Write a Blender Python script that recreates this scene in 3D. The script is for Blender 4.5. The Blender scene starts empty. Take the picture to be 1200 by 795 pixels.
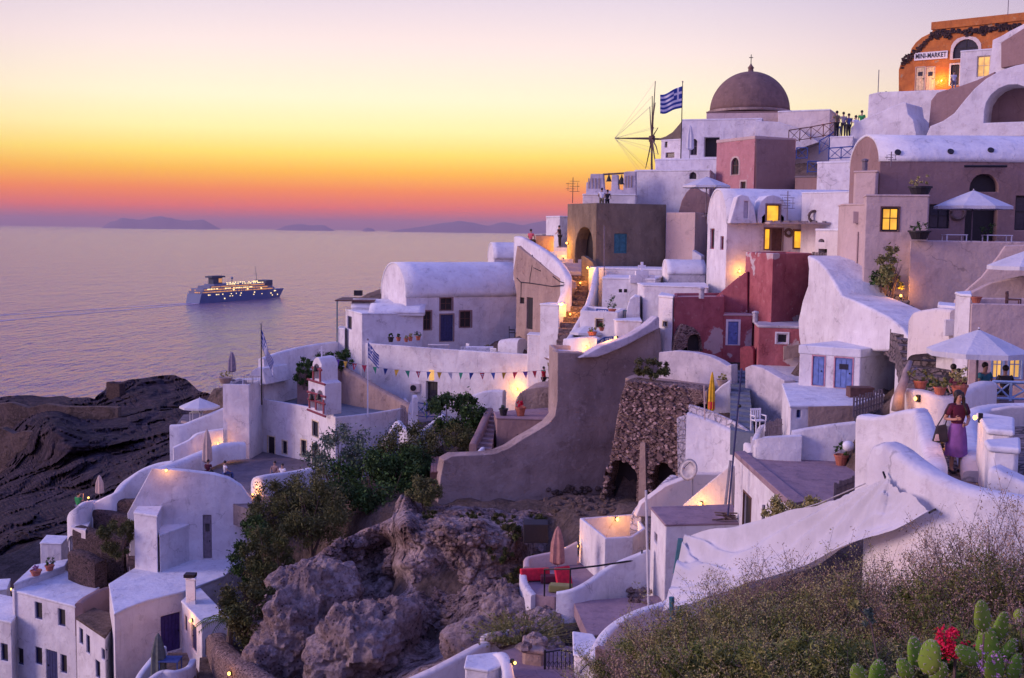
import bpy, bmesh, math, random
import numpy as np
from mathutils import Vector, Matrix, noise
from mathutils.geometry import tessellate_polygon
random.seed(7); RNG = np.random.default_rng(11)
R = math.radians
scene = bpy.context.scene
COL = scene.collection

# ------------------------------------------------------------------ camera
FPX = 1400.0                      # focal length in photo pixels (1200 wide)
cam_d = bpy.data.cameras.new("camera")
cam_d.sensor_width = 36; cam_d.lens = FPX / 1200 * 36
cam_d.clip_start = 0.3; cam_d.clip_end = 400000
cam = bpy.data.objects.new("camera", cam_d); COL.objects.link(cam)
CAMR = Matrix.Rotation(R(90 - 5.18), 3, 'X') @ Matrix.Rotation(R(0.70), 3, 'Z')
cam.matrix_world = CAMR.to_4x4()
scene.camera = cam

# ------------------------------------------------------------------ world and sun
SUN_AZ = R(-5.0)                  # left of the view axis
w = bpy.data.worlds.new("World"); scene.world = w; w.use_nodes = True
nt = w.node_tree; nt.nodes.clear()
N = nt.nodes.new; L = nt.links.new
tc = N('ShaderNodeTexCoord'); sep = N('ShaderNodeSeparateXYZ'); L(tc.outputs['Generated'], sep.inputs[0])
def wmath(op, a, b=None, c=None):
    n = N('ShaderNodeMath'); n.operation = op
    for i, x in enumerate((a, b, c)):
        if x is None: continue
        if isinstance(x, (int, float)): n.inputs[i].default_value = x
        else: L(x, n.inputs[i])
    return n.outputs[0]
def ramp(fac, stops):
    n = N('ShaderNodeValToRGB'); L(fac, n.inputs[0]); e = n.color_ramp.elements
    while len(e) < len(stops): e.new(0.5)
    for i, (p, c) in enumerate(stops):
        e[i].position = p; e[i].color = (*[((x/255)/12.92 if x/255 <= .04045 else ((x/255+.055)/1.055)**2.4) for x in c], 1)
    return n.outputs[0]
def wmix(f, a, b):
    n = N('ShaderNodeMix'); n.data_type = 'RGBA'; L(f, n.inputs[0]); L(a, n.inputs[6]); L(b, n.inputs[7]); return n.outputs[2]
hlen = wmath('SQRT', wmath('ADD', wmath('MULTIPLY', sep.outputs[0], sep.outputs[0]), wmath('MULTIPLY', sep.outputs[1], sep.outputs[1])))
ang = wmath('ARCTAN2', sep.outputs[0], sep.outputs[1])                       # azimuth from the view axis
dang = wmath('ABSOLUTE', wmath('SUBTRACT', ang, SUN_AZ))
zz = sep.outputs[2]
zf = wmath('MULTIPLY', wmath('MAXIMUM', zz, 0.0), 2.0)                       # 0..0.5 -> 0..1
# elevation in rows of the photo: z=0.0075 per 10 px
core = ramp(zf, [(0, (160, 96, 124)), (.014, (206, 100, 104)), (.034, (250, 110, 74)), (.062, (255, 140, 54)), (.092, (255, 188, 54)),
                 (.122, (255, 226, 104)), (.16, (255, 243, 170)), (.21, (255, 244, 208)), (.29, (246, 228, 224)), (.40, (212, 202, 224)), (.6, (146, 146, 210)), (1.0, (116, 124, 208))])
side = ramp(zf, [(0, (138, 104, 136)), (.016, (168, 106, 116)), (.036, (226, 108, 80)), (.058, (255, 128, 50)), (.092, (255, 166, 70)),
                 (.125, (248, 190, 120)), (.18, (238, 200, 164)), (.25, (214, 186, 192)), (.33, (188, 168, 196)), (.42, (160, 150, 200)), (.6, (136, 138, 208)), (1.0, (114, 122, 210))])
anti = ramp(zf, [(0, (140, 112, 165)), (.12, (182, 146, 190)), (.3, (204, 170, 212)), (.6, (166, 156, 216)), (1.0, (114, 126, 216))])
f1 = N('ShaderNodeMapRange'); f1.interpolation_type = 'SMOOTHSTEP'; L(dang, f1.inputs[0]); f1.inputs[1].default_value = 0.16; f1.inputs[2].default_value = 0.66
f2 = N('ShaderNodeMapRange'); f2.interpolation_type = 'SMOOTHSTEP'; L(dang, f2.inputs[0]); f2.inputs[1].default_value = 0.5; f2.inputs[2].default_value = 1.7
skycol = wmix(f2.outputs[0], wmix(f1.outputs[0], core, side), anti)
nis = N('ShaderNodeTexSky'); nis.sky_type = 'NISHITA'; nis.sun_disc = False
nis.sun_elevation = R(1.0); nis.sun_rotation = SUN_AZ; nis.altitude = 100; nis.dust_density = 3
bg1 = N('ShaderNodeBackground'); L(nis.outputs[0], bg1.inputs[0]); bg1.inputs[1].default_value = 0.008
bg2 = N('ShaderNodeBackground'); L(skycol, bg2.inputs[0]); L(wmath('MULTIPLY_ADD', f2.outputs[0], 0.20, 1.12), bg2.inputs[1])
add = N('ShaderNodeAddShader'); L(bg1.outputs[0], add.inputs[0]); L(bg2.outputs[0], add.inputs[1])
wo = N('ShaderNodeOutputWorld'); L(add.outputs[0], wo.inputs[0])
sl = bpy.data.lights.new("sun", 'SUN'); sl.energy = 2.3; sl.angle = R(24); sl.color = (1, .70, .66)
sun = bpy.data.objects.new("sun", sl); COL.objects.link(sun)
sd = Vector((math.sin(R(-96)), math.cos(R(-96)), math.tan(R(16)))); sun.rotation_euler = sd.to_track_quat('Z', 'Y').to_euler()
scene.view_settings.view_transform = 'Standard'; scene.view_settings.look = 'None'
scene.view_settings.exposure = 0.0; scene.view_settings.gamma = 1; scene.view_settings.use_curve_mapping = False
scene.render.engine = 'CYCLES'
scene.cycles.max_bounces = 5; scene.cycles.diffuse_bounces = 2; scene.cycles.glossy_bounces = 2
scene.cycles.volume_bounces = 0; scene.cycles.use_denoising = True
LK = 1.0                          # strength of all the lamps of the village

# ------------------------------------------------------------------ pixels to places
r0 = CAMR.col[0]; r2 = CAMR.col[2]
def ray(u, v):
    return CAMR @ Vector(((float(u) - 600) / FPX, -(float(v) - 397.5) / FPX, -1))
def W(u, v, Y):                    # point seen at (u, v), Y metres ahead
    d = ray(u, v); return d * (float(Y) / d.y)
def G(u, v, z):                    # point seen at (u, v) at height z
    d = ray(u, v); return d * (z / d.z)
def Zat(u, v, Y): return W(u, v, Y).z
def KX(u, Y, z):                   # point in column u, Y metres ahead, at height z
    u = float(u); Y = float(Y); t = (u - 600) / FPX; a = r0 + r2 * t
    return Vector((-(a.y * Y + a.z * z) / a.x, Y, z))

# ------------------------------------------------------------------ object helpers
OFF = {}
def tag(o, label=None, cat=None, group=None, kind=None):
    if label: o['label'] = label
    if cat: o['category'] = cat
    if group: o['group'] = group
    if kind: o['kind'] = kind
    return o
def thing(name, label, cat, loc=(0, 0, 0), group=None):
    o = bpy.data.objects.new(name, None); COL.objects.link(o); o.empty_display_size = .2
    o.location = loc; OFF[o.name] = Vector(loc); return tag(o, label, cat, group)
def copy_tree(o, parent=None):
    c = o.copy(); COL.objects.link(c)
    if parent: c.parent = parent
    for ch in list(o.children): copy_tree(ch, c)
    return c
class MB:
    def __init__(s): s.v = []; s.f = []
    def add(s, vs, fs):
        b = len(s.v); s.v += [tuple(x) for x in vs]; s.f += [tuple(b + i for i in f) for f in fs]; return s
    def box(s, x0, x1, y0, y1, z0, z1):
        return s.add([(x0,y0,z0),(x1,y0,z0),(x1,y1,z0),(x0,y1,z0),(x0,y0,z1),(x1,y0,z1),(x1,y1,z1),(x0,y1,z1)],
                     [(0,3,2,1),(4,5,6,7),(0,1,5,4),(1,2,6,5),(2,3,7,6),(3,0,4,7)])
    def obox(s, c, ax, ay, az):    # centre and three half axes
        c, ax, ay, az = map(Vector, (c, ax, ay, az))
        P = [c - ax - ay - az, c + ax - ay - az, c + ax + ay - az, c - ax + ay - az, c - ax - ay + az, c + ax - ay + az, c + ax + ay + az, c - ax + ay + az]
        return s.add(P, [(0,3,2,1),(4,5,6,7),(0,1,5,4),(1,2,6,5),(2,3,7,6),(3,0,4,7)])
    def prism(s, pts, z0, z1):     # xy polygon between two heights
        n = len(pts); V = [(p[0], p[1], z0) for p in pts] + [(p[0], p[1], z1) for p in pts]
        return s.add(V, [tuple(range(n)), tuple(range(2*n-1, n-1, -1))] + [(i, (i+1) % n, n+(i+1) % n, n+i) for i in range(n)])
    def tube(s, pts, r, n=6, r1=None):
        pts = [Vector(p) for p in pts]; m = len(pts); rr = [r + ((r1 if r1 is not None else r) - r) * i / max(1, m-1) for i in range(m)]
        V = []; Fc = []
        for i, p in enumerate(pts):
            t = (pts[min(i+1, m-1)] - pts[max(i-1, 0)]).normalized()
            a = t.cross(Vector((0, 0, 1)))
            if a.length < 1e-3: a = Vector((1, 0, 0))
            a.normalize(); b = t.cross(a)
            for k in range(n):
                q = 2*math.pi*k/n; V.append(p + (a*math.cos(q) + b*math.sin(q)) * rr[i])
        for i in range(m-1):
            for k in range(n): Fc.append((i*n+k, i*n+(k+1) % n, (i+1)*n+(k+1) % n, (i+1)*n+k))
        Fc += [tuple(range(n-1, -1, -1)), tuple(range((m-1)*n, m*n))]
        return s.add(V, Fc)
    def lathe(s, c, prof, n=12):   # (radius, height) pairs
        V = []; Fc = []; m = len(prof)
        for r_, z_ in prof:
            for k in range(n):
                q = 2*math.pi*k/n; V.append((c[0]+r_*math.cos(q), c[1]+r_*math.sin(q), c[2]+z_))
        for i in range(m-1):
            for k in range(n): Fc.append((i*n+k, i*n+(k+1) % n, (i+1)*n+(k+1) % n, (i+1)*n+k))
        Fc += [tuple(range(n-1, -1, -1)), tuple(range((m-1)*n, m*n))]
        return s.add(V, Fc)
    def build(s, name, mat, parent=None, smooth=False, bev=0, seg=2, merge=True):
        me = bpy.data.meshes.new(name); o = bpy.data.objects.new(name, me); COL.objects.link(o)
        off = Vector((0, 0, 0))
        if parent is not None: off = OFF.get(parent.name, off); o.parent = parent
        OFF[o.name] = off
        me.from_pydata([(v[0]-off.x, v[1]-off.y, v[2]-off.z) for v in s.v], [], s.f)
        bm = bmesh.new(); bm.from_mesh(me)
        if merge: bmesh.ops.remove_doubles(bm, verts=bm.verts, dist=2e-4)
        bmesh.ops.recalc_face_normals(bm, faces=bm.faces); bm.to_mesh(me); bm.free()
        me.materials.append(MAT[mat] if isinstance(mat, str) else mat)
        if smooth: me.polygons.foreach_set('use_smooth', [True]*len(me.polygons))
        if bev:
            m = o.modifiers.new('soft_edge', 'BEVEL'); m.width = bev; m.segments = seg; m.limit_method = 'ANGLE'; m.angle_limit = R(38)
            m.use_clamp_overlap = True; m.harden_normals = True
            me.polygons.foreach_set('use_smooth', [True]*len(me.polygons)); 
            try: me.set_sharp_from_angle(angle=R(50))
            except Exception: pass
        return o
def ball(c, r, sz=1, n=10, m=6):
    b = MB(); prof = []
    for i in range(m+1):
        q = math.pi*i/m - math.pi/2; prof.append((max(.002, r*math.cos(q)), r*sz*math.sin(q)))
    return b.lathe(c, prof, n)

# ------------------------------------------------------------------ materials
MAT = {}
def nmat(name):
    m = bpy.data.materials.new(name); m.use_nodes = True; MAT[name] = m
    return m, m.node_tree, m.node_tree.nodes['Principled BSDF']
def tex(nt, kind, scale, **kw):
    n = nt.nodes.new(kind); n.inputs['Scale'].default_value = scale
    for k, v_ in kw.items():
        if k in n.inputs: n.inputs[k].default_value = v_
        else: setattr(n, k, v_)
    return n
def coords(nt, node, sc=None):
    t = nt.nodes.new('ShaderNodeTexCoord')
    if sc:
        mp = nt.nodes.new('ShaderNodeMapping'); mp.inputs['Scale'].default_value = sc
        nt.links.new(t.outputs['Object'], mp.inputs[0]); nt.links.new(mp.outputs[0], node.inputs['Vector'])
    else: nt.links.new(t.outputs['Object'], node.inputs['Vector'])
def mixc(nt, f, a, b, blend='MIX'):
    n = nt.nodes.new('ShaderNodeMix'); n.data_type = 'RGBA'; n.blend_type = blend
    for i, x in ((0, f), (6, a), (7, b)):
        if isinstance(x, (int, float)): n.inputs[i].default_value = x
        elif isinstance(x, tuple): n.inputs[i].default_value = (*x, 1)
        else: nt.links.new(x, n.inputs[i])
    return n.outputs[2]
def mr(nt, x, a, b, c=0., d=1.):
    n = nt.nodes.new('ShaderNodeMapRange'); nt.links.new(x, n.inputs[0])
    for i, q in zip((1, 2, 3, 4), (a, b, c, d)): n.inputs[i].default_value = q
    return n.outputs[0]
def bump(nt, bs, h, strength, dist=.05, prev=None):
    n = nt.nodes.new('ShaderNodeBump'); n.inputs['Strength'].default_value = strength; n.inputs['Distance'].default_value = dist
    nt.links.new(h, n.inputs['Height'])
    if prev: nt.links.new(prev, n.inputs['Normal'])
    nt.links.new(n.outputs[0], bs.inputs['Normal']); return n.outputs[0]
def plaster(name, c1, c2, c3=None, s=.5, amt=.6, rough=.9, bmp=.5, peel=None, sc=None):
    m, nt, b = nmat(name); b.inputs['Roughness'].default_value = rough; b.inputs['Specular IOR Level'].default_value = .2
    a = tex(nt, 'ShaderNodeTexNoise', s, Detail=8, Roughness=.62); coords(nt, a, sc)
    col = mixc(nt, mr(nt, a.outputs[0], .35, .68, 0, amt), c1, c2)
    st = tex(nt, 'ShaderNodeTexNoise', 2.2, Detail=6, Roughness=.6); coords(nt, st, (1.6, 1.6, .28))     # runs of rain dirt
    col = mixc(nt, mr(nt, st.outputs[0], .56, .76, 0, .42), col, tuple(x*.62 for x in c2))
    if c3:
        c = tex(nt, 'ShaderNodeTexNoise', 3.1, Detail=10, Roughness=.7); coords(nt, c)
        col = mixc(nt, mr(nt, c.outputs[0], .58, .66, 0, .6), col, c3)
    if peel:
        p = tex(nt, 'ShaderNodeTexNoise', peel[1], Detail=5, Roughness=.55); coords(nt, p)
        col = mixc(nt, mr(nt, p.outputs[0], peel[2], peel[2]+.015), col, peel[0])
    wz = tex(nt, 'ShaderNodeTexNoise', 1.7, Detail=5); coords(nt, wz); ad = nt.nodes.new('ShaderNodeVectorMath'); ad.operation = 'MULTIPLY_ADD'; ad.inputs[1].default_value = (.8, .8, .8)
    tcn = nt.nodes.new('ShaderNodeTexCoord'); nt.links.new(wz.outputs['Color'], ad.inputs[0]); nt.links.new(tcn.outputs['Object'], ad.inputs[2])
    vc = tex(nt, 'ShaderNodeTexVoronoi', .55, feature='DISTANCE_TO_EDGE'); nt.links.new(ad.outputs[0], vc.inputs['Vector'])
    mk = nt.nodes.new('ShaderNodeMath'); mk.operation = 'MULTIPLY'; nt.links.new(mr(nt, vc.outputs[0], .004, .016, 1, 0), mk.inputs[0]); nt.links.new(mr(nt, a.outputs[0], .50, .60, 0, .5), mk.inputs[1])
    col = mixc(nt, mk.outputs[0], col, tuple(x*.42 for x in c2))
    pt = tex(nt, 'ShaderNodeTexNoise', .9, Detail=4, Roughness=.5, Distortion=1.2); coords(nt, pt); col = mixc(nt, mr(nt, pt.outputs[0], .60, .625, 0, .32), col, tuple(min(.86, x*1.12) for x in c1))   # fresh coats
    pt2 = tex(nt, 'ShaderNodeTexNoise', 1.4, Detail=6, Roughness=.6); coords(nt, pt2); col = mixc(nt, mr(nt, pt2.outputs[0], .62, .68, 0, .35), col, tuple(x*.7 for x in c2))
    nt.links.new(col, b.inputs['Base Color'])
    f = tex(nt, 'ShaderNodeTexNoise', 7, Detail=8, Roughness=.7); coords(nt, f)
    g = tex(nt, 'ShaderNodeTexNoise', 1.3, Detail=3); coords(nt, g)
    p1 = bump(nt, b, g.outputs[0], bmp*.7, .25); bump(nt, b, f.outputs[0], bmp, .05, p1)
    return m
def plain(name, c, rough=.7, metal=0, var=.25, s=6):
    m, nt, b = nmat(name); b.inputs['Roughness'].default_value = rough; b.inputs['Metallic'].default_value = metal
    a = tex(nt, 'ShaderNodeTexNoise', s, Detail=4); coords(nt, a)
    nt.links.new(mixc(nt, mr(nt, a.outputs[0], .3, .7), tuple(x*(1-var) for x in c), tuple(min(1, x*(1+var)) for x in c)), b.inputs['Base Color'])
    return m
def glow(name, c, e):
    m, nt, b = nmat(name); b.inputs['Base Color'].default_value = (.3, .2, .1, 1)
    a = tex(nt, 'ShaderNodeTexNoise', 1.6, Detail=2); coords(nt, a)
    nt.links.new(mixc(nt, mr(nt, a.outputs[0], .4, .62), tuple(x*.62 for x in c), c), b.inputs['Emission Color']); b.inputs['Emission Strength'].default_value = e
def masonry(name, stone1, stone2, mortar, s, edge=.08, bmp=1., sc=(1, 1, 1.3), rough=.95):
    m, nt, b = nmat(name); b.inputs['Roughness'].default_value = rough; b.inputs['Specular IOR Level'].default_value = .15
    wz = tex(nt, 'ShaderNodeTexNoise', 2.0, Detail=4); coords(nt, wz)
    t = nt.nodes.new('ShaderNodeTexCoord'); mp = nt.nodes.new('ShaderNodeMapping'); mp.inputs['Scale'].default_value = sc
    ad = nt.nodes.new('ShaderNodeVectorMath'); ad.operation = 'MULTIPLY_ADD'; ad.inputs[1].default_value = (.5, .5, .5)
    nt.links.new(t.outputs['Object'], mp.inputs[0]); nt.links.new(wz.outputs['Color'], ad.inputs[0]); nt.links.new(mp.outputs[0], ad.inputs[2])
    v1 = tex(nt, 'ShaderNodeTexVoronoi', s); nt.links.new(ad.outputs[0], v1.inputs['Vector'])
    v2 = tex(nt, 'ShaderNodeTexVoronoi', s, feature='DISTANCE_TO_EDGE'); nt.links.new(ad.outputs[0], v2.inputs['Vector'])
    sepc = nt.nodes.new('ShaderNodeSeparateColor'); nt.links.new(v1.outputs['Color'], sepc.inputs[0])
    col = mixc(nt, sepc.outputs[0], stone1, stone2)
    n1 = tex(nt, 'ShaderNodeTexNoise', s*3, Detail=5); coords(nt, n1)
    col = mixc(nt, mr(nt, n1.outputs[0], .3, .7, 0, .45), col, tuple(x*.5 for x in stone1))
    e = mr(nt, v2.outputs[0], edge*.4, edge)
    nt.links.new(mixc(nt, e, mortar, col), b.inputs['Base Color'])
    h = nt.nodes.new('ShaderNodeMath'); h.operation = 'MULTIPLY_ADD'; nt.links.new(e, h.inputs[0]); h.inputs[1].default_value = 1; nt.links.new(n1.outputs[0], h.inputs[2])
    bump(nt, b, h.outputs[0], bmp, .08)
plaster('white', (.81, .78, .80), (.58, .53, .56), (.56, .49, .51), s=.8, amt=.8)
plaster('white_roof', (.80, .79, .83), (.64, .61, .65), (.54, .50, .54), s=.8, amt=.8)
plaster('cream', (.78, .70, .66), (.64, .54, .52), (.50, .42, .42), amt=.6)
plaster('pale_pink', (.60, .46, .43), (.48, .36, .34), (.42, .33, .33), amt=.6)
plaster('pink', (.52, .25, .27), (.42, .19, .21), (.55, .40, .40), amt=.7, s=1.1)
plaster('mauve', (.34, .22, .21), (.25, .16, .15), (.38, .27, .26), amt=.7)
plaster('red', (.48, .155, .17), (.31, .08, .095), (.54, .29, .28), amt=.9, s=1.2, peel=((.58, .48, .48), .40, .585))
plaster('brown', (.50, .38, .34), (.22, .155, .14), (.52, .42, .39), amt=1., s=.32, bmp=.9)
plaster('tan', (.46, .33, .27), (.30, .21, .19), (.22, .15, .14), amt=.8, s=.8, bmp=.8, sc=(1.4, 1.4, .5))
plaster('cement', (.24, .19, .145), (.13, .105, .085), (.30, .24, .19), amt=.9, s=.8, bmp=.7, sc=(1.5, 1.5, .6))
plaster('dome_rock', (.25, .16, .14), (.17, .11, .10), (.31, .21, .19), amt=.8, s=1.5)
plaster('stained', (.66, .60, .64), (.40, .36, .41), (.30, .26, .30), amt=1.0, s=.9)
plaster('orange', (.60, .21, .06), (.42, .14, .05), (.60, .36, .18), amt=1., s=1.3, peel=((.42, .26, .16), 1.0, .63))
plaster('floor_pink', (.36, .25, .28), (.26, .18, .21), (.20, .14, .16), amt=.8, s=1.5)
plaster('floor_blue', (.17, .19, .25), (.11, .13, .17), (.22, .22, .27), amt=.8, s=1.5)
plaster('floor_grey', (.22, .18, .20), (.14, .115, .13), (.28, .23, .24), amt=.8, s=1.5)
masonry('rubble', (.09, .055, .055), (.34, .22, .19), (.36, .25, .22), 4.4, .16, 1., sc=(1, 1, 1.7))
masonry('dark_rubble', (.05, .035, .035), (.17, .11, .10), (.15, .10, .10), 4.2, .12, 1., sc=(1, 1, 1.8))
masonry('cobble', (.20, .16, .17), (.30, .23, .23), (.08, .065, .07), 3.2, .10, .9)
masonry('stair_stone', (.17, .12, .13), (.26, .19, .19), (.12, .09, .10), 2.5, .07, .9)
masonry('whitewashed_rubble', (.62, .56, .60), (.78, .72, .76), (.50, .44, .48), 2.6, .10, 1.)
def rockmat(name, c1, c2, c3, s=.35, grit=.6, lines=.5):
    m, nt, b = nmat(name); b.inputs['Roughness'].default_value = .95; b.inputs['Specular IOR Level'].default_value = .15
    a = tex(nt, 'ShaderNodeTexNoise', s, Detail=10, Roughness=.65, Distortion=.6); coords(nt, a)
    d = tex(nt, 'ShaderNodeTexNoise', s*7, Detail=8, Roughness=.7); coords(nt, d)
    v1 = tex(nt, 'ShaderNodeTexVoronoi', 2.4); coords(nt, v1); v3 = tex(nt, 'ShaderNodeTexVoronoi', 6.); coords(nt, v3)
    col = mixc(nt, mr(nt, a.outputs[0], .42, .58), c1, c2)
    col = mixc(nt, mr(nt, d.outputs[0], .45, .65, 0, .75), col, c3)
    k = nt.nodes.new('ShaderNodeMath'); k.operation = 'MULTIPLY'
    nt.links.new(mr(nt, v3.outputs[0], .18, .34, 1, 0), k.inputs[0]); nt.links.new(mr(nt, a.outputs[0], .5, .56), k.inputs[1])
    vk = tex(nt, 'ShaderNodeTexVoronoi', 1.1, feature='DISTANCE_TO_EDGE'); nt.links.new(d.outputs['Color'], vk.inputs['Vector']); vz = tex(nt, 'ShaderNodeTexVoronoi', s*2.6, feature='DISTANCE_TO_EDGE'); coords(nt, vz, (1, 1, 1.5)); kz = nt.nodes.new('ShaderNodeMath'); kz.operation = 'MULTIPLY'; nt.links.new(mr(nt, vz.outputs[0], .01, .05, lines, 0), kz.inputs[0]); nt.links.new(mr(nt, a.outputs[0], .45, .55), kz.inputs[1]); col = mixc(nt, kz.outputs[0], col, tuple(x*.45 for x in c3))
    col = mixc(nt, k.outputs[0], col, tuple(x*.35 for x in c3))
    nt.links.new(col, b.inputs['Base Color'])
    p1 = bump(nt, b, a.outputs[0], .9, .9); p2 = bump(nt, b, d.outputs[0], grit, .25, p1); bump(nt, b, v1.outputs[0], .35, .15, p2)
rockmat('cliff_rock', (.66, .50, .47), (.30, .20, .19), (.09, .058, .054), s=.5, grit=1.)
rockmat('pale_rock', (.62, .48, .47), (.36, .26, .26), (.20, .14, .14), s=.7, grit=1., lines=0.)
rockmat('dark_rock', (.032, .022, .032), (.016, .011, .018), (.10, .07, .085), s=.13); rockmat('hazed_rock', (.30, .22, .28), (.24, .18, .24), (.26, .2, .25), s=.01)  # island rock is paled towards mauve, distance haze mixed into its colour
rockmat('earth', (.19, .13, .11), (.10, .07, .058), (.25, .18, .15), s=.5)
plain('stone_a', (.16, .10, .095), .95, 0, .5, 3); plain('stone_b', (.40, .28, .25), .95, 0, .5, 3)
plain('blue_paint', (.13, .20, .48), .6); plain('navy', (.03, .035, .13), .5); plain('purple_door', (.05, .03, .16), .5)
plain('teal', (.03, .14, .19), .6); plain('blue_rail', (.03, .07, .28), .5); plain('pale_blue', (.28, .38, .58), .6)
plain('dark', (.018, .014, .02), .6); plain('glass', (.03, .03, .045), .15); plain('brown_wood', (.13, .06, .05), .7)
plain('grey_wood', (.20, .16, .19), .8); plain('deck_wood', (.30, .15, .13), .7); plain('iron', (.02, .018, .022), .5, .5)
plain('metal_grey', (.30, .28, .32), .5, .3); plain('pink_trim', (.50, .24, .30), .8); plain('cream_trim', (.66, .54, .36), .8)
plain('red_trim', (.26, .05, .07), .8); plain('bell_bronze', (.05, .045, .035), .5, .6); plain('terracotta', (.42, .13, .08), .8)
plain('white_paint', (.80, .78, .82), .5, 0, .06); plain('canvas', (.76, .74, .80), .85, 0, .06, 2); plain('beige_canvas', (.55, .42, .36), .9, 0, .1)
plain('tarp', (.80, .77, .84), .75, 0, .05, 1); plain('rose_canvas', (.42, .20, .17), .9); plain('green_canvas', (.12, .13, .12), .9)
plain('grey_canvas', (.25, .20, .26), .9); plain('red_cloth', (.62, .02, .05), .9); plain('yellow_cloth', (.75, .42, .02), .9)
plain('skin', (.42, .24, .18), .6, 0, .08); plain('dark_skin', (.28, .16, .12), .6, 0, .08); plain('hair', (.022, .014, .012), .6); plain('maroon', (.10, .012, .035), .9); plain('violet_cloth', (.19, .08, .30), .9)
plain('white_cloth', (.74, .72, .78), .9); plain('black_cloth', (.03, .026, .035), .9); plain('green_cloth', (.03, .30, .08), .9); plain('blue_cloth', (.06, .09, .25), .9)
plain('khaki', (.20, .16, .10), .9); plain('pink_cloth', (.65, .12, .16), .9); plain('grey_cloth', (.22, .2, .25), .9); plain('teal_cloth', (.05, .22, .28), .9)
plain('flag_blue', (.025, .06, .30), .8); plain('flag_white', (.72, .70, .76), .8, 0, .05)
plain('bunt_red', (.60, .05, .09), .8); plain('bunt_green', (.02, .22, .14), .8); plain('bunt_yellow', (.70, .42, .05), .8); plain('bunt_purple', (.13, .05, .30), .8)
plain('bark', (.15, .10, .09), .9); plain('dead_wood', (.33, .24, .22), .9); plain('rope', (.5, .46, .5), .8)
glow('lit_glass', (1.0, .47, .02), 1.35); glow('lit_soft', (1.0, .52, .12), 1.1); glow('bulb', (1.0, .56, .12), 5.); glow('ship_light', (1.0, .72, .34), 2.3); glow('ship_glow', (1., .40, .10), .75)
def leafmat(name, c1, c2, c3=None, tr=.0):
    m, nt, b = nmat(name); b.inputs['Roughness'].default_value = .7; b.inputs['Specular IOR Level'].default_value = .2
    g = nt.nodes.new('ShaderNodeNewGeometry'); a = tex(nt, 'ShaderNodeTexNoise', 1.1, Detail=4); coords(nt, a)
    col = mixc(nt, g.outputs['Random Per Island'], c1, c2)
    if c3: col = mixc(nt, mr(nt, a.outputs[0], .42, .62, 0, .8), col, c3)
    nt.links.new(col, b.inputs['Base Color'])
leafmat('dark_leaf', (.02, .055, .015), (.09, .17, .04), (.03, .05, .018))
leafmat('olive_leaf', (.08, .12, .09), (.19, .23, .16), (.10, .13, .08))
leafmat('dry_leaf', (.28, .25, .09), (.54, .45, .20), (.24, .25, .08))
leafmat('pink_dry', (.32, .19, .15), (.50, .34, .24), (.26, .21, .11))
leafmat('grass_leaf', (.15, .17, .05), (.34, .31, .12), (.20, .17, .07))
leafmat('brown_brush', (.09, .10, .022), (.27, .26, .07), (.11, .17, .035))
leafmat('slope_brush', (.055, .055, .02), (.15, .135, .05), (.08, .10, .03)); leafmat('slope_grass', (.08, .095, .03), (.22, .20, .08), (.11, .12, .04))
leafmat('red_flower', (.60, .01, .05), (.85, .03, .10)); leafmat('lilac_flower', (.45, .20, .42), (.65, .35, .5))
leafmat('cactus_skin', (.11, .24, .025), (.20, .34, .04), (.30, .27, .05))
def cloth(name, c, tr=.12):
    m, nt, b = nmat(name); b.inputs['Roughness'].default_value = .9; b.inputs['Specular IOR Level'].default_value = .1
    a = tex(nt, 'ShaderNodeTexNoise', 1.5, Detail=5); coords(nt, a); cc = mixc(nt, mr(nt, a.outputs[0], .35, .7), c, tuple(x*.86 for x in c)); nt.links.new(cc, b.inputs['Base Color'])
    t = nt.nodes.new('ShaderNodeBsdfTranslucent'); nt.links.new(cc, t.inputs[0]); mx = nt.nodes.new('ShaderNodeMixShader'); mx.inputs[0].default_value = tr
    o = nt.nodes['Material Output']; nt.links.new(b.outputs[0], mx.inputs[1]); nt.links.new(t.outputs[0], mx.inputs[2]); nt.links.new(mx.outputs[0], o.inputs[0])
    wv = tex(nt, 'ShaderNodeTexNoise', 5., Detail=3, Distortion=1.); coords(nt, wv, (1, 1, .5)); bump(nt, b, wv.outputs[0], .5, .06)
cloth('canvas', (.76, .74, .78)); cloth('tarp', (.70, .68, .74), .12)
def sea_material():
    m, nt, b = nmat('sea'); b.inputs['Base Color'].default_value = (.24, .15, .25, 1); b.inputs['Roughness'].default_value = .15
    b.inputs['IOR'].default_value = 1.5
    n1 = tex(nt, 'ShaderNodeTexNoise', .11, Detail=4, Roughness=.6); coords(nt, n1, (1, .34, 1))
    n2 = tex(nt, 'ShaderNodeTexNoise', .02, Detail=5, Roughness=.6); coords(nt, n2, (1, .34, 1))
    ad = nt.nodes.new('ShaderNodeMath'); ad.operation = 'MULTIPLY_ADD'; nt.links.new(n2.outputs[0], ad.inputs[0]); ad.inputs[1].default_value = 2.0; nt.links.new(n1.outputs[0], ad.inputs[2])
    bump(nt, b, ad.outputs[0], 1., 9.)
sea_material()
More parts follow.
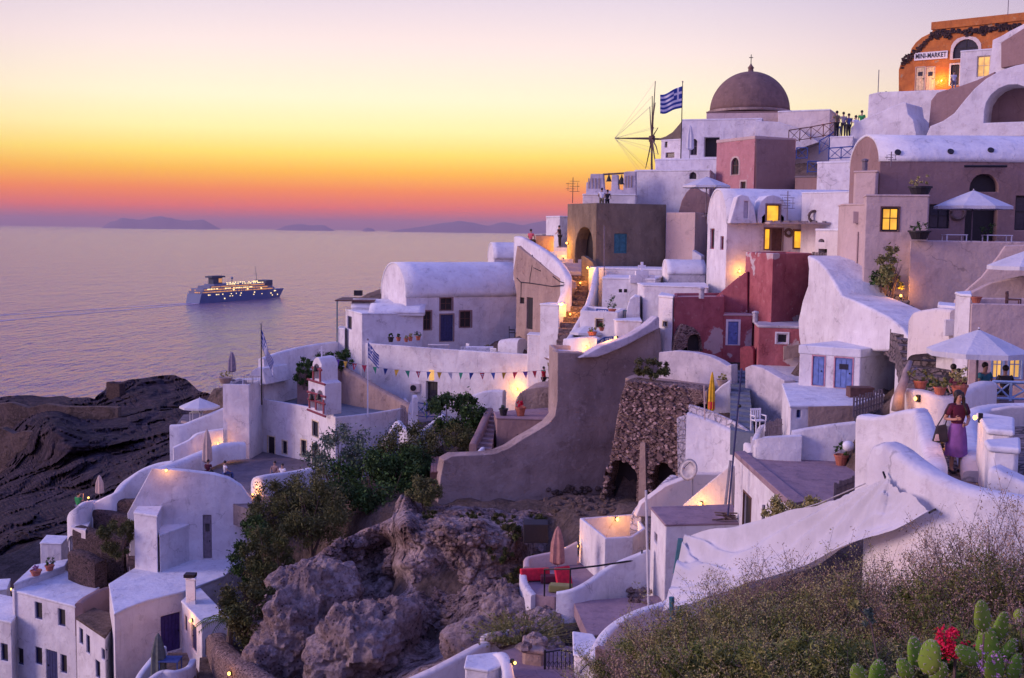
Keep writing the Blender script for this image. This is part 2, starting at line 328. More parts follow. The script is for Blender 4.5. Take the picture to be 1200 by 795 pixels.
# ------------------------------------------------------------------ building helpers
BASEZ = {}                                   # ground level of each thing
TERR = []                                    # ground control points
def ground(x, y, z): TERR.append((x, y, z))
def outline(s0, s1, z0, z1, arch, n=9):
    if not arch: return [(s0, z0), (s1, z0), (s1, z1), (s0, z1)]
    r_ = (s1-s0)/2; h = min(r_*(1.25 if arch == 2 else 1), (z1-z0)*.9); zc = z1-h; P = [(s0, z0), (s1, z0)]
    for k in range(n+1):
        q = math.pi*k/n; cx = math.cos(q)
        P.append(((s0+s1)/2 + r_*cx, zc + h*(math.sin(q) if arch != 2 else math.sin(q)**1.0*(1-.12*(1-abs(cx)))/.88*.88)))
    return P
from mathutils.geometry import delaunay_2d_cdt
def inside_poly(x, y, L_):
    r_ = False; n = len(L_)
    for i in range(n):
        a, b = L_[i], L_[(i+1) % n]
        if (a[1] > y) != (b[1] > y) and x < (b[0]-a[0])*(y-a[1])/(b[1]-a[1])+a[0]: r_ = not r_
    return r_
def fill(loops):
    """triangles of the first loop minus the others: (points, faces)."""
    pts = []; ed = []
    for l in loops:
        b = len(pts); n = len(l); pts += [Vector((p[0], p[1])) for p in l]; ed += [(b+i, b+(i+1) % n) for i in range(n)]
    vs, es, fs, _, _, _ = delaunay_2d_cdt(pts, ed, [], 0, 1e-5)
    out = []
    for f in fs:
        cx = sum(vs[i].x for i in f)/len(f); cy = sum(vs[i].y for i in f)/len(f)
        if inside_poly(cx, cy, loops[0]) and not any(inside_poly(cx, cy, l) for l in loops[1:]): out.append(tuple(f))
    return [(v.x, v.y) for v in vs], out
class Face:
    def __init__(s, a, b, inside):            # vertical plane through xy points a and b
        s.a = Vector((a[0], a[1])); e = Vector((b[0], b[1])) - s.a; s.len = e.length; s.d = e.normalized()
        s.n = Vector((s.d.y, -s.d.x))
        if (Vector((inside[0], inside[1])) - s.a).dot(s.n) > 0: s.n = -s.n
    def pix(s, u, v):
        d = ray(u, v); t = (s.a.x*s.n.x + s.a.y*s.n.y) / (d.x*s.n.x + d.y*s.n.y); p = d*t
        return (Vector((p.x, p.y)) - s.a).dot(s.d), p.z
    def pt(s, q, z, off=0):
        return Vector((s.a.x + s.d.x*q + s.n.x*off, s.a.y + s.d.y*q + s.n.y*off, z))
    def fbox(s, m, s0, s1, z0, z1, a, b):
        P = [s.pt(s0, z0, a), s.pt(s1, z0, a), s.pt(s1, z0, b), s.pt(s0, z0, b), s.pt(s0, z1, a), s.pt(s1, z1, a), s.pt(s1, z1, b), s.pt(s0, z1, b)]
        return m.add(P, [(0,3,2,1),(4,5,6,7),(0,1,5,4),(1,2,6,5),(2,3,7,6),(3,0,4,7)])
def holes(face, m, outer, ops):
    """outer: (s, z) loop. Cuts the openings, adds their reveals; returns their geometry."""
    loops = [outer]; res = []
    smin = min(p[0] for p in outer); smax = max(p[0] for p in outer); zmin = min(p[1] for p in outer); zmax = max(p[1] for p in outer)
    for op in ops:
        kind, u0, v0, u1, v1 = op[:5]; o = op[5] if len(op) > 5 else {}
        uc, vc = (u0+u1)/2, (v0+v1)/2
        sa, _ = face.pix(u0, vc); sb, _ = face.pix(u1, vc); _, za = face.pix(uc, v1); _, zb = face.pix(uc, v0)
        s0, s1 = sorted((sa, sb)); z0, z1 = sorted((za, zb))
        s0 = max(s0, smin+.06); s1 = min(s1, smax-.06); z0 = max(z0, zmin+.04); z1 = min(z1, zmax-.06)
        if s1-s0 < .08 or z1-z0 < .08: continue
        lp = outline(s0, s1, z0, z1, o.get('arch', 0)); loops.append(lp); dp = o.get('d', .16)
        n = len(lp)
        m.add([face.pt(q, z) for q, z in lp] + [face.pt(q, z, -dp) for q, z in lp], [(i, (i+1) % n, n+(i+1) % n, n+i) for i in range(n)])
        res.append((kind, s0, s1, z0, z1, dp, lp, o))
    allp, tris = fill(loops); m.add([face.pt(q, z) for q, z in allp], tris)
    return res
def fixtures(parent, face, res):
    for kind, s0, s1, z0, z1, dp, lp, o in res:
        n = len(lp); fr = o.get('frame', 'brown_wood'); pane = MB().add([face.pt(q, z, -dp+.004) for q, z in lp], [tuple(range(n))])
        w_, h_ = s1-s0, z1-z0; t = min(.07, w_*.13)
        if kind in ('win', 'lit'):
            f = MB(); zt = z1 if not o.get('arch') else z1 - min(w_/2, h_*.5)
            face.fbox(f, s0, s0+t, z0, zt, -dp+.006, -dp+.06); face.fbox(f, s1-t, s1, z0, zt, -dp+.006, -dp+.06)
            face.fbox(f, s0+t, s1-t, z0, z0+t, -dp+.006, -dp+.058); 
            if not o.get('arch'): face.fbox(f, s0+t, s1-t, z1-t, z1, -dp+.006, -dp+.058)
            if o.get('mul', 1):
                c = (s0+s1)/2; face.fbox(f, c-t*.3, c+t*.3, z0+t, (z1-t) if not o.get('arch') else z1-.02, -dp+.008, -dp+.05)
                if h_ > .6: zc = z0+h_*.55; face.fbox(f, s0+t, s1-t, zc-t*.3, zc+t*.3, -dp+.009, -dp+.045)
            w_o = f.build('window', fr, parent); pane.build('pane', o.get('pane', 'lit_glass' if kind == 'lit' else 'glass'), w_o)
            tgt = w_o
        elif kind == 'door':
            f = MB(); face.fbox(f, s0+.01, s1-.01, z0, (z1 if not o.get('arch') else z1-w_*.45), -dp+.006, -dp+.055)
            k = max(2, int(w_/.22))
            for i in range(k):
                a_ = s0+.03+(w_-.06)*i/k; face.fbox(f, a_+.012, a_+(w_-.06)/k-.012, z0+.05, (z1-.08 if not o.get('arch') else z1-w_*.55), -dp+.055, -dp+.075)
            d_ = f.build('door', fr, parent); pane.build('door_panel', fr if o.get('arch') else 'dark', d_)
            MB().add([], []); face.fbox(hh := MB(), s1-.14, s1-.10, z0+.95*min(1, h_/2), z0+1.05*min(1, h_/2), -dp+.07, -dp+.12); hh.build('handle', 'iron', d_)
            if o.get('light'):
                face.fbox(g := MB(), (s0+s1)/2-w_*.26, (s0+s1)/2+w_*.26, z0+h_*.62, z0+h_*.8, -dp+.075, -dp+.085); g.build('pane', 'glass', d_)
            tgt = d_
        else:
            tgt = pane.build('doorway' if h_ > 1.4 else 'opening', o.get('pane', 'dark'), parent)  # sheet ends the recess; dark by default, painting the gloom inside
        if o.get('trim'):
            q = MB(); tw = o.get('tw', .12); n2 = len(lp); cx, cz = (s0+s1)/2, (z0+z1)/2
            inn = [face.pt(a_, b_, .025) for a_, b_ in lp]
            outp = []
            for a_, b_ in lp:
                outp.append(face.pt(a_ + (tw if a_ > cx else -tw) * (1 if abs(a_-cx) > w_*.2 or not o.get('arch') else abs(a_-cx)/(w_*.2)), b_ + (tw if b_ > cz else -tw*.3), .025))
            bk = [p - Vector((face.n.x, face.n.y, 0))*.05 for p in outp]
            q.add(inn+outp, [(i, (i+1) % n2, n2+(i+1) % n2, n2+i) for i in range(n2)])
            q.add(outp+bk, [(i, (i+1) % n2, n2+(i+1) % n2, n2+i) for i in range(n2)])
            q.add(inn+[face.pt(a_, b_, -.04) for a_, b_ in lp], [(i, (i+1) % n2, n2+(i+1) % n2, n2+i) for i in range(n2)])
            q.build('surround', o['trim'], tgt)
def inset(P, t):
    n = len(P); area = sum(P[i].x*P[(i+1) % n].y - P[(i+1) % n].x*P[i].y for i in range(n)); sg = 1 if area > 0 else -1; out = []
    for i in range(n):
        a, b, c = P[i-1], P[i], P[(i+1) % n]; e1 = (b-a).normalized(); e2 = (c-b).normalized()
        n1 = Vector((-e1.y, e1.x))*sg; n2 = Vector((-e2.y, e2.x))*sg; k = (n1+n2); k = k/max(.35, k.dot(n1)) if k.length > .05 else n1
        out.append(b + k*t)
    return out
def resolve(pts, z):
    out = []
    for p in pts:
        q = G(p[0], p[1], z) if len(p) == 2 else KX(p[0], p[2], z)
        out.append(Vector((q.x, q.y)))
    return out
def house(name, label, cat, ref, pts, vb, wall='white', roof='white_roof', ops={}, group=None, rim=0, rt=.28, bev=.05, deep=6., part=None, base_mat=None, reg=True, root=None, wname='wall', slab=.14, rname='roof'):
    """ref: (u, v, Y) of a roof corner; pts: roof corners as (u, v) at that height or (u, None, Y); vb: row where that wall meets the ground."""
    zt = Zat(*ref); zb = Zat(ref[0], vb, ref[2]); P = resolve(pts, zt); c = sum(P, Vector((0, 0)))/len(P)
    if root is None: root = thing(name, label, cat, (c.x, c.y, zb), group)
    m = MB(); jobs = []
    n = len(P); ztop = zt - (0 if rim else slab)
    for i in range(n):
        fc = Face(P[i], P[(i+1) % n], c); res = holes(fc, m, [(0, zb-deep), (fc.len, zb-deep), (fc.len, ztop), (0, ztop)], ops.get(i, []))
        jobs.append((fc, res))
    if rim:
        I = inset(P, rt); V = [(p.x, p.y, zt) for p in P] + [(p.x, p.y, zt) for p in I] + [(p.x, p.y, zt-rim-.1) for p in I]
        m.add(V, [(i, (i+1) % n, n+(i+1) % n, n+i) for i in range(n)] + [(n+i, n+(i+1) % n, 2*n+(i+1) % n, 2*n+i) for i in range(n)])
        MB().prism(inset(P, rt*.5), zt-rim-.25, zt-rim).build(rname, roof, root)
    wo_ = m.build(wname, wall, root, bev=bev)
    if not rim: MB().prism(inset(P, -.035), ztop-.002, zt).build(rname, roof, root, bev=min(bev, slab*.45))
    for fc, res in jobs: fixtures(root, fc, res)
    if reg:
        for p in P: ground(p.x, p.y, zb-.5)
        ground(c.x, c.y, zb-.6)
    BASEZ[root.name] = zb; return root
def vaulted(name, label, cat, corner, yaw, length, width, v_base, v_spring, rise, wall='white', roof='white_roof', ops={}, group=None, deep=6., wops=None, bev=.05):
    """corner: (u, Y) of the near left corner; the long side runs right and away by yaw degrees."""
    u, Y = corner; zb = Zat(u, v_base, Y); zs = Zat(u, v_spring, Y); p = KX(u, Y, zs); a = Vector((p.x, p.y))
    d = Vector((math.cos(R(yaw)), math.sin(R(yaw)))); e = Vector((-d.y, d.x))
    P = [a, a+d*length, a+d*length+e*width, a+e*width]; c = sum(P, Vector((0, 0)))/4
    root = thing(name, label, cat, (c.x, c.y, zb), group); m = MB(); jobs = []
    for i in range(4):
        fc = Face(P[i], P[(i+1) % 4], c)
        out = [(0, zb-deep), (fc.len, zb-deep), (fc.len, zs), ]
        if i % 2:
            for k in range(1, 16): q = math.pi*k/16; out.append((fc.len/2+fc.len/2*math.cos(q), zs+rise*math.sin(q)))
        out.append((0, zs)); jobs.append((fc, holes(fc, m, out, ops.get(i, []))))
    m.build('wall', wall, root, bev=bev)
    v = MB(); K = 20; ns = 8; V = []; ov = .04
    for j in range(ns+1):
        for k in range(K+1):
            q = math.pi*k/K; off = width/2 - (width/2+ov)*math.cos(q); s_ = -ov + (length+2*ov)*j/ns
            b = a + d*s_ + e*off; wv = .035*noise.noise(Vector((b.x*.7, b.y*.7, k*.4)))
            V.append((b.x, b.y, zs + (rise+ov)*math.sin(q) + wv + .004))
    v.add(V, [(j*(K+1)+k, j*(K+1)+k+1, (j+1)*(K+1)+k+1, (j+1)*(K+1)+k) for j in range(ns) for k in range(K)])
    ro = v.build('roof', roof, root, smooth=True); so = ro.modifiers.new('thick', 'SOLIDIFY'); so.thickness = .12; so.offset = -1
    for fc, res in jobs: fixtures(root, fc, res)
    for p in P: ground(p.x, p.y, zb-.5)
    ground(c.x, c.y, zb-.6); BASEZ[root.name] = zb
    return root, P, zb, zs
def slab(name, label, cat, plane, prof, thick, mat='white', ops=[], group=None, bev=.05, root=None, wname='wall', reg=False, smooth_top=False):
    """vertical slab whose outline is given in pixels on the plane through ((u1, Y1), (u2, Y2)); it has real thickness behind."""
    (u1, Y1), (u2, Y2) = plane; za = Zat(prof[0][0], prof[0][1], Y1)
    a = KX(u1, Y1, za); b = KX(u2, Y2, za); inside = (a+b)/2 + Vector((0, 50, 0)); fc = Face(a, b, inside)
    out = [fc.pix(*p) for p in prof]
    zb = min(p[1] for p in out); sm = sum(p[0] for p in out)/len(out); base = fc.pt(sm, zb, -thick/2)
    if root is None: root = thing(name, label, cat, base, group)
    m = MB(); res = holes(fc, m, out, ops); n = len(out)
    fr = [fc.pt(q, z) for q, z in out]; bk = [fc.pt(q, z, -thick) for q, z in out]
    m.add(fr+bk, [(i, (i+1) % n, n+(i+1) % n, n+i) for i in range(n)])
    ap, tr = fill([out]); m.add([fc.pt(q, z, -thick) for q, z in ap], tr)
    if isinstance(mat, str) and False: pass
    m.build(wname, mat, root, bev=bev); fixtures(root, fc, res)
    if reg:
        for q, z in out: p = fc.pt(q, zb-.6, -thick/2); ground(p.x, p.y, zb-.6)
    BASEZ[root.name] = zb + .12*(max(p[1] for p in out)-zb)
    return root, fc
def catmull(P, k=5):
    P = [Vector(p) for p in P]; out = []
    for i in range(len(P)-1):
        a = P[max(i-1, 0)]; b = P[i]; c = P[i+1]; d = P[min(i+2, len(P)-1)]
        for j in range(k):
            t = j/k; out.append(.5*((2*b) + (c-a)*t + (2*a-5*b+4*c-d)*t*t + (3*b-a-3*c+d)*t**3))
    out.append(P[-1]); return out
def parapet(name, label, cat, pts, thick, h, mat='white', group=None, cap=None, root=None, wname=None, round_=True, k=4, reg=0):
    """wall whose rounded top follows points (u, v, Y); h metres tall below the top."""
    P = catmull([W(*p) for p in pts], k) if k > 1 else [W(*p) for p in pts]
    n = len(P); V = []; prof = [(-1, 0), (-1, -.25*thick), (-.82, -.07*thick), (-.4, 0), (.4, 0), (.82, -.07*thick), (1, -.25*thick), (1, 0)] if round_ else [(-1, 0), (-1, -.02), (-.95, 0), (.95, 0), (1, -.02), (1, 0)]
    for i, p in enumerate(P):
        t = (P[min(i+1, n-1)] - P[max(i-1, 0)]); t.z = 0
        t = t.normalized() if t.length > 1e-4 else Vector((1, 0, 0)); s = Vector((t.y, -t.x, 0))
        for j, (q, dz) in enumerate(prof):
            z = p.z - h if j in (0, len(prof)-1) else p.z + dz
            V.append((p.x+s.x*q*thick/2, p.y+s.y*q*thick/2, z))
    K = len(prof); Fc = [(i*K+j, i*K+j+1, (i+1)*K+j+1, (i+1)*K+j) for i in range(n-1) for j in range(K-1)]
    Fc += [tuple(range(K)), tuple(range((n-1)*K, n*K))]
    m = MB().add(V, Fc); mid = P[n//2]
    if wname: o = m.build(wname, mat, root, bev=0)
    else:
        o = m.build(name, mat, root); tag(o, label, cat, group)
    BASEZ[o.name] = mid.z - h*.55 if not reg else min(p.z for p in P) - reg
    me = o.data; me.polygons.foreach_set('use_smooth', [True]*len(me.polygons))
    me.set_sharp_from_angle(angle=R(60))
    if reg:
        for p in P[::k]: ground(p.x, p.y, p.z-reg)
    return o
def stairs(name, label, b0, b1, t0, t1, n, mat='stair_stone', group=None, deep=.9):
    """flight of n steps between a bottom edge b0-b1 and a top edge t0-t1, each (u, v, Y)."""
    B0, B1, T0, T1 = W(*b0), W(*b1), W(*t0), W(*t1); m = MB()
    for i in range(n):
        f0, f1 = i/n, (i+1)/n
        a, b, c, d = B0.lerp(T0, f0), B1.lerp(T1, f0), B1.lerp(T1, f1), B0.lerp(T0, f1)
        z1 = (c.z+d.z)/2; ex = (i % 3)*.002
        m.add([(q.x, q.y, z) for z in (min(a.z, b.z)-deep, z1) for q in (a, b, c, d)], [(0,3,2,1),(4,5,6,7),(0,1,5,4),(1,2,6,5),(2,3,7,6),(3,0,4,7)])
    o = m.build(name, mat, merge=False); tag(o, label, 'stairs', group)
    for f in (0, .33, .66, 1):
        for p, q in ((B0, T0), (B1, T1)): r_ = p.lerp(q, f); ground(r_.x, r_.y, r_.z-.75)
    return o
def floor(name, label, cat, ref, pts, mat, h=.5, kind=None, group=None, sink=.6):
    z = Zat(*ref); P = resolve(pts, z); o = MB().prism(P, z-h, z).build(name, mat); 
    if kind: o['kind'] = kind
    else: tag(o, label, cat, group)
    c = sum(P, Vector((0, 0)))/len(P); ground(c.x, c.y, z-sink)
    for p in P: ground(p.x, p.y, z-sink)
    return o, z
def lamp(u, v, Y, watts, label, r=.07, fwd=.12, col=(1, .50, .12)):
    p = W(u, v, Y); t = thing('wall_lamp', label, 'lamp', (p.x, p.y, p.z-.1), 'small warm lamps on the walls')
    MB().box(p.x-.06, p.x+.06, p.y+.02, p.y+.10, p.z-.1, p.z+.12).build('bracket', 'iron', t)
    ball((p.x, p.y-.03, p.z), r, 1.1).build('bulb', 'bulb', t, smooth=True)
    ld = bpy.data.lights.new('lamp_light', 'POINT'); ld.energy = watts*LK; ld.color = col; ld.shadow_soft_size = .06
    lo = bpy.data.objects.new('lamp_light', ld); COL.objects.link(lo); lo.parent = t; lo.location = (0, -fwd-.12, .1)
    return t
def relief(name, grid_u, grid_v, ctrl, mat, amp, nscale, top=None, kind='structure', back=8, down=0, power=3., seed=0, label=None, cat=None, vb=800, cc_=20.):
    """rock face: depth interpolated between control points (u, v, Y), roughened by fractal noise, closed behind by a skirt."""
    C = np.array(ctrl, float); V = []; nu, nv = len(grid_u), len(grid_v)
    ph = lambda d2: np.sqrt(d2+cc_**2); D2 = (C[:, None, 0]-C[None, :, 0])**2 + (C[:, None, 1]-C[None, :, 1])**2
    mY = C[:, 2].mean(); CO = np.linalg.solve(ph(D2)+np.eye(len(C))*-.5, C[:, 2]-mY)
    for j, v in enumerate(grid_v):
        for i, u in enumerate(grid_u):
            vv = v
            if top: vt = np.interp(u, [p[0] for p in top], [p[1] for p in top]); f = j/(nv-1); vv = vt + (vb-vt)*f
            Y = mY + float((ph((C[:, 0]-u)**2 + (C[:, 1]-vv)**2)*CO).sum()); Y = min(max(Y, C[:, 2].min()-1), C[:, 2].max()+1)
            p = W(u, vv, Y); q = Vector((p.x+seed, p.y, p.z))*nscale
            wq = Vector((noise.noise(q*1.3), noise.noise(q*1.3+Vector((7, 0, 0))), noise.noise(q*1.3+Vector((0, 7, 0)))))*.5
            ds, ps = noise.voronoi(Vector((q.x*1.5, q.y*1.5, q.z*2.1))+wq); d3, p3_ = noise.voronoi(Vector((q.x*4.2, q.y*4.2, q.z*6))+wq*2)
            h = noise.fractal(q, .9, 2.1, 5)*.75 + .55*noise.noise(ps[0]*3.3) + .30*noise.noise(p3_[0]*5.1) + .9*max(0, .16-(ds[1]-ds[0])) + .5*max(0, .14-(d3[1]-d3[0])) + .07*noise.noise(q*13)
            k = Y + amp*h; jit = noise.noise(q*3+Vector((9, 9, 9)))*amp*.18*FPX/Y*.25
            V.append(W(u + jit*.8, vv + (jit if j else jit*1.2), k))
    Fc = [(j*nu+i, j*nu+i+1, (j+1)*nu+i+1, (j+1)*nu+i) for j in range(nv-1) for i in range(nu-1)]
    ring = [i for i in range(nu)] + [j*nu+nu-1 for j in range(1, nv)] + [(nv-1)*nu+i for i in range(nu-2, -1, -1)] + [j*nu for j in range(nv-2, 0, -1)]
    b = len(V); 
    for i in ring: p = V[i]; V.append(Vector((p.x*1.0, p.y+back, p.z-down)))
    m = len(ring); Fc += [(ring[k], ring[(k+1) % m], b+(k+1) % m, b+k) for k in range(m)]
    o = MB().add(V, Fc).build(name, mat, smooth=False)
    if kind: o['kind'] = kind
    else: tag(o, label, cat)
    return o

# ------------------------------------------------------------------ plants
def leaf_mesh(name, P, size, mat, parent=None, elong=2.2, up=.0, seed=1):
    rg = np.random.default_rng(seed); n = len(P); P = np.asarray(P, float)
    off = OFF.get(parent.name, Vector((0, 0, 0))) if parent is not None else Vector((0, 0, 0)); P = P - np.array(off)
    d = rg.normal(size=(n, 3)); d[:, 2] += up; d /= np.linalg.norm(d, axis=1)[:, None]
    e = np.cross(d, rg.normal(size=(n, 3))); e /= np.linalg.norm(e, axis=1)[:, None]
    s = (size*rg.uniform(.6, 1.3, n))[:, None]; a = d*s*elong/2; b = e*s/2
    V = np.stack([P-a, P+b, P+a, P-b], 1).reshape(-1, 3)
    me = bpy.data.meshes.new(name); me.vertices.add(4*n); me.vertices.foreach_set('co', V.ravel())
    me.loops.add(4*n); me.loops.foreach_set('vertex_index', np.arange(4*n, dtype=np.int32))
    me.polygons.add(n); me.polygons.foreach_set('loop_start', np.arange(0, 4*n, 4, dtype=np.int32)); me.update(); me.validate()
    me.materials.append(MAT[mat]); o = bpy.data.objects.new(name, me); COL.objects.link(o)
    if parent is not None: o.parent = parent
    OFF[o.name] = off; return o
def clumps(c, rad, n, k, seed, fill=.35):
    """n points in k small clumps spread through an ellipsoid, thinner inside."""
    rg = np.random.default_rng(seed); q = rg.normal(size=(k, 3)); q /= np.linalg.norm(q, axis=1)[:, None]
    q *= rg.uniform(fill, 1, k)[:, None]**.6; cc = q*np.array(rad)
    sz = rg.uniform(.14, .34, k)*min(rad); idx = rg.integers(0, k, n)
    p = cc[idx] + rg.normal(size=(n, 3))*sz[idx][:, None]*.55
    return p + np.array(c)
def bush(name, label, cat, u, v, Y, w_, h_, n, size, mat, group=None, k=26, seed=1, depth=None, stem='bark', elong=2.2):
    """bush whose foot is seen at (u, v)."""
    p = W(u, v, Y); t = thing(name, label, cat, p, group)
    s = MB(); rg = random.Random(seed)
    for i in range(7):
        q = p + Vector((rg.uniform(-.35, .35)*w_, rg.uniform(-.3, .3)*w_, h_*rg.uniform(.45, .85)))
        s.tube([p+Vector((rg.uniform(-.06, .06), 0, -.3)), p.lerp(q, .5)+Vector((rg.uniform(-.1, .1)*w_, 0, .05)), q], .02*max(.5, h_), 5, .006)
    s.build('stem', stem, t)
    leaf_mesh('foliage', clumps((p.x, p.y, p.z+h_*.5), (w_/2, (depth or w_*.8)/2, h_*.5), n, k, seed), size, mat, t, seed=seed, elong=elong)
    ground(p.x, p.y, p.z-.1)
    return t
def brush(name, label, u, v, Y, w_, h_, mat, n=70, twigs=7, leaves=16, seed=0, leaf=.018, thick=.004, group='dry shrubs in front', spread=1., up=1., stem='bark'):
    """dry bush of thin upright stems that branch and carry tiny leaves."""
    p0 = W(u, v, Y); t = thing(name, label, 'shrub', p0, group); rg = random.Random(seed); m = MB(); P = []
    for i in range(n):
        a = rg.uniform(0, 6.283); rr = w_*.5*math.sqrt(rg.random()); h = h_*rg.uniform(.55, 1.)*(1-.35*(rr/(w_*.5))**2)
        b = p0 + Vector((math.cos(a)*rr*.45, math.sin(a)*rr*.45, -.2)); lean = Vector((math.cos(a)*rr*.8*spread, math.sin(a)*rr*.8*spread, h*up))
        pts = [b]; 
        for k in range(1, 6):
            f = k/5; pts.append(b + lean*f + Vector((rg.uniform(-.05, .05), rg.uniform(-.05, .05), rg.uniform(-.02, .02)))*h + Vector((lean.x, lean.y, 0))*(.35*f*f))
        m.tube(pts, thick*1.6, 3, thick*.5)
        for j in range(twigs):
            f = rg.uniform(.25, 1.); s_ = pts[min(4, int(f*5))].lerp(pts[min(5, int(f*5)+1)], (f*5) % 1)
            dd = Vector((rg.uniform(-1, 1), rg.uniform(-1, 1), rg.uniform(.3, 1.4))).normalized()*h*rg.uniform(.10, .26); e_ = s_+dd
            m.tube([s_, s_.lerp(e_, .5)+Vector((0, 0, .01)), e_], thick*.6, 3, thick*.3)
            for q in range(leaves):
                g = rg.random()**.8; P.append(tuple(s_.lerp(e_, g) + Vector((rg.gauss(0, .012), rg.gauss(0, .012), rg.gauss(0, .012)))*(1+h)))
    m.build('stems', stem, t, merge=False); leaf_mesh('leaves', P, leaf, mat, t, seed=seed, elong=2.4)
    return t

# ------------------------------------------------------------------ people
def skin_mesh(name, J, E, rad, mat, parent, lv=1, root=0):
    me = bpy.data.meshes.new(name); keys = list(J); ix = {k: i for i, k in enumerate(keys)}
    me.from_pydata([tuple(J[k]) for k in keys], [(ix[a], ix[b]) for a, b in E], []); o = bpy.data.objects.new(name, me); COL.objects.link(o); o.parent = parent
    OFF[o.name] = Vector((0, 0, 0)); md = o.modifiers.new('skin', 'SKIN'); md.use_smooth_shade = True
    if not me.skin_vertices: 
        bm = bmesh.new(); bm.from_mesh(me); bm.verts.layers.skin.verify(); bm.to_mesh(me); bm.free()
    sv = me.skin_vertices[0].data
    for k, i in ix.items():
        r_ = rad[k]; r_ = r_ if isinstance(r_, tuple) else (r_, r_); sv[i].radius = r_; sv[i].use_root = (i == root); sv[i].use_loose = False
    s = o.modifiers.new('smooth', 'SUBSURF'); s.levels = lv; s.render_levels = lv
    me.materials.append(MAT[mat]); return o
def person(label, foot, yaw, pose='stand', top='white_cloth', legs='black_cloth', H=1.7, hair='short', skirt=False, skin='skin', detail=False, sleeve=True, cat='person', group=None):
    """foot: world point under the figure (seat contact level for 'sit'); faces the camera at yaw 0."""
    t = thing('person', label, cat, foot, group); t.rotation_euler = (0, 0, R(yaw)); t.scale = (H/1.7,)*3
    V3 = Vector; J = dict(pel=V3((0, 0, .94)), spi=V3((0, .0, 1.12)), che=V3((0, .0, 1.30)), nek=V3((0, .0, 1.45)), hea=V3((0, -.02, 1.56)), top=V3((0, -.01, 1.66)),
      sL=V3((.17, 0, 1.38)), eL=V3((.23, .02, 1.12)), wL=V3((.25, -.06, .88)), hL=V3((.25, -.09, .80)), sR=V3((-.17, 0, 1.38)), eR=V3((-.23, .02, 1.12)), wR=V3((-.25, -.06, .88)), hR=V3((-.25, -.09, .80)),
      pL=V3((.09, 0, .90)), kL=V3((.10, -.02, .50)), aL=V3((.10, .02, .09)), tL=V3((.11, -.13, .03)), pR=V3((-.09, 0, .90)), kR=V3((-.10, -.02, .50)), aR=V3((-.10, .02, .09)), tR=V3((-.11, -.13, .03)))
    if pose == 'walk':
        J['kL'] = V3((.09, -.12, .52)); J['aL'] = V3((.08, -.10, .09)); J['tL'] = V3((.09, -.25, .03)); J['kR'] = V3((-.08, .02, .50)); J['aR'] = V3((-.08, .16, .14)); J['tR'] = V3((-.09, .03, .03))
    if pose == 'bag':
        J.update(wR=V3((-.20, -.17, 1.13)), hR=V3((-.13, -.22, 1.15)), eR=V3((-.28, .02, 1.12)), eL=V3((.27, .0, 1.12)), wL=V3((.10, -.20, 1.03)), hL=V3((.01, -.24, 1.02)),
                 aR=V3((-.09, .0, .09)), tR=V3((-.13, -.14, .03)), kL=V3((.10, -.05, .50)), aL=V3((.09, -.03, .09)), tL=V3((.12, -.17, .03)))
    if pose in ('phone', 'photo'):
        J.update(eL=V3((.24, -.12, 1.18)), wL=V3((.10, -.32, 1.30)), hL=V3((.06, -.38, 1.34)), eR=V3((-.24, -.12, 1.18)), wR=V3((-.10, -.32, 1.30)), hR=V3((-.06, -.38, 1.34)))
        if pose == 'photo':
            for k, z in (('wL', 1.50), ('hL', 1.58), ('wR', 1.50), ('hR', 1.58)): J[k].z = z
    if pose == 'lean':
        J.update(eL=V3((.26, -.10, 1.16)), wL=V3((.20, -.30, 1.05)), hL=V3((.15, -.34, 1.03)), eR=V3((-.26, -.10, 1.16)), wR=V3((-.20, -.30, 1.05)), hR=V3((-.15, -.34, 1.03)))
        for k in ('che', 'nek', 'hea', 'top', 'sL', 'sR'): J[k] = J[k] + V3((0, -.08, 0))
    if pose == 'sit':
        J.update(kL=V3((.11, -.42, .93)), aL=V3((.10, -.44, .52)), tL=V3((.11, -.58, .47)), kR=V3((-.11, -.42, .93)), aR=V3((-.10, -.44, .52)), tR=V3((-.11, -.58, .47)),
                 eL=V3((.25, -.05, 1.14)), wL=V3((.16, -.28, 1.02)), hL=V3((.12, -.34, 1.0)), eR=V3((-.25, -.05, 1.14)), wR=V3((-.16, -.28, 1.02)), hR=V3((-.12, -.34, 1.0)))
        for k in J: J[k] = J[k] - V3((0, 0, .86))
    rad = dict(pel=(.125, .10), spi=(.105, .085), che=(.135, .095), nek=(.052, .052), hea=(.082, .10), top=(.066, .082), sL=.058, sR=.058, eL=.042, eR=.042, wL=.030, wR=.030, hL=.034, hR=.034,
               pL=.085, pR=.085, kL=.062, kR=.062, aL=.042, aR=.042, tL=.034, tR=.034)
    E = [('pel', 'spi'), ('spi', 'che'), ('che', 'nek'), ('nek', 'hea'), ('hea', 'top'), ('che', 'sL'), ('sL', 'eL'), ('eL', 'wL'), ('wL', 'hL'), ('che', 'sR'), ('sR', 'eR'), ('eR', 'wR'), ('wR', 'hR'),
         ('pel', 'pL'), ('pL', 'kL'), ('kL', 'aL'), ('aL', 'tL'), ('pel', 'pR'), ('pR', 'kR'), ('kR', 'aR'), ('aR', 'tR')]
    sc = .93; rb = {k: (tuple(x*sc for x in r_) if isinstance(r_, tuple) else r_*sc) for k, r_ in rad.items()}
    skin_mesh('body', J, E, rb, skin, t, 2 if detail else 1)
    g = lambda ks, add, f=1.: ({k: J[k] for k in ks}, {k: (tuple(x*f+add for x in rad[k]) if isinstance(rad[k], tuple) else rad[k]*f+add) for k in ks})
    ks = ['spi', 'pel', 'che', 'sL', 'sR', 'nc']; J['nc'] = J['che'].lerp(J['nek'], .45); rad['nc'] = (.085, .075)
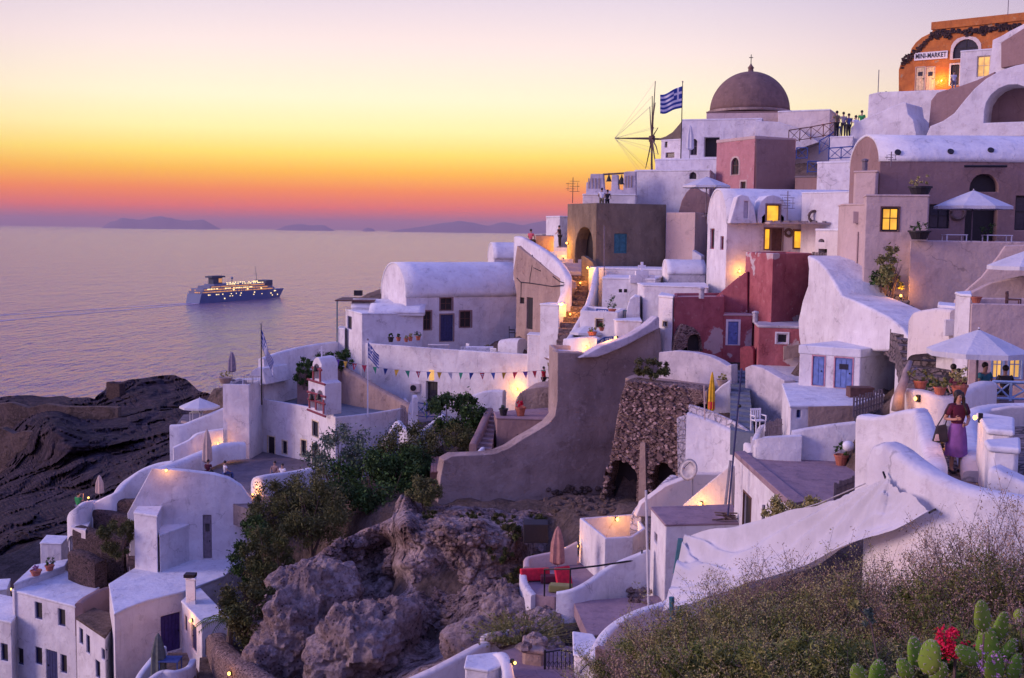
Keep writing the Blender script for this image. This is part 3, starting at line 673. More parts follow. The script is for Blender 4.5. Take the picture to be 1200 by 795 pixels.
    Es = [('spi', 'pel'), ('spi', 'che'), ('che', 'nc'), ('che', 'sL'), ('che', 'sR')]
    J['mL'] = J['sL'].lerp(J['eL'], .75 if detail else .6); J['mR'] = J['sR'].lerp(J['eR'], .75 if detail else .6); rad['mL'] = rad['mR'] = .05
    if sleeve: ks += ['mL', 'mR']; Es += [('sL', 'mL'), ('sR', 'mR')]
    JJ, rr = g(ks, .018 if not detail else .022); skin_mesh('shirt', JJ, Es, rr, top, t, 2 if detail else 1)
    if not skirt:
        ks = ['pel', 'pL', 'kL', 'aL', 'pR', 'kR', 'aR']; JJ, rr = g(ks, .016)
        skin_mesh('trousers', JJ, [('pel', 'pL'), ('pL', 'kL'), ('kL', 'aL'), ('pel', 'pR'), ('pR', 'kR'), ('kR', 'aR')], rr, legs, t, 1)
    else:
        m = MB(); rings = []; nn = 28
        for i, (f, rx, ry) in enumerate(((0, .135, .115), (.15, .175, .15), (.45, .205, .175), (.8, .225, .19), (1, .235, .195))):
            for k in range(nn):
                q = 2*math.pi*k/nn; fold = 1 + .07*f*math.sin(q*7+.5) + .04*f*math.sin(q*3)
                rings.append((rx*math.cos(q)*fold, ry*math.sin(q)*fold - .02, 1.03-.68*f + .012*math.sin(q*4)*f))
        m.add(rings, [(i*nn+k, i*nn+(k+1) % nn, (i+1)*nn+(k+1) % nn, (i+1)*nn+k) for i in range(4) for k in range(nn)])
        sk = m.build('skirt', legs, None, smooth=True); sk.parent = t
    h = ball((J['top'].x, J['top'].y+.018, J['top'].z-.028), .094, 1.02, 12, 8)
    if hair == 'long': h.tube([J['top']+V3((.03, -.04, .0)), J['hea']+V3((.085, -.03, -.02)), J['nek']+V3((.10, -.06, -.03)), J['che']+V3((.12, -.12, .02)), J['che']+V3((.13, -.13, -.1))], .055, 8, .02); h.tube([J['top']+V3((-.03, -.03, .01)), J['hea']+V3((-.075, .0, .0)), J['nek']+V3((-.07, .03, .0))], .045, 8, .02); h.tube([J['top']+V3((.0, .05, -.02)), J['hea']+V3((.02, .085, -.08)), J['nek']+V3((.03, .09, -.08)), J['che']+V3((.05, .09, -.02))], .075, 8, .035)
    ho = h.build('hair', 'hair', None, smooth=True); ho.parent = t
    for k in ('L', 'R'):
        a = J['a'+k]; b = J['t'+k]; f = MB(); mid = (a+b)/2; mid.z = b.z - .0; dv = (b-a); dv.z = 0; dv = dv.normalized() if dv.length > .01 else V3((0, -1, 0)); sdv = V3((dv.y, -dv.x, 0))
        f.obox(mid+dv*.01+V3((0, 0, .0)), dv*.125, sdv*.045, V3((0, 0, .028))); so = f.build('shoe', 'dark', None, bev=.02); so.parent = t
    return t, J
# ================================================================== SEA, ISLANDS, FAR SHORE
SEA = -120.0
m = MB(); 
ys = [-400, 0, 200, 600, 1500, 4000, 12000, 40000, 120000]; xs = [-90000, -20000, -4000, -1000, 0, 1000, 4000, 20000, 90000]
m.add([(x, y, SEA) for y in ys for x in xs], [(j*9+i, j*9+i+1, (j+1)*9+i+1, (j+1)*9+i) for j in range(8) for i in range(8)])
o = m.build('sea', 'sea'); o['kind'] = 'structure'
def island(name, prof, Y, seed, mat='hazed_rock'):
    P = []; us = np.linspace(prof[0][0], prof[-1][0], 60); n = len(us); rows = 7; V = []
    for j in range(rows):
        f = j/(rows-1)
        for i, u in enumerate(us):
            hz = Zat(u, np.interp(u, [p[0] for p in prof], [p[1] for p in prof]), Y); hgt = (hz-SEA)
            g = math.sin(math.pi*f)**.8; x = KX(u, Y+(f-.5)*Y*.10, 0).x
            V.append((x, Y+(f-.5)*Y*.10, SEA-3+max(0, hgt*.80+3)*g*(.35+.65*min(1, i/9, (n-1-i)/9))*(1+.12*noise.noise(Vector((u*.12, f*4, seed)))) if 0 < j < rows-1 else SEA-3))
    o = MB().add(V, [(j*n+i, j*n+i+1, (j+1)*n+i+1, (j+1)*n+i) for j in range(rows-1) for i in range(n-1)]).build(name, mat, smooth=True); o['kind'] = 'structure'
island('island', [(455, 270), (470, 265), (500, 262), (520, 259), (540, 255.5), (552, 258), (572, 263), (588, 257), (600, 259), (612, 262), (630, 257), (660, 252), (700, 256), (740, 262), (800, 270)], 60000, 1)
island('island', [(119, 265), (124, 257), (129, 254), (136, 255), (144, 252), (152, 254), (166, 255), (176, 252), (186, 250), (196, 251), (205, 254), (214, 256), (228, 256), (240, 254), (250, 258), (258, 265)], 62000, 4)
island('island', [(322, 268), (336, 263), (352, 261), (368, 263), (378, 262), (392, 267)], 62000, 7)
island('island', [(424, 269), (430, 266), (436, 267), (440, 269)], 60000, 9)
# dark headland with ruins
top = [(-60, 470), (0, 466), (18, 463), (30, 466), (60, 465), (90, 467), (112, 467), (120, 462), (123, 452), (130, 449), (140, 450), (150, 445), (160, 443), (175, 445), (190, 444), (205, 441), (216, 444), (222, 452), (232, 456), (245, 461), (300, 470)]
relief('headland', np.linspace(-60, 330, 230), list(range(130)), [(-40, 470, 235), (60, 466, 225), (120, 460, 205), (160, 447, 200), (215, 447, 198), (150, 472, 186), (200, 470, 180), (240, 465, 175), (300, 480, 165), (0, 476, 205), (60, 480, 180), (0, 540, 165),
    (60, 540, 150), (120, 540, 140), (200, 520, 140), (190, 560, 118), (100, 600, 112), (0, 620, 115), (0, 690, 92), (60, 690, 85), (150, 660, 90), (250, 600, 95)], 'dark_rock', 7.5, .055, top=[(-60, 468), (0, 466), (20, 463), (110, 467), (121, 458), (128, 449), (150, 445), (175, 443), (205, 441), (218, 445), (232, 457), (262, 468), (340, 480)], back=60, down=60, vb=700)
relief_v = None
# ruined walls on the headland
for i, (u, v, Y, w_, h_, lab) in enumerate([(58, 500, 176, 22, 6.5, 'long dark ruined wall on the headland above the sea'), (20, 530, 160, 13, 6, 'broken dark wall low on the left of the headland'), (136, 459, 196, 3.2, 3.0, 'small roofless ruin with a hole beside the pale rock')]):
    p = W(u, v, Y); f = Face((p.x-w_/2, p.y), (p.x+w_/2, p.y-2), (p.x, p.y+50)); t = thing('ruined_wall', lab, 'ruin', p)
    out = [(0, p.z-8), (w_, p.z-8)] + [(w_-w_*k/8, p.z+h_*.5*(1+.25*noise.noise(Vector((k*.9, i, 3))))) for k in range(9)]
    mm = MB(); n = len(out); fr = [f.pt(a, b) for a, b in out]; bk = [f.pt(a, b, -1.2) for a, b in out]; mm.add(fr+bk, [tuple(range(n)), tuple(range(2*n-1, n-1, -1))]+[(k, (k+1) % n, n+(k+1) % n, n+k) for k in range(n)])
    mm.build('wall', 'earth' if i < 2 else 'dark_rubble', t)

# ================================================================== LOWER LEFT HAMLET
BL = dict(frame='navy', pane='dark', mul=0, d=.14)
house('row_house', 'long white flat roofed house with six navy windows at the lower left corner', 'house', (88, 710, 62), [(88, 710), (14, 691), (63, 662), (116, 688)], 840,
      ops={0: [('win', 41, 706, 49, 726, BL), ('win', 68, 714, 76, 734, BL), ('win', 19, 760, 27, 779, BL), ('win', 41, 759, 49, 779, BL), ('door', 54, 763, 67, 800, dict(frame='navy', d=.14)), ('win', 71, 768, 78, 789, BL)]})
house('row_house', 'low white house behind the brown court wall, cut by the left edge of the photo', 'house', (13, 729, 63.4), [(13, 729), (-70, 710), (-50, 686), (32, 703)], 850, ops={0: [('win', 1, 755, 9, 775, BL)]})
house('court_house', 'narrow white house front with slit windows stepping down to the right', 'house', (123, 746, 58.2), [(123, 746), (89, 723), (110, 712), (140, 722)], 840, roof='earth',
      ops={0: [('win', 93, 737, 97, 755, BL), ('win', 101, 745, 105, 766, BL), ('win', 112, 775, 117, 795, BL), ('win', 119, 761.5, 124, 774, BL)]})
house('large_white_house', 'white house with a broad rounded flat roof and a big purple door', 'house', (134, 719, 57), [(134, 719), (150, 711), (172, 703), (213, 693), (262, 675), (284, 655), (180, 652), (128, 684)], 800,
      ops={2: [('door', 189, 720, 213, 764, dict(frame='purple_door', d=.2))], 3: [], 7: [('win', 127, 722, 131, 742, BL)]})
house('annex', 'small white lean-to with a pale flat roof and a lamp beside its blue door', 'house', (236, 728, 56.5), [(236, 728), (213, 704), (232, 686), (268, 724)], 778,
      ops={0: [('door', 224, 733, 230, 763, dict(frame='navy')), ('win', 216, 722, 219, 740, BL)], 3: [('win', 241, 749, 249, 768, dict(frame='brown_wood', pane='brown_wood', mul=0))]})
slab('rounded_wall', 'tall white house side with a curved shoulder and a door by the roof', 'wall', ((150, 66), (300, 67)), [(178, 549), (215, 552), (250, 556), (268, 561), (282, 570), (293, 585), (299, 603), (300, 668), (150, 676), (152, 640), (149, 602)], .6, ops=[('door', 238, 604, 248, 655, dict(frame='grey_wood', light=1))])
house('stepped_block', 'low white block stepping out of the rounded house beside the dry bush', 'house', (184, 604, 64), [(184, 604), (157, 600), (165, 588), (190, 592)], 662)
house('stepped_block', 'white inner yard wall beside the grey wooden door', 'house', (187, 627, 64), [(187, 627), (184, 610), (220, 608), (222, 614)], 664)
house('village_hut', 'small flat white hut with a thin canopy on the left slope', 'house', (72, 637, 74), [(47, 636), (72, 637), (80, 628), (55, 627)], 663, slab=.1)
house('village_hut', 'low white house with a sloping roof among terracotta pots at the left edge', 'house', (75, 663, 68), [(16, 684), (75, 663), (80, 655), (40, 662)], 700)
house('village_hut', 'dim white hut roof at the far left edge', 'house', (8, 690, 70), [(-30, 696), (8, 690), (12, 678), (-20, 680)], 720, slab=.1)
parapet('terrace_wall', 'warm lit round white parapet where the person in green stands', 'wall', [(112, 586, 72), (100, 588, 70), (88, 596, 69.5), (82, 606, 70), (84, 632, 70)], .35, 1.5)
floor('small_terrace', 'small lit terrace beside the stone walls', 'terrace', (95, 612, 70), [(83, 618), (100, 622), (112, 600), (96, 596)], 'cream')
for i, (u0, v0, u1, v1, Y, h_) in enumerate([(88, 640, 118, 664, 66, 3), (92, 612, 150, 642, 68, 2.6), (115, 592, 168, 618, 70, 2.6), (128, 580, 168, 596, 71, 2)]):
    p, q = (u0, v0+4, Y+1), (u1, v1-12 if i else v1-6, Y-.5)
    parapet('dry_stone_wall', ['lowest dark rubble retaining wall left of the white roofs', 'second dark rubble wall up from the white roofs', 'third dark rubble wall beside the bush', 'topmost dark rubble wall under the sloping path'][i], 'wall', [p, ((u0+u1)/2, (v0+v1)/2-3, Y), q], .9, h_, 'dark_rubble', group='dark dry stone terraces on the left slope', reg=.3)
parapet('sloping_wall', 'long white wall running down the slope past the closed umbrella', 'wall', [(203, 540, 73), (185, 543, 73), (165, 551, 72.5), (148, 563, 72), (136, 576, 71), (122, 583, 71), (106, 592, 71), (104, 606, 70.5)], .5, 1.9)
parapet('retaining_wall', 'brown curved wall around the dark sunken court', 'wall', [(92, 707, 62), (100, 700, 63), (115, 692, 64), (127, 688, 65)], .4, 1.8, 'mauve')
stairs('stairs', 'dark steps climbing behind the rounded white wall', (150, 655, 66), (165, 655, 66), (135, 588, 74), (165, 588, 74), 9)
parapet('small_parapet', 'white stair wall below the purple door', 'wall', [(192, 757, 55), (178, 772, 54), (164, 790, 53), (160, 800, 52.6)], .3, 3)
parapet('small_parapet', 'curved white terrace wall at the bottom of the hamlet', 'wall', [(226, 772, 53), (221, 781, 52), (206, 786, 51), (190, 786, 51), (176, 795, 50.5)], .3, 3)
floor('doorstep', 'brick red landing in front of the purple door', 'terrace', (205, 768, 55), [(192, 768), (186, 800), (232, 800), (219, 765)], 'earth')
floor('lane', '', '', (240, 780, 54), [(234, 771), (232, 810), (268, 810), (252, 768)], 'earth', kind='structure')
stairs('stairs', 'brick steps up to the purple door', (198, 777, 54), (216, 777, 54), (197, 765, 55.6), (215, 765, 55.6), 4, 'earth')
parapet('rubble_wall', 'low rubble wall beside the lane, lit at its foot', 'wall', [(254, 742, 56), (262, 757, 53), (280, 772, 50), (305, 790, 47), (320, 800, 46)], 1.0, 2.5, 'rubble', reg=.2)

# ================================================================== CHURCH AND ITS TERRACES
zfl = Zat(345, 553, 76)
PT = dict(frame='dark', pane='glass', mul=0, trim='cream_trim', tw=.08, d=.14)
house('church', 'white two storey chapel with a blue grey roof terrace, windows trimmed in cream', 'church', (393, 489.5, 75), [(290, 465), (345, 474), (361, 477), (393, 489.5), (440, 484), (482, 477), (468, 452), (350, 452)], 556, rim=.45, roof='floor_blue', rt=.22,
      ops={0: [('win', 300, 509, 305, 524, PT), ('door', 314, 512, 322, 546, PT), ('win', 331, 517, 336.5, 532, PT)], 2: [('win', 366, 494, 373, 512, PT), ('door', 366, 521, 373, 550, PT)], 1: [('win', 353, 516, 359, 535, PT)], 3: []})
t, fc = slab('bell_tower', 'white bell tower of the chapel with red trim and arched openings', 'bell tower', ((361, 74.6), (382, 73.4)), [(361, 480), (361, 444), (366, 445), (366, 426), (368, 421), (371, 418.5), (374, 420), (377, 427), (377, 447), (381, 450), (381, 487.5)], 1.3,
     ops=[('opening', 364, 456, 369, 478, dict(arch=1, d=.3, pane='white')), ('opening', 372, 458, 378, 482, dict(arch=1, d=.3, pane='white')), ('opening', 368, 427, 374, 444, dict(arch=1, d=.3, pane='white'))])
for (ua, va, ub, vb) in [(360.5, 444.5, 381.5, 451), (360.5, 459, 382, 465.5), (360.5, 480, 382, 488.5), (361, 467.5, 381.5, 474), (366, 431, 377.5, 434)]:
    s0, z0 = fc.pix(ua, va); s1, z1 = fc.pix(ub, vb); mm = MB(); zc = (z0+z1)/2; a_, b_ = fc.pt(s0, z0, .03), fc.pt(s1, z1, .03)
    mm.tube([a_, b_], .075, 4); mm.build('red_moulding', 'red_trim', t)
for (u, v) in [(363, 470), (370.5, 472), (379.5, 477), (367.5, 438), (375.5, 439)]:
    s0, z0 = fc.pix(u, v); mm = MB(); fc.fbox(mm, s0-.06, s0+.06, z0-.45, z0+.45, 0, .06); mm.build('column', 'red_trim', t)
for (u, v) in [(366.5, 464), (375, 464), (371, 431)]:
    s0, z0 = fc.pix(u, v); p = fc.pt(s0, z0, .12); MB().lathe(p, [(.19, -.22), (.15, -.15), (.11, .0), (.06, .1), (.02, .14)], 10).build('bell', 'bell_bronze', t, smooth=True)
p = fc.pt(*fc.pix(371, 417), -.4); c_ = MB().box(p.x-.04, p.x+.04, p.y-.04, p.y+.04, p.z-.2, p.z+.55).box(p.x-.17, p.x+.17, p.y-.035, p.y+.035, p.z+.26, p.z+.34); c_.build('cross', 'white_paint', t)
house('tower_base', 'plain white block behind the bell tower on the roof terrace', 'wall', (391, 449, 75.6), [(380, 448), (391, 449), (391, 447), (381, 446)], 485, deep=.3, reg=False)
slab('arched_wall', 'white arched upright behind the bell tower', 'wall', ((375, 75.6), (387, 75.2)), [(375, 450), (375, 420), (378, 417.5), (382, 419), (385, 425), (386, 450)], .8)
house('terrace_house', 'tall pale white house with a closed umbrella on its roof', 'house', (292, 451, 80), [(261, 450), (292, 451), (310, 444), (278, 443)], 540, rim=.2, rt=.2, roof='floor_grey')
slab('arched_wall', 'low rounded white vault end on the roof behind the closed umbrella', 'wall', ((290, 82.5), (308, 82)), [(289, 451), (290, 443), (295, 435), (301, 431), (308, 432), (312, 451)], 3)
parapet('terrace_wall', 'high curved white wall rising behind the chapel roof', 'wall', [(306, 420, 83), (318, 415.5, 84), (333, 411, 85), (350, 407, 86.5), (372, 403, 89), (399, 400, 91)], .5, 3.6, reg=3.4)
parapet('retaining_wall', 'brown wall with a sloping coping beside the chapel roof', 'wall', [(401, 430, 85), (415, 437, 83.6), (440, 452, 82), (460, 463, 81), (483, 476, 79)], .6, 3.2, 'tan', reg=3)
parapet('retaining_wall', 'dark brown wall under the hanging plant', 'wall', [(349, 428, 84), (365, 434, 84), (385, 432, 84), (402, 430, 85)], .6, 3.2, 'mauve', reg=3)
floor('church_terrace', 'grey stone terrace in front of the chapel where people sit', 'terrace', (345, 553, 76), [(238, 520), (290, 524), (400, 540), (395, 580), (318, 590), (305, 602), (230, 575)], 'floor_grey', h=1.2, sink=1.6)
parapet('terrace_wall', 'white terrace wall with a glowing rounded end beside the chapel', 'wall', [(299, 566, 70), (301, 559, 69.3), (312, 556.5, 69), (345, 552, 71), (372, 546, 72), (396, 538, 73.5)], .5, 3.2, reg=2.9)
parapet('terrace_wall', 'pale ramp wall running along the grey chapel terrace', 'wall', [(184, 549, 71), (210, 540, 73), (240, 528, 76), (262, 520, 78), (285, 518, 79)], .9, 1.1, 'white')
parapet('terrace_wall', 'white sloping wall of the terrace with the open umbrella', 'wall', [(200, 498, 82), (215, 497, 82), (228, 492, 82.5), (245, 485, 83), (262, 478, 83.5)], .5, 3.5, reg=3.2)
parapet('terrace_wall', 'curved inner wall between the two sea terraces', 'wall', [(203, 524, 79), (222, 515, 79.4), (233, 507, 79.8), (262, 502, 80)], .4, 1.6)
floor('sea_terrace', 'small terrace under the open umbrella by the sea', 'terrace', (234, 497, 84), [(205, 500), (262, 496), (262, 484), (215, 486)], 'floor_grey', h=.6)
parapet('terrace_wall', 'low dark planter wall under the open umbrella', 'wall', [(214, 493, 84.5), (225, 495, 84), (245, 492, 84)], .3, .8, 'brown')

# ================================================================== LONG VAULTED HOUSE
FR = dict(frame='brown_wood', pane='dark', trim='mauve', tw=.10, d=.16)
root, P, zb, zs = vaulted('vaulted_house', 'long white barrel vaulted house with a navy door and pink stone window frames', 'house', (476, 88), 25, 9.6, 5.7, 401, 349, 2.5,
    ops={0: [('win', 496, 365, 505, 387, FR), ('door', 516, 369, 531, 400, dict(frame='navy', trim='mauve', tw=.1)), ('win', 516, 346, 530, 364, dict(frame='brown_wood', pane='dark', trim='mauve', tw=.1, mul=1)), ('win', 539, 365, 552, 384, FR)]})
f0 = Face(P[0], P[1], (P[2])); s0, z0 = f0.pix(523, 344); mm = MB()
house('annex_house', 'white two storey annex with navy slit windows left of the vaulted house', 'house', (424, 367, 86.5), [(405, None, 91), (424, None, 86.5), (496, None, 87.5), (482, None, 92)], 465,
      ops={0: [('win', 407, 371, 412, 386, BL)], 1: [('win', 427, 374, 431, 386, BL)] if False else []})
t, P2, _, _ = vaulted('low_vault', 'shallow white vault on the annex roof', 'roof', (433, 87), 2, 4.0, 4.2, 368, 367, .55, deep=.1)
t, P2, _, _ = vaulted('low_vault', 'second shallow vault behind it on the annex', 'roof', (412, 90), 2, 4.0, 3.2, 366, 361, .55, deep=.3)
house('terrace_block', 'long curved white retaining wall under the vaulted house, strung with bunting', 'wall', (619, 415.5, 79.5), [(428, None, 86), (470, None, 84.4), (520, None, 82.4), (570, None, 80.8), (619, 415.5), (650, None, 84), (612, None, 93), (470, None, 95)], 500, rim=.75, rt=.3, roof='floor_grey', deep=2,
      ops={1: [('door', 499, 447.5, 512.5, 497, dict(frame='dark', light=1, d=.3))][:1], 2: [], })
house('terrace_pier', 'square white pillar at the end of the long terrace wall', 'pillar', (620, 392, 78.8), [(618, None, 79), (637, None, 78.4), (640, None, 80.2), (621, None, 80.8)], 476, slab=.1, bev=.1)
parapet('terrace_wall', 'white slanting wall beside the stairs under the glowing lamp', 'wall', [(553, 464, 77.6), (566, 459, 77.2), (580, 457, 77), (591, 457.5, 76.7)], .5, 2.8, reg=2.6)
parapet('terrace_wall', 'low white dividing wall on the table terrace', 'wall', [(590, 398, 84), (600, 396.5, 83.5), (612, 397, 83)], 1.2, 1.2)
parapet('path_wall', 'wavy white wall along the stepped path below the blue gate', 'wall', [(449, 521, 70.5), (456, 506, 70.3), (466, 493, 70.6), (472, 499, 70.2), (482, 506, 69.6), (494, 504, 69.8), (507, 495, 70.8), (519, 486, 72)], .35, 1.7, reg=1.3)
parapet('path_wall', 'white upright end of the chapel terrace beside the small gate', 'wall', [(481, 479, 76), (483, 471, 75.6), (485.5, 463, 75.4), (487, 466, 74.6)], .3, 2.4)
floor('gate_landing', 'grey landing behind the blue gate', 'terrace', (500, 491, 77), [(484, 496), (520, 492), (516, 480), (484, 484)], 'floor_grey', h=.8)
house('white_house', 'plain white house by the upper steps against the sea', 'house', (655, 253, 96), [(640, None, 99), (656, None, 96), (668, None, 98), (655, None, 102)], 290)
vaulted('small_vault', 'small white vault peeping over the long vaulted house', 'house', (579, 100), 10, 3.2, 3.4, 320, 304, 1.35)
slab('cracked_wall', 'cracked brown plaster stair wall with a narrow dark door', 'wall', ((603, 86), (668, 79)), [(606, 288), (613, 294), (630, 307), (648, 322), (663, 330), (664, 338), (657, 352), (655, 404), (604, 404), (605, 345), (601, 320)], .8, 'tan', ops=[('door', 617, 349, 624, 386, dict(frame='dark', d=.2)), ('opening', 609, 349, 614, 356, dict(d=.2))])
parapet('stair_wall', 'thick white sloping parapet of the main steps where a man sits', 'wall', [(606, 277, 87), (613, 278, 86), (624, 284, 84.6), (639, 293, 82.8), (653, 304, 81.2), (662, 315, 80), (666, 326, 79), (661, 342, 78.6), (655, 358, 78)], .5, 3.2, reg=3.6)
parapet('stair_wall', 'low brown wall at the top of the steps', 'wall', [(627, 275.5, 88), (648, 276, 88.5)], .4, 1.2, 'tan')
house('lit_pier', 'warm lit pale pier at the foot of the main steps', 'pillar', (655, 357, 76.5), [(633, None, 77.5), (655, None, 76.5), (664, None, 78), (645, None, 79)], 420)
stairs('stairs', 'main flight of worn steps lit by two lamps', (652, 408, 74.6), (674, 402, 74.2), (668, 322, 84), (693, 324, 83.2), 13, 'stair_stone')
stairs('stairs', 'upper flight of lamp lit steps in front of the stone chapel', (668, 322, 84), (693, 324, 83.2), (643, 290, 92), (668, 290, 91), 7, 'cream')
slab('stair_wall', 'short ochre wall with a lamp beside the pointed doorway', 'wall', ((681, 82.9), (696, 82.3)), [(681, 300), (684, 300), (694, 307), (696, 312), (696, 335), (681, 335)], .5, 'cement')

# ================================================================== STONE CHAPEL, BELLS, WINDMILL HOUSE
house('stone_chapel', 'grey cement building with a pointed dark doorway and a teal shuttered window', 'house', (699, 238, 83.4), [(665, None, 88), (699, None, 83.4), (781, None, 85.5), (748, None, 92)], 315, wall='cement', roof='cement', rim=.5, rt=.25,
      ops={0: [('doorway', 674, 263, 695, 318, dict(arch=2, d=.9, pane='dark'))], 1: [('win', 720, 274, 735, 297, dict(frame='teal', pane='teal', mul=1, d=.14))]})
house('plaster_block', 'pale plastered block joined to the cement building', 'house', (815, 249, 83), [(781, None, 85), (815, None, 83), (829, None, 87), (796, None, 91)], 318, wall='pale_pink', roof='tan', rim=.3)
slab('plaster_block', 'small white buttress under the pale plastered block', 'wall', ((811, 81.8), (823, 81.5)), [(811, 293), (822, 300), (822, 330), (811, 330)], .8)
slab('belfry', 'weathered stone belfry with two hanging bells and baluster panels', 'belfry', ((688, 92), (744, 91)), [(686, 240), (687, 214), (691, 213), (692, 204), (707, 204), (708, 222), (716, 224), (717, 205), (724, 205), (725, 222), (730, 223), (731, 202), (735, 201), (745, 201), (745, 240)], .5, 'stained')
bf, fb = bpy.data.objects['belfry'], Face(KX(688, 92, 3), KX(744, 91, 3), Vector((0, 200)))
s0, z0 = fb.pix(706, 204.5); s1, z1 = fb.pix(732, 203); MB().tube([fb.pt(s0, z0, -.2), fb.pt(s1, z1, -.2)], .07, 5).build('beam', 'bark', bf)
for u, v, q_ in ((713, 209, .8), (728, 211, 1.1)):
    s0, z0 = fb.pix(u, v); c_ = fb.pt(s0, z0, -.2); MB().lathe(c_, [(.30*q_, -.30*q_), (.22*q_, -.2*q_), (.15*q_, .05), (.07, .2*q_), (.02, .42)], 12).build('bell', 'bell_bronze', bf, smooth=True)
for us, v0, v1 in (((690, 694, 698, 702), 209, 221), ((733, 736.5, 740), 206, 220)):
    for u in us: s0, z0 = fb.pix(u, v1); s1, z1 = fb.pix(u, v0); mm = MB(); fb.fbox(mm, s0-.05, s0+.05, z0, z1, .0, .04); mm.build('baluster', 'brown', bf)
house('white_terrace', 'long white wall stepping up behind the belfry', 'wall', (748, 200, 93), [(745, None, 92.5), (832, None, 90), (838, None, 97), (748, None, 99)], 262, ops={0: [('win', 808, 200, 816, 210, dict(arch=1, frame='dark', pane='dark', mul=0)) ]})
house('white_terrace', 'lower white arched wall beneath the two bells', 'wall', (684, 227, 90), [(683, None, 90.5), (745, None, 89.5), (748, None, 94), (686, None, 95)], 262)
house('white_terrace', 'white wall below the windmill house terrace', 'wall', (770, 186, 97), [(768, None, 97.5), (852, None, 95), (856, None, 102), (772, None, 105)], 225)
house('white_terrace', 'tall stepped white wall at the foot of the windmill frame', 'wall', (745, 199, 97.5), [(744, None, 98), (771, None, 97), (773, None, 102), (746, None, 103)], 240)
house('windmill_house', 'white upper house with an arched window and an open dark doorway under the dome', 'house', (800, 140, 103), [(799, None, 103), (893, None, 101), (898, None, 108), (803, None, 110)], 190,
      ops={0: [('win', 809, 163, 817, 182, dict(arch=1, frame='grey_wood', pane='dark', d=.2)), ('doorway', 825, 161, 843, 184, dict(d=.8)), ]})
house('windmill_house', 'narrow white side of the upper house facing the sunset', 'house', (776, 163, 104), [(775, None, 105), (799, None, 103.4), (800, None, 108), (778, None, 110)], 190, ops={0: [('win', 779, 166, 782, 173, dict(frame='brown_wood', mul=0)), ('win', 780, 179, 790, 185, dict(frame='brown_wood', mul=0))]})
slab('windmill_roof', 'dark curved grey roof end beside the windmill sails', 'roof', ((771, 107), (800, 106)), [(771, 163), (780, 160), (788, 155), (794, 148), (799, 142), (799, 166), (775, 165)], 5, 'cement')
# domed church
p = W(880, 129, 108); zd = p.z
house('domed_church', 'old church with a round brown dome on a plastered drum', 'church', (829, 131, 105), [(828, None, 105), (920, None, 103.4), (925, None, 112), (832, None, 114)], 190, wall='pale_pink', roof='dome_rock')
dome = bpy.data.objects['domed_church']
dm = MB(); rd = 46.3*107/1400
dm.lathe((p.x, p.y+.6, zd-.1), [(rd*math.cos(q)*(1 if q < 1.5 else 1), rd*1.0*math.sin(q)) for q in [i*math.pi/2/16 for i in range(16)]] + [(.25, rd), (.22, rd+.25), (.30, rd+.32), (.12, rd+.55), (.04, rd+.72)], 48)
od = dm.build('dome', 'dome_rock', dome, smooth=True)
mm = MB().box(p.x-.03, p.x+.03, p.y+.57, p.y+.63, zd+rd+.6, zd+rd+1.4).box(p.x-.18, p.x+.18, p.y+.575, p.y+.625, zd+rd+1.1, zd+rd+1.16); mm.build('cross', 'iron', od)
mm = MB(); mm.lathe((p.x, p.y+.6, zd-.3), [(rd+.05, 0), (rd+.16, .03), (rd+.16, .22), (rd+.02, .26)], 48); mm.build('cornice', 'brown', dome)
house('white_block', 'cream white block right of the dome, glowing on its right side', 'house', (914, 129.5, 101), [(912, None, 101.5), (973, None, 99.5), (984, None, 105), (920, None, 107)], 185, wall='cream')
slab('sloping_roof', 'sloping white roof edge between the dome and the fence', 'wall', ((885, 99.5), (930, 98.5)), [(885, 141), (890, 142), (912, 143), (935, 150), (960, 167), (890, 190), (885, 190)], 2)
house('pink_house', 'pink plastered house with a small arched window above another', 'house', (885, 159, 86.5), [(840, None, 91), (885, None, 86.5), (933, None, 88.6), (892, None, 94)], 222, wall='pink', roof='pale_pink', slab=.25,
      ops={0: [('win', 857, 185, 866, 205, dict(arch=1, frame='brown_wood', pane='dark', trim='pale_pink', tw=.12)), ('win', 868, 213, 874, 222, dict(frame='brown_wood', pane='dark', trim='pale_pink', mul=0))]})
slab('mauve_side', 'side of the pink house, its shade painted as mauve, with a faint stair line', 'wall', ((887, 86.3), (932, 88.3)), [(886, 163), (932, 164), (932, 223), (886, 223)], .06, 'mauve')  # thin mauve sheet over the pink side; its colour carries the shade
house('low_block', 'low mauve block under the blue railing', 'wall', (934, 206, 84), [(932, None, 84.5), (960, None, 83.5), (962, None, 88), (936, None, 89)], 226, wall='mauve', roof='floor_grey')
slab('brown_arch', 'brown arched staircase vault under the pale umbrella', 'wall', ((798, 86.4), (830, 86)), [(795, 250), (799, 235), (804, 226), (810, 220), (816, 219), (822, 224), (828, 226), (835, 235), (835, 250)], 2.5, 'mauve')

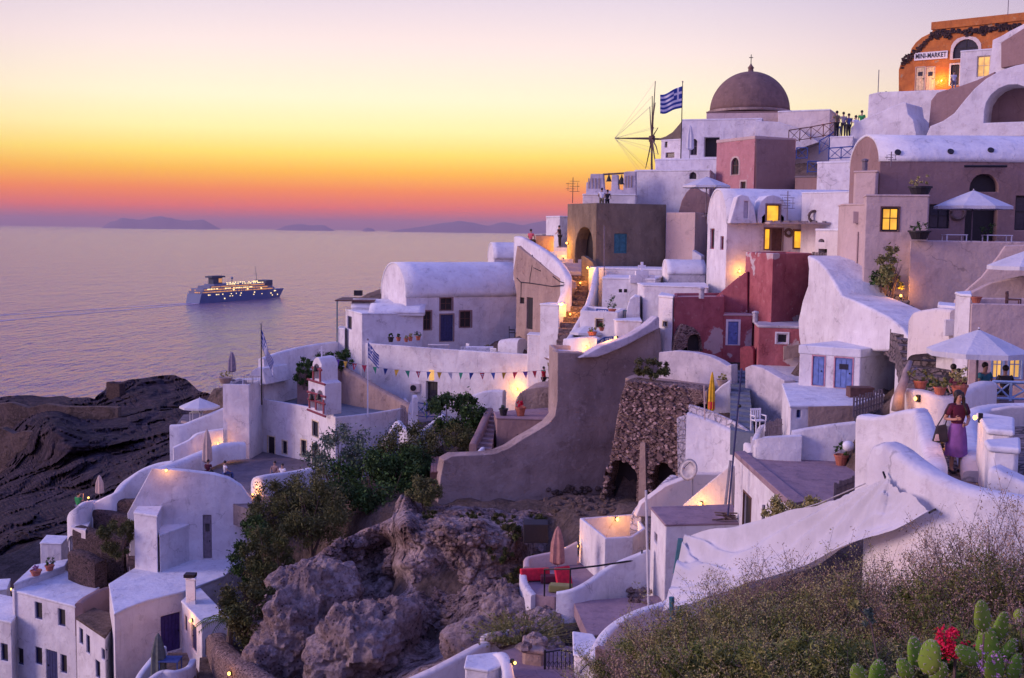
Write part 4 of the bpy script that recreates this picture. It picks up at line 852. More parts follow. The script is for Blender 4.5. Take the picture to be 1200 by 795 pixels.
# ================================================================== HOUSE WITH LIT WINDOWS
LITO = dict(frame='brown_wood', pane='lit_glass', trim='mauve', tw=.07, mul=0, d=.12)
root, P, zb, zs = vaulted('lit_house', 'white barrel vaulted house with three glowing orange windows', 'house', (852, 71), 5, 8.2, 4.6, 338, 262, 2.1,
    ops={0: [('lit', 896, 268, 903, 293, LITO), ('door', 904, 268, 917, 294, dict(frame='brown_wood', trim='mauve', tw=.06)), ('lit', 930, 270, 947, 292, LITO)], 3: [('win', 832, 268, 837, 292, dict(frame='red_trim', pane='dark', mul=0)), ('win', 844, 277, 848, 293, dict(frame='red_trim', pane='dark', mul=0))]})
slab('dormer', 'small white arched dormer around the upper glowing window', 'house', ((889, 70.6), (926, 70.9)), [(888, 262), (888, 247), (892, 236), (899, 230), (906, 228.5), (914, 231), (921, 238), (924, 248), (924, 262)], 2.2, ops=[('lit', 898, 240, 914, 261, LITO)])
slab('chimney_stack', 'tapering white chimney with a column of brick holes', 'chimney', ((856, 70.4), (885, 70.5)), [(855, 262), (864, 231), (869, 228), (877, 230), (884, 243), (887, 262)], .9, ops=[('opening', 872, 236, 877, 256, dict(d=.12, pane='stained'))])
t = thing('pergola', 'thin pale shelf canopy over the lower glowing windows', 'canopy', W(935, 262, 70)); p = W(897, 262, 70.4); q = W(973, 263, 70.4)
MB().box(p.x, q.x, 69.2, 71.5, q.z-.02, q.z+.08).build('canopy_board', 'pale_pink', t)
for i in range(8): x = p.x+.1+(q.x-p.x-.2)*i/7; MB().box(x-.04, x+.04, 69.1, 71.5, q.z+.08, q.z+.17).build('beam', 'grey_wood', t)
house('ochre_wall', 'dim ochre garden wall with round niches right of the glowing window', 'wall', (958, 268, 66), [(956, None, 67), (1004, None, 63), (1008, None, 67), (962, None, 71)], 300, wall='cream', roof='white_roof', ops={0: [('opening', 959, 280, 966, 284, dict(arch=1, d=.3)), ('opening', 959, 292, 969, 300, dict(d=.4))]})

# ================================================================== RED HOUSES AND SMALL WHITE CHAPEL
house('red_tower', 'tall red house with peeling grey plaster patches', 'house', (906, 297, 63.5), [(874, None, 67), (906, None, 63.5), (952, None, 65.5), (922, None, 70)], 400, wall='red', roof='white_roof', rim=.15, rt=.2)
house('red_wing', 'dark red wing with a bright blue door', 'house', (790, 348, 64), [(790, None, 64), (849, None, 65), (847, None, 69), (790, None, 68)], 414, wall='red', roof='pale_pink', rim=.15, rt=.2)
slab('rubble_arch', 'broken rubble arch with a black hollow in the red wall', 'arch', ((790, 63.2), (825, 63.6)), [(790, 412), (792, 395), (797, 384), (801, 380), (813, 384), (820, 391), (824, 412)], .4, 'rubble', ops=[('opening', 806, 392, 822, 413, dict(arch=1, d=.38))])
house('red_wing', 'lower red wing around the blue door', 'house', (881, 369, 65), [(848, None, 65.02), (882, None, 65), (884, None, 67.5), (848, None, 69)], 412, wall='red', roof='pale_pink', slab=.08, ops={0: [('door', 853, 377, 865, 404, dict(frame='blue_paint', trim='white_paint', tw=.12, d=.1))]})
slab('red_slope', 'sloping dark red gable behind the blue door', 'wall', ((834, 67), (876, 66.3)), [(834, 351), (842, 345), (853, 335), (864, 326), (876, 318), (876, 372), (834, 372)], .6, 'red')
house('white_pier', 'white end wall with a tiny square window beside the red wing', 'wall', (788, 347, 63.6), [(772, None, 64.6), (788.5, None, 63.5), (790.5, None, 65), (775, None, 68)], 424, ops={0: [('opening', 777, 377, 782, 383, dict(trim='cream_trim', tw=.05))]})
house('red_hut', 'small red hut with a black window framed in white', 'house', (889, 381, 61.5), [(884, None, 64), (889, None, 61.5), (939, None, 61), (936, None, 64.5)], 428, wall='red', roof='stained', ops={1: [('win', 910, 391, 923, 403, dict(frame='white_paint', pane='dark', mul=0, trim='white_paint', tw=.08))]})
slab('plaster_corner', 'bare plaster corner under the red hut window', 'wall', ((918, 60.9), (938, 60.8)), [(918, 406), (938, 404), (938, 418), (918, 422)], .1, 'tan', bev=.02)
slab('red_gate_wall', 'dark scarlet doorway wall between the two red houses', 'wall', ((867, 62.5), (883, 62)), [(867, 408), (872, 406), (880, 406), (883, 410), (883, 436), (867, 436)], .3, 'red_trim')
house('small_chapel', 'small white vaulted chapel with a stepped cross', 'church', (708, 325, 75), [(706, None, 75.2), (768, None, 74), (776, None, 79), (712, None, 80)], 385, ops={0: [('opening', 725, 339, 729, 343, dict(d=.08)), ('opening', 731, 339, 735, 343, dict(d=.08))]})
house('white_terrace', 'low white terrace wall behind the small chapel cross', 'wall', (700, 314, 80), [(690, None, 81), (790, None, 79), (798, None, 84), (695, None, 86)], 345)
vaulted('small_vault', 'little rounded white vault beside the small chapel', 'house', (783, 76), 0, 2.4, 3, 345, 322, .9, ops={})
p = W(752, 326, 74.6); mm = MB(); t = thing('roof_cross', 'white cross on a stepped base on the small chapel roof', 'cross', p)
MB().box(p.x-.75, p.x+.75, p.y-.4, p.y+.4, p.z-.3, p.z+.18).box(p.x-.4, p.x+.4, p.y-.3, p.y+.3, p.z+.18, p.z+.45).build('base', 'white', t)
MB().box(p.x-.08, p.x+.08, p.y-.07, p.y+.07, p.z+.45, p.z+1.0).box(p.x-.24, p.x+.24, p.y-.065, p.y+.065, p.z+.66, p.z+.80).build('cross', 'white_paint', t)
house('blush_house', 'pinkish white square house in front of the small chapel', 'house', (754, 334, 70.5), [(747, None, 73.5), (754, None, 70.5), (830, None, 69), (826, None, 75)], 402, wall='white', slab=.1, bev=.12)
slab('rounded_shed', 'narrow white round topped shed beside the blush house', 'wall', ((734, 70.4), (750, 70.3)), [(733, 380), (735, 360), (738, 351), (743, 347), (750, 348), (750, 380)], 2)
house('lit_box', 'low white box glowing at its foot beside the sloping wall', 'wall', (722, 375, 67.6), [(719, None, 68.5), (722, None, 67.6), (752, None, 67.2), (750, None, 70)], 404, slab=.1, bev=.1)
house('umbrella_terrace', 'white terrace house with one brown shuttered window under a white umbrella', 'house', (722, 366, 69.8), [(680, None, 71), (724, None, 69.8), (734, None, 73.4), (684, None, 75.5)], 412, rim=.3, ops={0: [('win', 698, 374, 706.5, 384, dict(frame='brown_wood', pane='brown_wood', mul=0, trim='cream_trim', tw=.06))]})
parapet('terrace_wall', 'tall curved white wall beside the main steps', 'wall', [(699, 313, 80.5), (697, 325, 79), (694, 340, 77.6), (689, 355, 76), (684, 367, 74.6), (676, 381, 72.6), (669, 393, 70.5), (663, 400, 69.3)], .35, 3.4, reg=3)
parapet('terrace_wall', 'low white wall with a glowing lamp under the umbrella', 'wall', [(662, 397, 68.6), (680, 395, 68), (697, 394, 67.8), (702, 397, 67.6)], .35, 2.2)

# ================================================================== BROWN RETAINING WALL AND COURT
slab('retaining_wall', 'large curving brown plaster retaining wall in the middle of the hill', 'wall', ((515, 60.5), (778, 64)), [(512, 598), (516, 560), (520, 540), (530, 534.5), (560, 533.5), (580, 532), (597, 525), (612, 515), (628, 506), (642, 497), (650, 488), (653, 470), (653.5, 413), (700, 415), (733, 402), (756, 390), (774, 384), (778, 450), (735, 456), (724, 520), (722, 606), (650, 600)], 1.1, 'brown')
house('wall_corner', 'brown corner pier with a white rimmed trough on top', 'wall', (655, 414, 63.8), [(643.5, None, 68.6), (655, 414), (688, None, 64.2), (698, None, 68)], 500, wall='brown', roof='white_roof', rim=.25, rt=.18, deep=5)
slab('white_coping', 'broad white sloping coping on top of the brown retaining wall', 'wall', ((680, 62.2), (775, 63.2)), [(678, 420), (690, 414), (706, 405), (724, 399), (740, 393), (757, 382), (770, 371), (773, 372), (773, 385), (757, 393), (733, 406), (712, 415), (700, 419)], .9, 'stained', bev=.12)
parapet('court_wall', 'low court wall with a rolled curb above the wooden deck', 'wall', [(553, 538, 61.8), (562, 528, 62.6), (566, 524, 63.4)], .2, .5, 'white')
house('court_house', 'brown flat roofed cave house front with a small black window in the court', 'house', (582, 489, 66), [(579, None, 68), (582, None, 66), (648, None, 65.6), (648, None, 70)], 536, wall='mauve', roof='floor_pink', slab=.12, ops={1: [('opening', 606, 510, 615, 520.5, dict(d=.3))]})
stairs('stairs', 'mauve court steps beside the cave house', (556, 528, 64.4), (576, 530, 64), (570, 482, 70), (583, 482, 69.6), 9, 'mauve')
parapet('stair_wall', 'scalloped outer wall of the court steps', 'wall', [(554, 520, 64), (557, 513, 65), (562, 503, 66), (566, 494, 67), (570, 486, 68.6), (574, 478, 70)], .4, 1.6, 'mauve', reg=1.6)
slab('rounded_mound', 'dark rounded plaster mound above the court', 'wall', ((603, 71), (648, 70.5)), [(603, 482), (604, 470), (609, 461), (617, 456), (628, 454), (642, 454), (648, 458), (648, 482)], 3, 'brown')
t = thing('wooden_deck', 'reddish plank deck with a bench at the end of the brown wall', 'deck', W(522, 548, 63)); 
for i in range(11):
    a, b, c, d = (G(505+34*(i+q_)/11, vv, Zat(520, 545, 63)) for q_, vv in ((0.06, 553), (.94, 553), (.94, 535), (.06, 535))); MB().prism([a, b, c, d], a.z-.05, a.z).build('plank', 'deck_wood', t)
z_ = Zat(520, 545, 63); a, b, c, d = (G(u, v, z_-.06) for u, v in ((504, 554), (539, 554), (539, 535), (506, 535))); MB().prism([a, b, c, d], z_-.8, z_-.056).build('frame', 'brown_wood', t)

# stone ruin with arches
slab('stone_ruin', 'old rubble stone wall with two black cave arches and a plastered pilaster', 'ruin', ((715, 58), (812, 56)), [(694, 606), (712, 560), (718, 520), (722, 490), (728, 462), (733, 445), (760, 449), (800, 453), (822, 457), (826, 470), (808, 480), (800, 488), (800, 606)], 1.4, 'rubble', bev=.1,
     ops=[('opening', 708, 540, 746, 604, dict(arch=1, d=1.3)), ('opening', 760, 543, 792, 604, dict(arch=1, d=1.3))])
def rough_stones(fc, own, u0, v0, u1, v1, n, r0_, r1_, mat, seed, skip=()):
    rg = random.Random(seed); m = MB()
    for i in range(n):
        u, v = rg.uniform(u0, u1), rg.uniform(v0, v1)
        if any(a < u < c and b < v < d for a, b, c, d in skip): continue
        p = fc.pt(*fc.pix(u, v), .0)
        ok, loc, nor, fi, ob, mt = scene.ray_cast(bpy.context.evaluated_depsgraph_get(), Vector((p.x, p.y, p.z))-ray(u, v)*.02*p.y/ray(u, v).y, ray(u, v).normalized(), distance=2.5)
        if not ok or (loc-p).length > .35: continue
        a = rg.uniform(r0_, r1_); b = a*rg.uniform(.45, .8); t_ = rg.uniform(-.5, .5); dx = Vector((fc.d.x, fc.d.y, 0)); up = Vector((0, 0, 1)); ax = dx*math.cos(t_)+up*math.sin(t_)
        K = 7; n_ = Vector((fc.n.x, fc.n.y, 0)); ay = ax.cross(n_); P0 = [p + ax*(a*math.cos(2*math.pi*k/K)*rg.uniform(.8, 1.15)) + ay*(b*math.sin(2*math.pi*k/K)*rg.uniform(.8, 1.15)) for k in range(K)]
        hh = rg.uniform(.015, .07); m.add([q-n_*.05 for q in P0]+[p+(q-p)*.72+n_*hh for q in P0], [(k, (k+1) % K, K+(k+1) % K, K+k) for k in range(K)]+[tuple(range(K, 2*K))])
    m.build('stonework', mat, own, merge=False)
bpy.context.view_layer.update(); _sr = [o for o in bpy.data.objects if o.name == 'stone_ruin'][0]; _fc = Face(KX(715, 58, -9), KX(812, 56, -9), Vector((4, 120)))
rough_stones(_fc, _sr, 700, 444, 806, 600, 1100, .07, .17, 'stone_a', 1, [(744, 514, 760, 610)]); rough_stones(_fc, _sr, 700, 444, 806, 600, 420, .05, .14, 'stone_b', 2, [(744, 514, 760, 610)])
slab('pilaster', 'grey plastered strip running down between the cave arches', 'pilaster', ((747, 57.2), (758, 57)), [(750, 519), (756, 519), (758, 610), (747, 610)], .25, 'tan', bev=.02)
slab('whitewashed_strip', 'whitewashed rubble edge of the stone ruin', 'wall', ((793, 56), (808, 55.8)), [(793, 490), (808, 486), (809, 600), (795, 606)], .6, 'whitewashed_rubble')
floor('ledge', 'pale plaster ledge on top of the stone ruin with a dry bush', 'terrace', (800, 455, 57), [(733, 443), (745, 438), (835, 449), (828, 459), (800, 455.5), (760, 450)], 'tan', h=.6)
slab('grey_wall', 'stained grey and white curved wall above the stone ruin', 'wall', ((772, 61), (858, 57.5)), [(771, 448), (772, 413), (790, 411), (812, 413), (830, 417), (843, 423), (852, 429), (857, 427), (857, 470), (845, 462), (830, 457), (800, 452)], .5, 'stained')
parapet('lattice_wall', 'curved pinkish brick lattice parapet beside the blue stairs', 'wall', [(808, 474, 52), (826, 479, 51.6), (846, 487, 51), (866, 497, 50), (880, 508, 49), (886, 519, 48)], .18, .65, 'whitewashed_rubble')
parapet('white_wall', 'tall curved white wall under the lattice parapet', 'wall', [(807, 483, 51.9), (826, 489, 51.5), (846, 497, 50.9), (866, 507, 49.9), (879, 518, 48.9), (885, 528, 47.9)], .5, 6, reg=5)
parapet('rubble_coping', 'broken rubble coping sloping down beside the satellite dish', 'wall', [(790, 557, 52), (780, 566, 51.5), (768, 578, 51), (752, 592, 50.5), (745, 603, 50)], .5, 1.8, 'whitewashed_rubble')
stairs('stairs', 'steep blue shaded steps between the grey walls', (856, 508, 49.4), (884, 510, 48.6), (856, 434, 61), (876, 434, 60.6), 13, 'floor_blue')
slab('stair_wall', 'short white pillar wall at the top of the blue steps', 'wall', ((834, 56.2), (860, 56)), [(834, 470), (838, 460), (846, 452), (856, 446), (857, 485), (834, 485)], .4)
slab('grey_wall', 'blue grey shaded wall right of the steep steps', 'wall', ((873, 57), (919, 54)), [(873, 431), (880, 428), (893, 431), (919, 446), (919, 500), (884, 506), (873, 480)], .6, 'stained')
t, zq = floor('canopy_roof', 'thin cream triangular roof beside the blue door shed', 'roof', (937, 448, 54.5), [(887, 431), (937, 448), (938, 418)], 'cream', h=.14, sink=2.5)
parapet('stair_wall', 'white chair terrace wall with a picket gate', 'wall', [(884, 516, 47.4), (892, 500, 48.6), (899, 498, 49), (899, 502, 49)], .25, 1.1)

# ================================================================== BLUE DOOR SHED AND WHITE SLOPE
slab('white_slope', 'big bulging white wall mass sloping down from the red tower', 'wall', ((935, 58), (1070, 47)), [(936, 398), (935, 375), (940, 352), (946, 335), (947, 315), (945, 299), (957, 305), (968, 316), (978, 332), (986, 346), (1000, 352), (1020, 361), (1040, 371), (1056, 384), (1066, 400), (1066, 412), (938, 412)], 2.2, 'white', bev=.12)
SH = dict(frame='blue_paint', trim='pink_trim', tw=.05, d=.08)
house('blue_door_shed', 'low white shed with two pale blue wooden doors trimmed in pink', 'shed', (1009, 409, 50), [(937, None, 51.5), (1009, 409), (1054, None, 52), (985, None, 54)], 461, slab=.38, wall='white', roof='white_roof',
      ops={0: [('door', 952.5, 414, 966, 452, SH), ('door', 978.5, 412, 999, 455, dict(SH, light=1))]})
house('shed_pillar', 'rounded white pillar with cables at the corner of the shed', 'pillar', (1052, 400, 48), [(1050, None, 48.3), (1070, None, 47.6), (1074, None, 49), (1054, None, 50)], 442, bev=.2)
house('white_yard', 'white flat yard roof in front of the blue door shed, with a tiny blue window', 'house', (947, 475, 45.4), [(917, 449.5), (926, 475), (947, 475), (1002, 475), (1036, 462), (1012, 458), (938, 448)], 498, slab=.12,
      ops={1: [('win', 934, 480, 938.5, 490, dict(frame='blue_paint', pane='navy', mul=0))]})
slab('pinkish_front', 'dirty pinkish plaster front of the low yard building', 'wall', ((947, 45.32), (1001, 45.28)), [(947.5, 477), (1001, 475.8), (1001, 500), (947.5, 500)], .04, 'tan', bev=0)
parapet('yard_wall', 'ragged white yard wall below the pinkish front', 'wall', [(928, 505, 43.4), (948, 501, 43.3), (975, 497, 43.1), (1002, 494, 43)], .35, 2.6)
parapet('yard_wall', 'square stepped white wall above the brown plaza', 'wall', [(884, 524, 43.4), (889, 517, 43.4), (893, 513, 43.3), (915, 511.5, 43.1), (939, 510.5, 43)], .4, 2.2, round_=False)
parapet('yard_wall', 'white wall with a coping shelf behind the flower pot', 'wall', [(940, 517, 43.6), (970, 514, 43.5), (1000, 511, 43.4)], .2, 2.2)
house('plaza_house', 'white gabled house under the brown plaza with a narrow dark door', 'house', (926, 590, 36), [(862, 531), (926, 590), (1010, 590), (1006, 528)], 640, roof='floor_pink', slab=.16, ops={0: [('door', 871, 580, 880, 622, dict(frame='dark', trim='brown_wood', tw=.06))]})
z_ = Zat(926, 590, 36)+.006; a, b, c, d = (G(u, v, z_) for u, v in ((860, 531), (928, 592), (946, 589), (873, 530))); t = thing('plaza_coping', 'mauve flat coping along the edge of the brown plaza', 'wall', b); MB().prism([a, b, c, d], z_-.1, z_+.06).build('coping', 'floor_pink', t, bev=.03)
slab('lit_gable', 'triangular wall glowing yellow behind the flat mauve roof', 'wall', ((800, 47.6), (858, 46.6)), [(798, 600), (800, 592), (828, 568), (854, 547), (858, 548), (858, 600)], .4, 'cream')
house('flat_roof_house', 'white house with a flat mauve roof and one small side window', 'house', (780, 614, 43), [(763, 594), (780, 614), (870, 612), (858, 591)], 722, roof='floor_pink', slab=.1, ops={0: [('win', 766, 625, 770, 637, dict(frame='grey_wood', mul=0))]})
slab('pale_slope_wall', 'pale pinkish wall sloping under the satellite dish', 'wall', ((745, 49.5), (860, 50)), [(745, 606), (752, 590), (780, 570), (800, 562), (815, 556), (850, 556), (856, 606)], .5, 'cream')

# ================================================================== RIGHT HAND HOUSES
WD = dict(frame='dark', pane='glass', d=.2)
root, P, zb, zs = vaulted('restaurant', 'long house with a pale blue barrel roof, arched dark doorway and mauve front', 'house', (1031, 60.5), -3, 17, 6.6, 287, 189, 1.5, wall='mauve',
    ops={0: [('doorway', 1137, 204, 1170, 225, dict(arch=1, d=.4, frame='dark')), ('doorway', 1131, 240, 1168, 284, dict(d=.5)), ('win', 1089, 240, 1113, 268, WD), ('win', 1190, 230, 1216, 270, WD)]})
t = thing('beam', 'thin dark beam fixed over the arched doorway', 'beam', W(1155, 195, 59.8)); p, q = W(1130, 195, 59.9), W(1180, 195, 59.8); MB().tube([p, q], .07, 6).build('beam', 'dark', t)
house('lit_window_house', 'mauve square house with one small glowing window', 'house', (1015, 228, 54.6), [(1012, None, 57), (1015, None, 54.6), (1089, None, 54), (1089, None, 59)], 352, wall='pale_pink', roof='pale_pink', slab=.1, bev=.06,
      ops={1: [('lit', 1033, 243.5, 1053, 271, dict(frame='dark', pane='lit_glass', trim='brown_wood', tw=.06, mul=1, d=.12))]})
house('house_pier', 'narrow mauve house with a drain pipe beside the dark steps', 'house', (987, 239, 57.4), [(983, None, 59.5), (987, None, 57.4), (1014.6, None, 55.8), (1014.6, None, 60)], 334, wall='pale_pink', roof='pale_pink', slab=.1)
house('house_pier', 'taller mauve chimney pier behind the drain pipe house', 'house', (1004, 200, 59.6), [(1001, None, 60), (1028, None, 59.2), (1030, None, 60.3), (1004, None, 62)], 250, wall='pale_pink', roof='pale_pink', slab=.1, bev=.12)
house('terrace_block', 'wide mauve terrace wall under the white garden umbrella', 'wall', (1067, 282, 53.5), [(1067, None, 53.5), (1230, None, 52.4), (1230, None, 59.7), (1067, None, 60.2)], 362, wall='pale_pink', roof='floor_pink', rim=.4, rt=.2, slab=.1)
slab('slanting_wall', 'slanting mauve wall in front of the wide terrace', 'wall', ((1120, 48.5), (1215, 47.5)), [(1120, 400), (1121, 350), (1150, 325), (1170, 300), (1178, 288), (1200, 287), (1230, 286), (1230, 400)], .6, 'pale_pink')
slab('slanting_wall', 'second slanting pinkish wall behind the sun umbrella', 'wall', ((1120, 46), (1215, 45.4)), [(1118, 400), (1120, 352), (1160, 332), (1200, 324), (1240, 320), (1240, 400)], .5, 'pale_pink')
house('umbrella_house', 'pinkish house with a roof parapet and blue framed glowing windows', 'house', (1140, 356, 37.6), [(1138, None, 37.8), (1181, None, 37.6), (1240, None, 37.4), (1240, None, 41.2), (1140, None, 41.4)], 480, wall='pale_pink', roof='floor_pink', rim=.55, rt=.22,
      ops={0: [('lit', 1163, 414, 1180, 444, dict(frame='pale_blue', pane='lit_soft', trim='pale_blue', tw=.05, d=.12))], 1: [('lit', 1182.5, 414, 1197, 444, dict(frame='pale_blue', pane='lit_soft', trim='pale_blue', tw=.05, d=.12))]})
house('white_pier', 'pale stepped pier at the corner of the umbrella house', 'pillar', (1136, 345, 38), [(1120, None, 39.6), (1126, None, 38.4), (1138, None, 38), (1138, None, 40.6)], 400, slab=.1)
parapet('round_wall', 'low round cream wall with a meter box beside the dark steps', 'wall', [(1122, 363, 41), (1104, 361, 42.4), (1088, 363, 43), (1077, 366, 43.6), (1073, 374, 44)], .5, 1.6, 'cream', reg=1.4)
house('round_block', 'small blue white shelf above the round cream wall', 'wall', (1101, 357, 43), [(1100, None, 43), (1120, None, 42.2), (1120, None, 44), (1100, None, 45)], 372)
stairs('stairs', 'lower flight of dark cobbled steps beside the potted plants', (1064, 462, 41), (1120, 452, 40), (1050, 400, 48), (1100, 394, 47), 7, 'cobble')
stairs('stairs', 'middle flight of wide dark cobbled steps', (1050, 400, 48), (1100, 394, 47), (1003, 350, 55), (1068, 362, 52.5), 8, 'cobble')
stairs('stairs', 'upper flight of dark steps passing the lamp lit plant', (1003, 350, 55), (1066, 360, 52.5), (952, 294, 68), (990, 298, 65), 12, 'cobble')

# upper right
house('landing', 'white landing where the tourists gather above the blue railing', 'terrace', (985, 160, 76.4), [(973, None, 76.6), (1000, None, 75.8), (1001, None, 79.4), (975, None, 80)], 205, slab=.1)
house('white_terrace', 'broad white wall below the blue railing', 'wall', (960, 189, 75.92), [(958, None, 76.54), (1032, None, 73.84), (1036, None, 80.08), (962, None, 83.20)], 245)
house('white_house', 'blue white stepped wall left of the cobbled stairs', 'wall', (958, 225, 70.00), [(940, None, 71.00), (1000, None, 68.00), (1000, None, 73.00), (944, None, 76.00)], 272, slab=.1)
slab('stair_block', 'white stair wall where tourists gather', 'wall', ((984, 78.10), (1082, 74.80)), [(984, 200), (988, 170), (996, 160), (997, 150), (1004, 143), (1030, 132), (1058, 120), (1062, 121), (1064, 134), (1070, 140), (1074, 158), (1080, 200)], 3.0)
slab('stair_block', 'higher white terrace wall below the orange shop', 'wall', ((1014, 83.60), (1112, 80.30)), [(1016, 145), (1018, 111), (1030, 108), (1060, 107), (1109, 105), (1098, 120), (1092, 135), (1092, 160), (1016, 160)], 3.5)
slab('brown_stair_side', 'brown curved stair wall climbing to the orange shop', 'wall', ((1088, 75.90), (1170, 73.70)), [(1088, 150), (1091, 118), (1098, 109), (1110, 105), (1125, 101), (1145, 94), (1166, 84), (1160, 110), (1130, 150)], .6, 'mauve')
slab('sweeping_wall', 'great sweeping white wall with a dark arched vault', 'wall', ((1085, 72.80), (1215, 69.44)), [(1085, 160), (1090, 148), (1105, 142), (1118, 133), (1130, 118), (1142, 104), (1156, 92), (1172, 83), (1190, 77), (1225, 70), (1225, 160)], 2.6, ops=[('opening', 1154, 99, 1218, 143, dict(arch=1, d=2.0, pane='mauve'))])
slab('sweeping_wall', 'upper white curved stair wall cut by the right edge', 'wall', ((1160, 76.16), (1220, 73.92)), [(1158, 92), (1162, 60), (1163, 47), (1172, 43), (1184, 36), (1200, 28), (1225, 20), (1225, 92)], 1.2)
slab('dark_recess', 'dark brown side wall of the upper stair', 'wall', ((1172, 75.49), (1220, 73.47)), [(1173, 80), (1173, 50), (1200, 33), (1225, 25), (1225, 72), (1190, 77)], .3, 'mauve')
sh, fc = slab('orange_shop', 'orange ruined house front with a broken roofline and fanlight arch', 'shop', ((1050, 103.04), (1215, 96.32)), [(1053, 110), (1053, 82), (1056, 73), (1062, 69), (1066, 64), (1068, 57), (1073, 50), (1080, 44), (1090, 39), (1093, 36), (1092, 26), (1130, 23), (1170, 18), (1215, 13), (1215, 110)], 5, 'orange', bev=.05,
    ops=[('door', 1073, 79, 1083.5, 106, dict(frame='cream_trim', trim='pale_pink', tw=.05, d=.1, light=1)), ('door', 1085, 79, 1095, 106, dict(frame='cream_trim', trim='pale_pink', tw=.05, d=.1, light=1)), ('win', 1117, 46, 1147, 68, dict(arch=1, frame='dark', pane='glass', trim='cream', tw=.22)), ('door', 1114, 76, 1124, 100, dict(frame='dark', trim='cream', tw=.12))])
rb_ = MB(); rgx = random.Random(5)
for i in range(150):
    u = rgx.uniform(1057, 1196); v = 41 - (u-1092)*.10 + rgx.gauss(0, 2.2) if u > 1092 else 44+(1092-u)*.72 + (1092-u)*.35*rgx.random(); 
    s0, z0 = fc.pix(u, v); r_ = rgx.uniform(.06, .16); c_ = fc.pt(s0, z0, .03); rb_.obox(c_, (r_*1.3, 0, rgx.uniform(-.04, .04)), (0, .1, 0), (rgx.uniform(-.03, .03), 0, r_))
rb_.build('exposed_stone', 'dark_rubble', sh, merge=False)
s0, z0 = fc.pix(1092, 26.5); s1, z1 = fc.pix(1214, 13.5); mm = MB(); mm.add([fc.pt(s0, z0-.62, .12), fc.pt(s1, z1-.62, .12), fc.pt(s1, z1, .12), fc.pt(s0, z0, .12), fc.pt(s0, z0-.62, -.2), fc.pt(s1, z1-.62, -.2), fc.pt(s1, z1, -.2), fc.pt(s0, z0, -.2)], [(0,1,2,3),(7,6,5,4),(0,4,5,1),(3,2,6,7),(0,3,7,4),(1,5,6,2)]); mm.build('cornice', 'orange', sh)
house('white_annex', 'small white annex with a glazed door beside the orange shop', 'house', (1127, 59, 94.08), [(1126, None, 94.30), (1163, None, 92.96), (1163, None, 97.44), (1128, None, 98.56)], 102, ops={0: [('win', 1145, 66, 1160, 90, dict(frame='cream_trim', pane='lit_soft'))]})
# sign
sg = thing('shop_sign', 'white board lettered MINI-MARKET above the double door', 'sign', fc.pt(*fc.pix(1091, 66), .1))
s0, z0 = fc.pix(1072, 62.5); s1, z1 = fc.pix(1111, 59.5); _, z2 = fc.pix(1072, 71.5); _, z3 = fc.pix(1111, 68.5)
mm = MB(); mm.add([fc.pt(s0, z2, .02), fc.pt(s1, z3, .02), fc.pt(s1, z1, .02), fc.pt(s0, z0, .02), fc.pt(s0, z2, .10), fc.pt(s1, z3, .10), fc.pt(s1, z1, .10), fc.pt(s0, z0, .10)], [(0,3,2,1),(4,5,6,7),(0,1,5,4),(1,2,6,5),(2,3,7,6),(3,0,4,7)]); mm.build('board', 'white_paint', sg)
cu = bpy.data.curves.new('lettering', 'FONT'); cu.body = 'MINI-MARKET'; cu.align_x = 'CENTER'; cu.align_y = 'CENTER'; cu.size = .56; cu.extrude = .01; cu.offset = .008
wid = s1-s0; cu.space_character = 1.05; tmp = bpy.data.objects.new('tmp', cu); COL.objects.link(tmp); bpy.context.view_layer.update()
sx = wid*.92/tmp.dimensions.x; me = bpy.data.meshes.new_from_object(tmp); bpy.data.objects.remove(tmp)
a_, b_ = fc.pt(s0, (z0+z2)/2, .115), fc.pt(s1, (z1+z3)/2, .115); X_ = (b_-a_).normalized(); Nn = Vector((fc.n.x, fc.n.y, 0)); Y_ = Nn.cross(X_); Mx = Matrix((X_*sx, Y_, Nn)).transposed().to_4x4(); Mx.translation = (a_+b_)/2
me.transform(Mx); me.transform(Matrix.Translation(-OFF[sg.name])); lo = bpy.data.objects.new('lettering', me); COL.objects.link(lo); lo.parent = sg; me.materials.clear(); me.materials.append(MAT['dark'])

# ================================================================== PATH WITH THE WOMAN, FRONT WALLS
WOMAN = W(1119, 553, 24)
pz = WOMAN.z
t, _ = floor('path', '', '', (1119, 553, 24), [(1062, 496), (1160, 492), (1180, 520), (1160, 560), (1150, 602), (1098, 602), (1085, 560)], 'cobble', h=.5, kind='structure')
floor('side_path', '', '', (1180, 512, 26), [(1152, 500), (1240, 500), (1240, 540), (1184, 560)], 'cobble', h=.5, kind='structure')
parapet('cream_wall', 'rounded cream terrace wall with a glowing lamp and flower pots behind the woman', 'wall', [(1052, 470, 33), (1056, 459, 32), (1066, 455.5, 31), (1085, 458, 30.4), (1105, 464, 30), (1122, 462, 30.2), (1134, 454, 30.6), (1150, 447.5, 31), (1160, 447, 31.4)], .4, 1.9, 'cream', reg=1.7)
floor('umbrella_floor', 'raised terrace floor under the big umbrella', 'terrace', (1110, 482, 34), [(1058, 490), (1130, 500), (1240, 500), (1240, 468), (1080, 466)], 'floor_pink', h=.6)
slab('white_wall', 'tall smooth white wall left of the path', 'wall', ((1000, 28), (1075, 26.4)), [(999, 600), (1000, 500), (1001, 485.5), (1010, 487), (1022, 488.5), (1034, 487), (1046, 483), (1060, 480), (1074, 479), (1076, 600)], .5, bev=.12)
parapet('path_wall', 'white parapet running along the left side of the path', 'wall', [(1070, 481, 27.2), (1078, 480.5, 27), (1082, 486, 26.4), (1086, 500, 25.2), (1092, 522, 23.6), (1097, 540, 22.4), (1096, 552, 21.8)], .42, 1.5)
